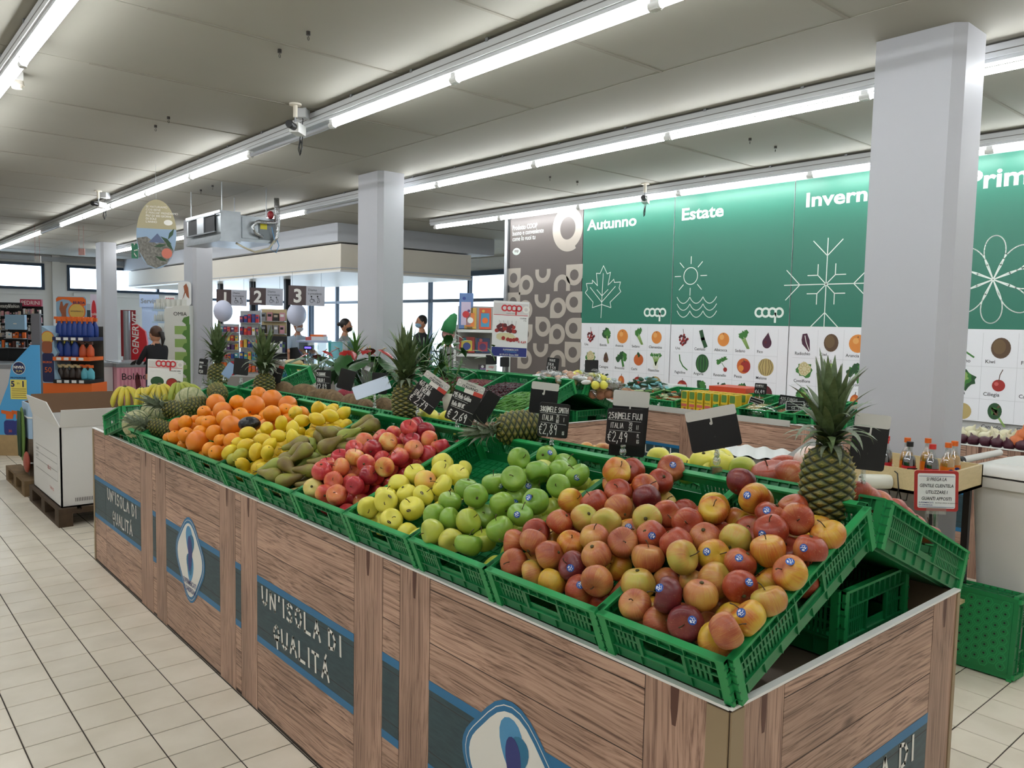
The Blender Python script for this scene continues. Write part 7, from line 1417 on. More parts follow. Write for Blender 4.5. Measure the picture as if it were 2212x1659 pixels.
def spray(bt, cap, h=.2, trig=True):
    b = MB(); b.lathe([(0, 0), (.032, 0), (.036, .02), (.034, h * .45), (.014, h * .66), (.012, h * .7)], 10, bt, T=Matrix.Diagonal((1.0, .55, 1))); o = proto(b)
    q = MB(); q.box(-.014, .02, -.012, .012, h * .7, h * .86, cap); q.box(-.045, -.012, -.008, .008, h * .78, h * .9, cap); q.box(-.03, -.02, -.006, .006, h * .6, h * .8, cap) if trig else None
    return o, proto(q)
m_spb = mat('spray_blue', '1f3d8c', .35); SPR = {'o': spray(m_spb, m_or), 'y': spray(m_spb, mat('cap_yellow', 'dcc83a', .4)), 'r': spray(mat('lotion_orange', 'c8562c', .4), m_brown, .16, False), 'a': spray(mat('oil_dark', '2a1a10', .3), m_lwood, .15, False), 'c': spray(mat('lotion_cyan', '5fb4c4', .4), m_or, .15, False)}
SL = dict(o='blue spray bottle with an orange trigger', y='blue spray bottle with a yellow trigger', r='orange lotion bottle', a='dark oil bottle', c='pale blue lotion bottle')
for y, row in ((728, 'ooooooo'), (771, 'yyyrr'), (820, 'aaaacc')):
    for i, ch in enumerate(row):
        for dd in (0,) if ch != 'o' else (0, 1):
            p = Vector(F.p(X_(123 + i * 66 / max(1, len(row) - 1) * 1.0), 0, -.10 - .12 * dd)) + t.location; p.z = Z_(y)
            s = thing('spray_bottle' if ch in 'oy' else 'lotion_bottle', SL[ch] + ' on the ' + {728: 'top', 771: 'middle', 820: 'bottom'}[y] + ' rack shelf', 'bottle', p, -.7, 'sun care bottles ' + ch)
            s.scale = (1.5,) * 3; inst(SPR[ch][0], 'flask', s); inst(SPR[ch][1], 'cap', s)
# chest freezers along the back
m_frz = mat('freezer_white', 'cfd0d2', .4); m_pink = mat('freezer_pink', 'd99aa8', .5); m_pink2 = mat('freezer_pink2', 'c98094', .5)
pA = atZ(-30, 776, .92); Fz = Fr((0, 0, 0), XV, ZV)
def freezer(label, x0, x1, y, mt, cat='freezer'):
    t = thing('chest_freezer', label, cat, (x0, y, 0), 0); w = x1 - x0
    MB().fbox(Fz, 0, w, .05, .86, -.85, 0, mt).build('body', t); b = MB(); b.fbox(Fz, -.01, w + .01, .86, .92, -.87, .01, m_grey); b.build('rim', t); MB().fbox(Fz, .03, w - .03, .92, .935, -.83, -.03, mat('freezer_lid', 'b9c2c8', .15)).build('glass_lid', t)
    MB().fbox(Fz, .03, w - .03, 0, .05, -.8, -.05, m_dark).build('plinth', t); return t
yf = 13.7
xa, xb, xc, xd = atY(20, 800, yf).x, atY(196, 800, yf).x, atY(245, 800, yf).x, atY(318, 800, yf).x
freezer('white chest freezer at the left edge behind the blue standee', -1.0, xa - .35, yf, m_frz)
t = freezer('white chest freezer with a dark snowflake', xa - .33, xc - .01, yf, m_frz)
b = MB(); cx = atY(212, 813, yf).x - (xa - .33)
for i in range(8):
    a = PI / 4 * i; c_, s_ = math.cos(a), math.sin(a); b.ribbon(Fz, [(cx, .42), (cx + .16 * c_, .42 + .16 * s_)], .018, .002, m_slate)
    for kk in (-1, 1): a2 = a + kk * .8; b.ribbon(Fz, [(cx + .09 * c_, .42 + .09 * s_), (cx + .09 * c_ + .05 * math.cos(a2), .42 + .09 * s_ + .05 * math.sin(a2))], .014, .002, m_slate)
b.build('snowflake', t)
t = freezer('pink striped ice cream freezer behind the bananas', xc, xd, yf - .2, m_pink)
b = MB(); w = xd - xc
for i in range(9): b.fbox(Fz, .04 + i * w / 9.5, .04 + (i + .5) * w / 9.5, .1, .84, 0, .002, m_pink2)
b.text(Fz, 'Bolmea', w * .12, .66, .15, .004, m_slate); b.poly(Fz, [(w * .55, .5), (w * .7, .55), (w * .66, .72), (w * .58, .78), (w * .52, .66)], .004, CM_['wine']); b.poly(Fz, [(w * .56, .5), (w * .69, .54), (w * .74, .28)], .005, m_lwood); b.ribbon(Fz, [(w * .12, .5), (w * .3, .36)], .012, .004, CM_['wine']); b.ribbon(Fz, [(w * .1, .4), (w * .34, .46)], .012, .004, CM_['wine']); b.disc(Fz, w * .46, .28, .12, .0045, mat('badge_rose', 'd0506a', .5)); b.build('freezer_print', t)
# racks on the back wall (hosiery) as boards with rows of packs
def packrack(label, px0, px1, py0, py1, D, rows, cols, cols_m, header=None, seed=0, name='pack_rack', backm=None, fr=.62):
    c = at((px0 + px1) / 2, py1, D); k = D / FPX; w = (px1 - px0) * k; h = (py1 - py0) * k
    t = thing(name, label, 'rack', Vector((c.x, c.y, 0)), 0); F = Fr((0, 0, c.z), HR, ZV); q = random.Random(seed)
    MB().fbox(F, -w / 2, w / 2, -c.z, h, -.06, -.04, backm or m_dark).build('back_panel', t)
    for r in range(rows): MB().fbox(F, -w / 2, w / 2, h * r / rows, h * r / rows + .01, -.04, .06, m_grey).build('rail', t)
    bs = {}
    for r in range(rows):
        for i in range(cols):
            m = q.choice(cols_m); b = bs.setdefault(m, MB()); x = -w / 2 + w * (i + .5) / cols; y = h * r / rows + .012; pw, ph = w / cols * .42 * q.uniform(.8, 1.05), h / rows * fr * q.uniform(.8, 1.1); z = q.uniform(0, .04)
            o = MB(); o.fbox(F, x - pw, x + pw, y, y + ph, z - .03, z, m); o.fbox(F, x - pw * .7, x + pw * .7, y + ph * .5, y + ph * .8, z, z + .001, q.choice(cols_m)); o.build('pack', t)
    if header: b = MB(); b.fbox(F, -w / 2, w / 2, h, h + header[1] * k, -.04, .02, header[2]); hd = header[0] or '-'; vs, fs, wd = text_mesh(hd, .01); sz = header[1] * k * .8; b.text(F, hd, 0, h + header[1] * k * .22, sz, .022, m_ink, 'c', sx=min(1.2, w * .9 / (wd * sz))); b.build('header', t)
    return t
pal = [m_white, mat('pk_grey', '8a8a90', .5), m_slate, mat('pk_pink', 'c48a94', .5), mat('pk_beige', 'b9a894', .5)]
packrack('black hosiery rack headed with a dark fashion sign on the back wall', 0, 48, 668, 760, 17, 6, 8, pal, ('beauty&fashion', 14, m_slate), 1)
packrack('black hosiery rack with a red and pink header on the back wall', 47, 92, 662, 752, 17.2, 5, 9, pal, ('PEDRINI', 15, mat('hdr_red', 'a83a52', .4)), 2)
bc = [m_spb, mat('pk_cyan', '7ab0c8', .4), m_or, m_white, mat('pk_brown', '5a2a20', .4)]
packrack('counter display of blue sun cream packs with an orange tray', 14, 56, 712, 752, 12.3, 2, 6, bc, ('', 32, m_rb), 3)
packrack('counter display of blue cream packs at the left edge', -14, 13, 728, 752, 12.3, 1, 4, bc, None, 4)
# upright chiller, oval red sign, door
t = thing('upright_fridge', 'grey glass fronted fridge on the back wall left of the far column', 'fridge', atY(186, 735, 20.5) * 1, 0); t.location.z = 0; b = MB(); b.fbox(Fz, -.35, .35, 0, 1.95, -.5, 0, mat('fridge_grey', '9aa0a2', .4)); b.build('cabinet', t); MB().fbox(Fz, -.28, .28, .2, 1.8, 0, .01, mat('fridge_glass', '2a3438', .15)).build('door', t)
for q in range(4): MB().fbox(Fz, -.26, .26, .5 + q * .33, .52 + q * .33, .01, .02, m_grey).build('shelf_edge', t)
def sign(label, px, py, wp, hp, D, mt, txt=None, tm=None, rz=0, cat='sign', name='sign', oval=None, ts=.5, group=None, post=False, sy=0):
    c = at(px, py, D); k = D / FPX; t = thing(name, label, cat, c, 0, group); F = Fr((0, 0, 0), HR * math.cos(rz) + HF * math.sin(rz), ZV); w, h = wp * k / 2, hp * k / 2
    MB().fbox(F, -w, w, -h, h, -.02, 0, mt).build('panel', t)
    b = MB()
    if oval: b.disc(F, 0, h * .1, w * .7, .002, oval, 28, h * .6)
    if txt: vs, fs, wd = text_mesh(txt, .015); sz = 2 * h * ts; b.text(F, txt, 0, -sz * .35 + sy * h, sz, .004, tm or m_ink, 'c', bold=.015, sx=min(1.3, 1.7 * w / max(.01, wd * sz)))
    if txt or oval: b.build('sign_print', t)
    if post: MB().fbox(F, -w * .8, w * .8, -c.z, -h, -.04, -.02, mt).build('stand', t)
    return t
sign('tall white sign with a red oval beside the far left column', 203, 678, 15, 84, 18.0, mat('sign_lilac', 'cfc4d4', .5), 'cola', m_ink, oval=m_redp, ts=.1, post=True)
sign('light blue services sign on the far wall', 322, 650, 42, 28, 19, mat('sign_blue', 'b4c8e8', .5), 'Servizi', m_grey, ts=.5, post=True)
sign('red coop lettering board beside the services sign', 367, 645, 22, 12, 18.8, m_white, 'coop', m_redp, ts=1.1, post=True)
m_dred = mat('dark_red', '8a1c24', .5)
t = sign('tall dark red display board right of the far left column', 277, 720, 32, 100, 14.5, m_dred, None, post=True)
t = thing('red_stand', 'bright red cut out display stand with slanted white lettering', 'display', at(296, 768, 13.9), 0); t.location.z = 0; k = 13.9 / FPX; zz = at(296, 768, 13.9).z; Zq = lambda py: zz + (768 - py) * k; Xq = lambda px: (px - 296) * k
b = MB(); b.prism(F, [(Xq(x), Zq(y)) for x, y in ((284, 890), (284, 698), (292, 698), (314, 716), (318, 740), (314, 775), (318, 890))][::-1], -.05, 0, mat('bright_red', 'c8202a', .4)); b.build('panel', t); MB().cyl(F.p(Xq(278), 0, .05), F.p(Xq(278), Zq(672), .05), .055, n=14, mt=m_grey).build('tube_stand', t)
b = MB(); b.text(F.sub(Xq(300), Zq(752), PI / 2), 'ENERVIT', 0, 0, .16, .003, m_ink, slant=.2, bold=.02); b.ring(F, Xq(293), Zq(758), .05, .035, .003, m_ink); b.build('lettering', t)
# white cosmetics rack with leaves
t = thing('cosmetics_rack', 'white cosmetics rack with green leaves and shelves of bottles beside the second column', 'display', at(378, 760, 12.6), 0); t.location.z = 0; k = 12.6 / FPX; zz = at(378, 760, 12.6).z; Zq = lambda py: zz + (760 - py) * k; Xq = lambda px: (px - 378) * k
m_cos = mat('cosmetic_white', 'd4d4cc', .5); b = MB(); b.prism(F, [(Xq(x), Zq(y)) for x, y in ((356, 880), (356, 668), (372, 665), (382, 660), (410, 660), (410, 880))][::-1], -.3, 0, m_cos); b.build('side_panel', t)
b = MB(); b.rr(F, Xq(380), Zq(660), Xq(408), Zq(608), .05, -.12, m_white, .01); b.poly(F, [(Xq(x), Zq(y)) for x, y in ((388, 650), (394, 630), (392, 618), (398, 612), (402, 622), (404, 645), (399, 640), (396, 632))], -.105, m_tan); b.build('header', t)
b = MB(); b.text(F, 'OMIA', Xq(390), Zq(682), .085, .003, m_slate, 'c')
for q in range(5): yy = 700 + q * 28; b.poly(F, [(Xq(402), Zq(yy)), (Xq(394), Zq(yy - 6)), (Xq(398), Zq(yy - 14)), (Xq(410), Zq(yy - 18)), (Xq(410), Zq(yy + 4))], .004, m_lf); b.fbox(F, Xq(378), Xq(404), Zq(yy + 22), Zq(yy + 4), .001, .002, CM_['lgrn'])
b.fbox(F, Xq(402), Xq(411), Zq(880), Zq(700), .0005, .0015, m_lf); b.build('rack_print', t)
for q in range(4): MB().fbox(F, Xq(328), Xq(356), Zq(673 + q * 26), Zq(669 + q * 26), -.3, -.02, mat('shelf_blue', 'a8c0d8', .4)).build('shelf', t)
for q in range(4):
    for i in range(5): p = F.p(Xq(331 + i * 5), Zq(669 + q * 26), -.08) + t.location; s = thing('cosmetic_bottle', 'small white cosmetic bottle on a shelf of the white rack', 'bottle', p, 0, 'cosmetic bottles'); inst(BT['o'][0] if 0 else proto(MB().lathe([(0, 0), (.016, 0), (.016, .09), (.006, .1), (.006, .12)], 8, m_cos)), 'flask', s)
for i in range(6): p = F.p(Xq(338 + i * 11), Zq(663), -.1) + t.location; s = thing('cosmetic_box', 'small white box standing on top of the white rack', 'box', p, 0, 'cosmetic boxes'); MB().box(-.035, .035, -.02, .02, 0, .12, m_cos).build('box', s)
# air handling unit
m_galv = mat('galvanised', 'aab0b4', .32, .75, noise=(6, .2)); m_galv2 = mat('galvanised_dark', '6f7476', .4, .6); m_foil = mat('foil', 'c0c2c4', .25, .9, bump=(60, 1, .01))
t = thing('air_unit', 'galvanised air handling unit hung under the ceiling with silver foil pipes', 'air unit', (2.72, 8.17, 2.40), 0)
pn, pf = at(474, 520, 9.2), atX(402, 525, at(474, 520, 9.2).x)
t.location = (pn.x, pf.y, pn.z); t.rotation_euler.z = -PI / 2; Wn = pf.y - pn.y; Hn = atX(474, 453, pn.x).z - pn.z; LS_ = atY(598, 500, pn.y).x - pn.x
b = MB(); b.box(0, Wn, .015, LS_ * .36, 0, Hn, m_galv); b.box(.04, Wn - .04, LS_ * .36, LS_, .02, Hn - .03, m_galv); b.box(-.012, Wn + .012, 0, .02, 0, .03, m_galv); b.box(-.012, Wn + .012, 0, .02, Hn - .03, Hn, m_galv); b.build('housing', t)
G = Fr((0, -.001, 0), XV, ZV); b = MB(); b.fbox(G, .10, Wn * .40, Hn * .35, Hn * .85, 0, .004, m_dark); b.fbox(G, Wn * .6, Wn * .88, Hn * .35, Hn * .85, 0, .004, m_dark); b.build('outlet', t)
b = MB(); b.fbox(G, Wn * .40, Wn * .6, Hn * .33, Hn * .87, 0, .02, m_galv); b.fbox(G, .06, Wn * .92, Hn * .86, Hn * .9, 0, .02, m_galv2); b.fbox(G, .06, Wn * .92, Hn * .3, Hn * .34, 0, .02, m_galv2); b.build('outlet_frame', t)
G = Fr((Wn - .038, 0, 0), YV, ZV); b = MB(); b.fbox(G, LS_ * .4, LS_ * .68, .06, Hn - .05, 0, .012, m_galv); b.fbox(G, LS_ * .70, LS_ * .95, .06, Hn - .06, 0, .008, m_galv2); b.fbox(G, LS_ * .72, LS_ * .84, Hn * .52, Hn * .74, .008, .012, mat('yellow_label', 'd8cc28', .4)); b.build('service_panel', t)
P_ = lambda u, z, d=.05: G.p(u * LS_, z * Hn, d)
b = MB(); b.tube([P_(.97, 1.6), P_(.98, 1.1), P_(.95, .75, .07), P_(.8, .72, .09), P_(.62, .72, .08), P_(.55, .55, .07), P_(.6, .35, .07), P_(.75, .25, .04)], .020, 8, m_foil); b.tube([P_(1.0, 1.6), P_(1.02, .9), P_(1.0, .3), P_(.95, .12, .03)], .024, 8, m_foil); b.build('foil_pipe', t)
b = MB(); b.tube([P_(.3, -.02, 0), P_(.4, -.15), P_(.6, -.28), P_(.85, -.12), P_(.95, .15)], .013, 6, mat('pale_hose', 'c4bca4', .5)); b.tube([P_(.9, .6), P_(.95, .2), P_(.88, -.15), P_(.98, -.25), P_(1.03, 0), P_(.97, .3)], .006, 6, mat('blue_hose', '6a9cc8', .4)); b.build('hose', t)
b = MB(); zc = 3.25 - t.location.z; [b.cyl((x, y, Hn - .02), (x, y, zc), .006, n=6, mt=m_grey) for x, y in ((.05, .05), (Wn - .05, .05), (.06, LS_ - .1), (Wn - .08, LS_ - .1))]; b.build('hanger_rod', t); MB().ell(P_(.9, 1.02, .02), .04, .04, .05, m_dred).build('red_valve', t)
# oval hanging sign
c = at(338, 506, 8.3); t = thing('oval_sign', 'oval hanging sign, sand coloured top with lettering over a mountain and peach picture', 'sign', c, 0); k = 8.3 / FPX; F = Fr((0, 0, 0), (HR + HF * .15).normalized(), ZV).sub(0, 0, -.02)
ov = [(41 * k * math.cos(2 * PI * i / 40), 74 * k * math.sin(2 * PI * i / 40)) for i in range(40)]
m_osand = mat('oval_sand', 'a89e7c', .5); m_osky = mat('oval_sky', '8ba3bc', .5); MB().prism(F, ov, -.006, 0, m_osand).build('disc', t)
b = MB(); b.poly(F, [p for p in ov if p[1] < 22 * k] , .001, m_osky); b.poly(F, [(-40 * k, -10 * k), (-20 * k, -6 * k), (0, -20 * k), (20 * k, -12 * k), (36 * k, -34 * k), (22 * k, -62 * k), (0, -73 * k), (-18 * k, -66 * k), (-34 * k, -40 * k)], .002, mat('oval_rock', '55524c', .6, noise=(40, .5, '8a8880'))); b.poly(F, [(-16 * k, -18 * k), (2 * k, 2 * k), (18 * k, -18 * k)], .0025, mat('oval_hill', '5a6684', .6))
b.disc(F, 22 * k, -40 * k, 11 * k, .004, mat('peach', 'c8705c', .5)); [b.poly(F.sub(x * k, y * k, a), [(-14 * k, 0), (0, 4 * k), (14 * k, 0), (0, -4 * k)], .0035, m_lf2) for x, y, a in ((20, -12, -.6), (30, 2, 1.1), (8, -24, .2), (26, -22, -.9), (10, -52, -.4))]; b.disc(F, 24 * k, 26 * k, 9 * k, .003, m_ink, 20, 6 * k)
for q, s in enumerate(('SE MATURIAMO', 'COSI BENE', "E' PERCHE' PRENDIAMO", "PIU' DI 300 GIORNI", 'DI SOLE', "L'ANNO")): b.text(F, s, -22 * k, (56 - q * 6.4) * k, 6.2 * k, .002, m_ink, bold=.012 if q > 2 else 0)
b.build('sign_print', t); b = MB(); b.cyl((0, 0, 74 * k), (0, 0, 3.25 - c.z), .0015, n=4, mt=m_grey); b.build('wire', t)
# exit sign, hanging tags
t = sign('green exit sign with a white running figure behind the oval sign', 291, 542, 13, 32, 15, mat('exit_green', '1f7a56', .4), None, name='exit_sign', rz=.3); b = MB(); G = Fr((0, 0, 0), HR, ZV); b.ribbon(G, [(-.02, .1), (-.03, -.02), (.03, -.1)], .02, .004, m_ink); b.ribbon(G, [(-.03, .0), (.05, .02)], .02, .004, m_ink); b.disc(G, -.01, .13, .02, .004, m_ink); b.build('running_figure', t)
for px, py, lb in ((176, 544, 'small pink hanging card far left under the ceiling'), (81, 560, 'small white hanging card in front of the first window')):
    t = sign(lb, px, py, 13, 14, 14, mat('card_pink', 'd8a8a0', .5) if px > 100 else m_white, None, name='hanging_card', cat='card'); b = MB(); [b.cyl((HR * (s * .04)), HR * (s * .04) + ZV * (3.25 - t.location.z), .002, n=4, mt=m_redf) for s in (-1, 1)]; b.build('wire', t)
# till signs
m_tb = mat('till_brown', '4c3c3c', .45); m_tg = mat('till_grey', 'b4b6c0', .45)
for n, px, py, wp, hp, D in (('1', 500, 643, 65, 34, 15.8), ('2', 575, 641, 72, 37, 14.6), ('3', 662, 639, 78, 42, 13.4)):
    c = at(px, py, D); k = D / FPX; t = thing('till_sign', 'brown and grey hanging till sign, numeral ' + n + ', ' + {'1': 'beside the second column', '2': 'in the middle', '3': 'nearest'}[n], 'sign', c, 0, 'till number signs'); F = Fr((0, 0, 0), HR, ZV).sub(0, 0, -.02); w, h = wp * k / 2, hp * k / 2
    MB().fbox(F, -w, w, -h, h, -.02, 0, m_tg).build('panel', t); b = MB(); b.fbox(F, -w, -w * .02, -h, h, .0, .003, m_tb); b.text(F, n, -w * .5, -h * .68, h * 1.9, .005, m_ink, 'c', bold=.03); b.build('number', t)
    b = MB(); b.text(F, 'Diamo', w * .08, h * .5, h * .34, .003, m_slate); b.text(F, 'la precedenza', w * .08, h * .14, h * .34, .003, m_slate, sx=.75); b.ring(F, w * .3, -h * .5, h * .2, h * .16, .003, m_slate, 16); b.ribbon(F, [(w * .28, -h * .1), (w * .3, -h * .35), (w * .42, -h * .35), (w * .48, -h * .6)], .008, .003, m_slate); b.disc(F, w * .28, -h * .05, h * .08, .003, m_slate, 10); b.ribbon(F, [(w * .62, -h * .1), (w * .66, -h * .4), (w * .6, -h * .7), (w * .74, -h * .6), (w * .72, -h * .3), (w * .62, -h * .15)], .006, .003, m_slate); b.disc(F, w * .62, -h * .03, h * .08, .003, m_slate, 10); b.build('priority_print', t)
    b = MB(); [b.cyl(F.p(s * w * .8, h, -.01), F.p(s * w * .8, h, -.01) + ZV * (2.47 - c.z - h), .003, n=4, mt=m_grey) for s in (-1, 1)]; b.build('wire', t)
# ================================================================== PEOPLE
m_skin = mat('skin', 'c08a6c', .5, sss=.1); m_hair = mat('hair_dark', '1c1512', .5); m_hairb = mat('hair_brown', '4a3020', .5); m_mask = mat('mask_white', 'd8dce4', .6); m_mblue = mat('mask_blue', '8fb8d4', .6); m_mblack = mat('mask_black', '17181c', .6); m_eye = mat('eye_dark', '120c0a', .3)
def person(label, px, py, D, face, shirt, pants, mask, hair, style='short', sleeve=.5, arms=(.55, .55), lean=0, hgt=1.72):
    top = at(px, py, D); H = top.z if 1.35 < top.z < 1.9 else hgt; k = H / 1.75
    t = thing('person', label, 'person', (top.x, top.y, 0), math.atan2(-face.x, face.y)); dz = top.z - H
    V = []; E_ = []; Rr = []
    def v(x, y, z, r, par=None):
        V.append((x * k, y * k + lean * max(0, z - 1) * k, z * k)); Rr.append(r * k)
        if par is not None: E_.append((par, len(V) - 1))
        return len(V) - 1
    pel = v(0, 0, .98, .15); sp = v(0, .0, 1.15, .135, pel); ch = v(0, 0, 1.34, .15, sp); nk = v(0, 0, 1.47, .06, ch); v(0, .01, 1.56, .05, nk)
    for s, a in ((-1, arms[0]), (1, arms[1])):
        sh = v(s * .18, 0, 1.40, .06, ch); el = v(s * .25, .05 + .1 * a, 1.14, .042, sh); wr = v(s * (.22 - .1 * a), .12 + .24 * a, 1.0 + .22 * a, .026, el); pm = v(s * (.20 - .1 * a), .17 + .27 * a, .98 + .24 * a, .028, wr)
        for q in range(4): f = v(s * (.17 + .022 * q - .1 * a), .235 + .27 * a, .955 + .23 * a, .009, pm); v(s * (.17 + .022 * q - .1 * a), .27 + .27 * a, .92 + .22 * a, .008, f)
        v(s * (.15 - .1 * a), .19 + .27 * a, .98 + .24 * a, .010, pm)
        hp = v(s * .10, 0, .88, .10, pel); kn = v(s * .11, .02, .50, .065, hp); an = v(s * .11, -.01, .09, .045, kn); v(s * .12, .14, .045, .04, an)
    me = bpy.data.meshes.new('body'); me.from_pydata(V, E_, []); o = bpy.data.objects.new('body', me); COL.objects.link(o)
    o.modifiers.new('s', 'SKIN'); sk = me.skin_vertices[0].data
    for i, r in enumerate(Rr): sk[i].radius = (r * (1.25 if i < 3 else 1), r * (.78 if i < 3 else 1)); sk[i].use_root = (i == 0)
    sb = o.modifiers.new('u', 'SUBSURF'); sb.levels = 2; sb.render_levels = 2
    bpy.context.view_layer.update(); me2 = bpy.data.meshes.new_from_object(o.evaluated_get(bpy.context.evaluated_depsgraph_get())); bpy.data.objects.remove(o)
    me2.materials.clear(); [me2.materials.append(m) for m in (shirt, pants, m_skin, m_black)]
    for p in me2.polygons:
        c = p.center / k; p.use_smooth = True; arm = abs(c.x) > .165 or c.y > .2
        if c.z > 1.465: i = 2
        elif c.z < .10: i = 3
        elif arm and c.z < 1.40 - .40 * sleeve - .0 and c.z > .85: i = 2
        elif c.z < .95 and not (arm and c.z > .9): i = 1
        else: i = 0
        p.material_index = i
    inst(me2, 'body', t)
    hz = 1.635 * k; hy = lean * .6 + .02
    b = MB(); b.ell((0, hy, hz), .075, .092, .115, m_skin, 18, 14); b.ell((0, hy + .095, hz - .01), .012, .018, .018, m_skin, 8, 6)
    for s in (-1, 1): b.ell((s * .077, hy - .005, hz - .01), .010, .018, .03, m_skin, 8, 6)
    b.ell((0, hy + .07, hz - .055), .024, .02, .007, CM_['pink'], 8, 5); b.build('head', t)
    b = MB()
    for s in (-1, 1): b.ell((s * .03, hy + .083, hz + .012), .012, .006, .006, m_eye, 8, 5); b.box(s * .03 - .016, s * .03 + .016, hy + .082, hy + .09, hz + .03, hz + .036, hair)
    b.build('eyes', t)
    b = MB(); b.ell((0, hy + .035, hz - .045), .068, .072, .05, mask, 14, 9); [b.tube([(s * .06, hy + .05, hz - .03), (s * .08, hy - .01, hz)], .003, 4, mask) for s in (-1, 1)]; b.build('face_mask', t)
    b = MB()
    b.ell((0, hy - .022, hz + .035), .084, .095, .098, hair, 18, 12)
    if style == 'bun': b.ell((0, hy - .125, hz + .03), .038, .038, .036, hair, 12, 8)
    if style == 'tail': b.tube([(0, hy - .1, hz + .03), (0, hy - .15, hz + .02), (0, hy - .18, hz - .06), (0, hy - .16, hz - .17)], [.025, .035, .03, .008], 8, m_hair)
    b.build('hair', t)
    t.location.z = 0
    return t
cF = -HF
m_blk = mat('shirt_black', '0d0f14', .8); m_gry = mat('shirt_grey', '9a9a98', .8); m_bgr = mat('shirt_bluegrey', 'a8b8c8', .8); m_jean = mat('jeans', '2c3850', .8)
person('woman in a black top with a brown ponytail and white mask leaning over the freezers', 337, 708, 11.6, (HF * .5 - HR * .85).normalized(), m_blk, m_jean, m_mask, m_hairb, 'tail', 1.1, (.8, .8), -.0, 1.56)
person('cashier in a pale blue shirt with a white mask looking down at the till', 640, 692, 14.2, (-HF * .6 + HR * .6).normalized(), m_bgr, m_jean, m_mask, m_hairb, 'short', .45, (.9, .9), .1, 1.66)
person('cashier in a grey shirt with a dark bun and black mask behind a clear screen', 742, 690, 13.2, (-HF * .15 + HR).normalized(), m_gry, m_jean, m_mblack, m_hair, 'bun', .45, (.9, .6), .05, 1.68)
person('man with a blue mask and black shirt beside the middle column', 912, 682, 13.6, (-HR * .8 - HF * .5).normalized(), m_blk, m_jean, m_mblue, m_hair, 'short', .6, (.9, .3), 0, 1.72)
person('customer with dark hair and a mask half hidden by the toy shelf', 968, 712, 11.5, (HR * .8 - HF * .4).normalized(), m_gry, m_jean, m_mask, m_hair, 'short', .45, (.5, .5), 0, 1.56)
# ================================================================== TILL ZONE
pk2 = [m_redp, m_white, m_or, m_spb, mat('pk_purple', '5c3a6c', .5), CM_['yel'], mat('pk_teal', '3a8c9c', .5), CM_['pink']]
packrack('tall snack rack with red and white packs beside the second column', 468, 515, 700, 832, 12.6, 7, 6, pk2, None, 11, backm=m_grey)
packrack('rack of round orange and blue blister packs in front of till two', 518, 562, 672, 832, 12.0, 6, 5, pk2, None, 12, backm=m_grey)
t = packrack('beige pigeonhole rack with dark packs under the second till sign', 564, 617, 668, 722, 11.6, 2, 4, pal, None, 13, backm=m_lwood)
packrack('hook rack of dark and green packs below the pigeonhole rack', 556, 618, 726, 800, 11.4, 2, 9, [m_navy, m_slate, m_lf, m_spb, m_white], None, 14)
# checkout desks
for n, (px, py, D, w_) in enumerate(((690, 790, 12.4, 1.5), (560, 800, 14.5, 1.4))):
    c = at(px, py, D); t = thing('checkout_desk', ('checkout desk behind the red flowers', 'checkout desk behind the snack racks')[n], 'checkout', (c.x, c.y, 0), 0)
    F = Fr((0, 0, 0), HR, ZV); MB().fbox(F, -w_ / 2, w_ / 2, 0, .85, -.7, 0, m_grey).build('body', t); MB().fbox(F, -w_ / 2, w_ / 2, .85, .89, -.75, .03, m_dark).build('belt', t)
    MB().fbox(F, -.1, .55, .89, 1.35, -.3, -.29, m_clip).build('clear_screen', t)
def gobj(name, label, cat, px, py, D, fn, group=None):
    b = MB(); fn(b, Fr((0, 0, 0), HR, ZV), D / FPX); o = b.build(name); o.location = at(px, py, D); return tag(o, label, cat, group)
gobj('till_display', 'purple lit customer display on a black stand', 'display', 665, 752, 11.8, lambda b, F, k: (b.fbox(F, -9 * k, 9 * k, -4 * k, 5 * k, -.04, 0, m_black), b.fbox(F, -7 * k, 7 * k, -1 * k, 3 * k, 0, .002, mat('lit_purple', '4a3ce0', .4, emit=2.0)), b.cyl((0, 0, -4 * k), (0, 0, -22 * k), .012, mt=m_black)))
gobj('monitor', 'black till monitor seen from behind, leaning', 'monitor', 640, 780, 11.6, lambda b, F, k: b.prism(F, [(-14 * k, 28 * k), (2 * k, 30 * k), (18 * k, 0), (14 * k, -8 * k), (-14 * k, -8 * k)][::-1], -.03, 0, m_black))
gobj('clear_case', 'clear plastic guard case with a pale rim in front of the cashiers', 'guard', 674, 792, 12.0, lambda b, F, k: (b.fbox(F, -29 * k, 30 * k, 0, 54 * k, -.02, -.015, m_clip), b.fbox(F, -34 * k, 32 * k, 52 * k, 56 * k, -.3, 0, mat('rim_pale', 'b8c4e8', .3))))
gobj('storage_box', 'white box with a pink side and orange lid beside the cashier', 'box', 682, 737, 12.3, lambda b, F, k: (b.fbox(F, -22 * k, -9 * k, -1 * k, 9 * k, -.2, 0, CM_['pink']), b.fbox(F, -9 * k, 18 * k, -1 * k, 10 * k, -.25, .01, m_white), b.fbox(F, -12 * k, 16 * k, 10 * k, 14 * k, -.25, 0, m_or)))
for i in range(5): gobj('shopping_basket', 'teal shopping basket in the upright stack by the till', 'basket', 712 + i * 4, 775, 11.5 + i * .15, lambda b, F, k: b.prism(F, [(-3 * k, 36 * k), (3 * k, 34 * k), (2 * k, 0), (-2 * k, 0)][::-1], -.3, 0, mat('basket_teal', '2aa0a0', .4)), 'teal baskets')
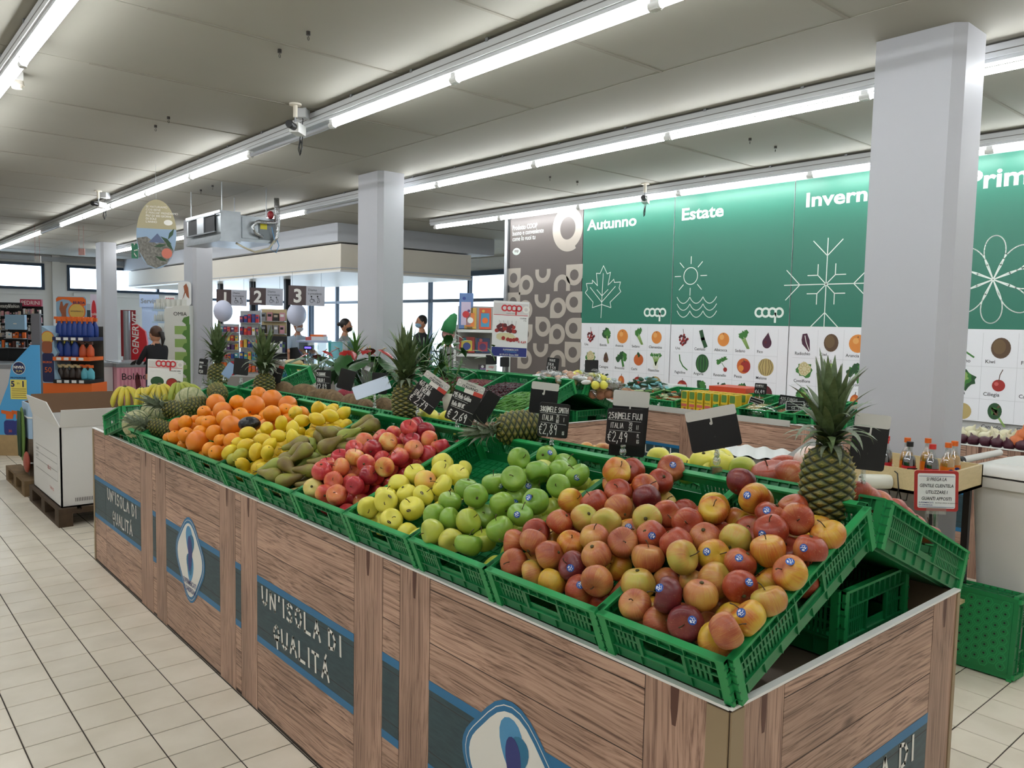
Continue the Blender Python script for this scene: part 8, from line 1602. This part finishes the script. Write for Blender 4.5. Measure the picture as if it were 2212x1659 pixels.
gobj('yellow_case', 'yellow fronted box with a wicker tray behind the potted plant', 'box', 645, 800, 10.2, lambda b, F, k: (b.fbox(F, -26 * k, 26 * k, 0, 11 * k, -.4, 0, mat('case_yellow', 'd8c020', .4)), b.fbox(F, -28 * k, 28 * k, -10 * k, 0, -.42, .0, m_ito), b.fbox(F, -28 * k, 28 * k, -12 * k, -10 * k, -.42, .02, m_dark), b.ell((0, .15, 15 * k), .13, .1, .05, m_lwood)))
gobj('blue_bag_heap', 'crumpled blue plastic bags beside the potted plant', 'bags', 626, 815, 9.7, lambda b, F, k: (b.ell((0, 0, 0), .10, .1, .09, mat('bag_blue', '2050b0', .3, bump=(30, 1, .02)), 14, 9), b.ell(HR * .11, .09, .1, .07, mat('bag_cyan', '4a9cc4', .3, bump=(30, 1, .02)), 14, 9)))
for n, (px, py, D, s) in enumerate(((641, 680, 13.9, 1), (482, 672, 14.5, 1), (568, 688, 14.8, .9))): gobj('balloon', ('white balloon over the cashier in pale blue', 'white balloon behind the first till sign', 'white balloon behind the pigeonhole rack')[n], 'balloon', px, py, D, lambda b, F, k: (b.ell((0, 0, 0), .17 * s, .17 * s, .20 * s, mat('balloon_white', 'd8dcf0', .3), 20, 14), b.cyl((0, 0, -.19 * s), (0, 0, -.22 * s), .006, .016, 8, m_white), b.cyl((0, 0, -.2), (0, 0, -.9), .0015, n=4, mt=m_white)))
c = at(640, 812, 9.9); tag(MB().box(-.75, .55, -.3, .3, -c.z, 0, m_box).build('packing_bench'), 'low grey packing bench under the yellow fronted box and blue bags', 'bench'); o = COL.objects[-1]; o.location = c; o.rotation_euler.z = -.7
# toy shelf
c = at(1022, 800, 9.0); t = thing('toy_shelf', 'white shop shelf of toy boxes behind the cherry poster', 'shelf', (c.x, c.y, 0), 0); k = 9.0 / FPX; Zs = lambda py: at(1022, py, 9.0).z; F = Fr((0, 0, 0), HR, ZV)
MB().fbox(F, -40 * k, 46 * k, 0, Zs(660), -.45, -.42, m_shelf).build('back_panel', t); MB().fbox(F, -43 * k, -38 * k, 0, Zs(702), -.3, .0, m_white).build('post', t); MB().fbox(F, 44 * k, 48 * k, 0, Zs(700), -.3, .0, m_white).build('post', t)
for py in (718, 770, 826, 870): MB().fbox(F, -36 * k, 44 * k, Zs(py), Zs(py) + .03, -.42, .02, m_white).build('shelf', t)
TY = [('5a7ab0', 'pale blue tall toy box leaning back on the top shelf', -34, 716, 30, 78, 'c8b8d0'), ('c8a040', 'orange fruit picture toy box on the top shelf', -22, 716, 26, 46, 'd87830'), ('c8481c', 'orange and green toy box on the top shelf', 10, 716, 26, 46, '3a8cb0'), ('b03028', 'red board game box on the second shelf', -33, 768, 34, 34, 'd8c040'), ('28406a', 'dark blue toy box on the second shelf', 4, 768, 30, 32, 'b0303c'), ('8a9a50', 'green card box on the third shelf', -20, 824, 26, 16, 'd8d0a0'), ('3a2a30', 'dark toy box on the third shelf', 10, 824, 26, 30, '7a5a90'), ('b8a0b8', 'lilac doll box on the bottom shelf', -22, 868, 20, 28, 'd0c0d0'), ('a890b0', 'second lilac doll box on the bottom shelf', 0, 868, 20, 28, 'c06a80'), ('98a8b8', 'grey toy box on the bottom shelf', 22, 868, 20, 26, '5a6a90')]
for i, (cc, lb, x, py, w_, h_, c2) in enumerate(TY):
    b = MB(); T = Matrix.Rotation(-.12, 3, HR); G = Fr((0, 0, 0), HR, (ZV - (-HF) * .12)); b.fbox(G, 0, w_ * k, 0, h_ * k, -.07, 0, mat('toy_%d' % i, cc, .4)); o = b.build('toy_box'); o.location = Vector((c.x, c.y, Zs(py) + .03)) + HR * x * k - HF * -.12; tag(o, lb, 'toy', 'toy boxes')
    b = MB(); b.fbox(G, w_ * k * .15, w_ * k * .85, h_ * k * .1, h_ * k * .75, 0, .002, mat('toyp_%d' % i, c2, .4)); b.disc(G, w_ * k * .5, h_ * k * .4, w_ * k * .25, .003, pk2[i % 8]); b.disc(G, w_ * k * .35, h_ * k * .85, w_ * k * .12, .003, pk2[(i + 3) % 8]); b.build('box_print', o)
gobj('green_cloth', 'green towel with a red white fringe hanging at the toy shelf', 'towel', 972, 712, 8.9, lambda b, F, k: (b.tube([F.p(x * k, y * k, 0) for x, y in ((12, 34), (8, 28), (0, 12), (-5, -6))], [.02, .045, .075, .085], 10, mat('cloth_green', '2c8048', .7, bump=(12, .6, .02))), b.fbox(F, -15 * k, 10 * k, -14 * k, -4 * k, -.03, .04, mat('fringe', 'c88a88', .7))))
# ================================================================== PLANTS
m_pl = mat('plant_leaf', '2c5a28', .35, noise=(8, .3)); m_pl2 = mat('plant_leaf_light', '5c8a3a', .4, noise=(8, .3)); m_plr = mat('spathe_red', '9c1c1c', .25); m_pot = mat('pot_cream', 'c8c4b4', .5); m_cel = glass_mat('cellophane', (.92, .95, .93), .22)
tag(MB().box(3.02, 3.78, 5.6, 7.25, 0, .95, m_shelf).build('flower_bench'), 'low grey bench carrying the potted plants between the two islands', 'bench')
def heart(mt, w=.42):
    vs = []; rows = 7
    for j in range(rows + 1): s = j / rows; ww = w * math.sin(PI * min(1, s * .95 + .12)) ** .8 * (1 - s * .35); z = -.25 * s * s; vs += [(s - (.12 if j == 0 else 0), -ww, z - .06), (s, 0, z), (s - (.12 if j == 0 else 0), ww, z - .06)]
    return proto(MB().add(vs, [f for j in range(rows) for f in ((3 * j, 3 * j + 1, 3 * j + 4, 3 * j + 3), (3 * j + 1, 3 * j + 2, 3 * j + 5, 3 * j + 4))], mt, True))
HL, HS = heart(m_pl), heart(m_plr, .4)
SPX = proto(MB().tube([(.05, 0, .0), (.18, 0, .14), (.26, 0, .22)], [.03, .03, .012], 6, CM_['tan']))
def stemobj(t, a, b): MB().tube([a, (Vector(a) + Vector(b)) / 2 + Vector((0, 0, .04)), b], .004, 5, m_lf).build('stalk', t)
def anthurium(label, px, py, D, s, nl, nf, seed):
    q = random.Random(seed); c = at(px, py, D); t = thing('anthurium', label, 'plant', (c.x, c.y, .95), 0, 'red flowered anthuriums'); hh = c.z - .95
    MB().lathe([(0, 0), (.05, 0), (.065, .11), (.06, .11)], 16, m_pot).build('pot', t)
    for i in range(nl + nf):
        a = i * 2.4 + q.uniform(-.3, .3); fl = i >= nl; r = q.uniform(.03, .12) if fl else q.uniform(.06, .2); z = hh * (q.uniform(.92, 1.08) if fl else q.uniform(.45, .95)); p = Vector((r * math.cos(a), r * math.sin(a), z))
        stemobj(t, (0, 0, .08), p); ln = (.11 if fl else .20) * s * q.uniform(.8, 1.2)
        o = inst(HS if fl else HL, 'flower' if fl else 'leaf', t, Matrix.Translation(p) @ Matrix.Rotation(a, 4, 'Z') @ Matrix.Rotation(q.uniform(-.3, .5) + (.1 if fl else .3), 4, 'Y') @ Matrix.Scale(ln, 4))
        if fl: inst(SPX, 'spadix', o)
    for i in range(2): o = MB().fbox(Fr((0, 0, 0), HR, ZV), -.025, .025, -.02, .02, 0, .002, m_white).build('price_sticker', t); o.location = (q.uniform(-.1, .1), -.1, hh * q.uniform(.4, .7)); o.rotation_euler.y = .5
    b = MB(); b.lathe([(.06, .1), (.12, .22), (.15, .34)], 12, m_cel); b.build('cellophane', t)
anthurium('anthurium with two red flowers left of the middle column', 688, 762, 7.9, 1.0, 9, 3, 1)
anthurium('anthurium with broad red flowers against the middle column', 752, 752, 7.6, 1.2, 12, 4, 2)
anthurium('anthurium with a long drooping leaf in front of the middle column', 800, 760, 7.3, 1.25, 10, 3, 3)
def spiky(label, px, py, D, n, ln, w, mt, seed, cat='plant', bends=(0, 1, 2), name='spiky_plant', potm=None, z0=.95, tilt=.9):
    q = random.Random(seed); c = at(px, py, D); t = thing(name, label, cat, (c.x, c.y, z0), 0, None); h = max(.05, c.z - z0)
    MB().lathe([(0, 0), (.05, 0), (.065, .12), (.06, .12)], 16, potm or m_pot).build('pot', t)
    MB().tube([(0, 0, .1), (.01, 0, h)], .012, 6, m_brown).build('stem', t)
    ms = [leaf_me(b, mt, w) for b in (.4, 1.1, 1.8)]
    for i in range(n): s = i / n; inst(ms[q.choice(bends)], 'leaf', t, Matrix.Translation((0, 0, h * (.8 + .2 * s))) @ Matrix.Rotation(i * 2.4, 4, 'Z') @ Matrix.Rotation((1 - s) * tilt + .05, 4, 'Y') @ Matrix.Scale(ln * q.uniform(.75, 1.1), 4))
    return t
spiky('dark fine leaved dracaena behind the tall middle pineapple', 915, 790, 6.7, 60, .42, .022, m_pl, 5)
spiky('second fine leaved dracaena right of the first', 955, 800, 6.9, 40, .36, .022, m_pl, 6)
spiky('pale flowering bromeliad in front of the cashier with the bun', 768, 752, 8.3, 22, .26, .06, m_pl2, 7, bends=(0, 1))
spiky('small dark leaved plant in a cream pot beside the chalk board', 660, 828, 6.9, 14, .18, .09, m_pl, 8, tilt=1.2)
t = thing('leafy_plant', 'variegated leafy plant trailing beside the toy shelf', 'plant', (at(975, 830, 6.4).x, at(975, 830, 6.4).y, .95), 0); MB().lathe([(0, 0), (.06, 0), (.08, .14), (.07, .14)], 16, m_pot).build('pot', t)
q = random.Random(9)
for i in range(70): p = Vector((q.gauss(0, .13), q.gauss(0, .13), q.uniform(.12, .62))); inst(HL if i % 3 else proto_l, 'leaf', t, Matrix.Translation(p) @ Matrix.Rotation(q.uniform(0, 6.3), 4, 'Z') @ Matrix.Rotation(q.uniform(-.4, .9), 4, 'Y') @ Matrix.Scale(q.uniform(.06, .11), 4)) if i else globals().__setitem__('proto_l', heart(m_pl2, .3))
for i in range(6): stemobj(t, (0, 0, .1), (q.gauss(0, .1), q.gauss(0, .1), q.uniform(.4, .6)))
# seedling trays and red netted bags behind the fruit
for i, (px, lb) in enumerate(((790, 'black tray of green seedlings left of the middle pineapple'), (832, 'second black tray of green seedlings touching the middle pineapple'), (868, 'third black tray of green seedlings behind the middle pineapple'))):
    c = at(px, 872, 5.5); t = thing('seedling_tray', lb, 'seedlings', c, .3, 'seedling trays'); MB().box(-.09, .09, -.12, .12, -.05, 0, m_black).build('tray', t); MB().box(-.07, .07, -.1, .1, -c.z + .0, -.05, m_shelf).build('stand', t)
    b = MB(); q = random.Random(i)
    for _ in range(160): b.ell((q.uniform(-.09, .09), q.uniform(-.12, .12), q.uniform(0, .055)), .014, .012, .005, m_pl2 if _ % 2 else m_lf, 6, 4, Matrix.Rotation(q.uniform(-.6, .6), 3, 'X'))
    b.build('seedling_leaves', t, kind='stuff')
for i, (px, py) in enumerate(((650, 842), (678, 848), (745, 850), (770, 855))): gobj('red_net_bag', 'red net bag of small produce behind the brown roots', 'net bag', px, py + 2, 6.6, lambda b, F, k: b.ell((0, 0, 0), .075, .06, .05, mat('net_red', '8c1c30', .5, bump=(70, 1, .01)), 14, 9), 'red net bags')
# ------------------------------------------------------------------ tell like fruit apart by where they lie
def scr(p):
    q = p - CAM; z = q.dot(FWD); return 1106 + FPX * q.dot(RIGHT) / z, 829.5 - FPX * q.dot(UP) / z
def resolve():
    by = {}
    for o in list(COL.objects):
        if o.parent or not o.get('label') or not o.get('group'): continue
        by.setdefault(o['label'], []).append(o)
    ORD = ['', '', 'two', 'three', 'four', 'five', 'six', 'seven', 'eight', 'nine', 'ten', 'eleven', 'twelve']
    NTH = ['', 'second ', 'third ', 'fourth ', 'fifth ', 'sixth ', 'seventh ', 'eighth ', 'ninth ', 'tenth ', 'eleventh ', 'twelfth ', 'thirteenth ', 'fourteenth ', 'fifteenth ']
    for lb, l in by.items():
        n = len(l)
        if n < 2: continue
        if n > 45 and l[0]['category'] not in ('apple', 'orange', 'lemon', 'pear', 'grapefruit'): continue
        if len(lb.split()) > 12: continue
        rows = {}
        l.sort(key=lambda o: -scr(o.matrix_world.translation)[1])
        k = max(1, round(n / 6)) if n > 7 else 1
        # bands from the front rim up, then from left to right inside a band
        per = math.ceil(n / k)
        for r in range(k):
            band = sorted(l[r * per:(r + 1) * per], key=lambda o: scr(o.matrix_world.translation)[0])
            m = len(band)
            pre = '' if k == 1 else ('front band, ' if r == 0 else 'back band, ' if r == k - 1 else NTH[r].strip() + ' band, ')
            for i, o in enumerate(band):
                if m == 1: s = pre.rstrip(', ') or 'alone'
                elif i < (m + 1) // 2: s = pre + NTH[i] + 'leftmost'
                else: s = pre + NTH[m - 1 - i] + 'rightmost'
                o['label'] = lb + ', ' + s
bpy.context.view_layer.update(); resolve()
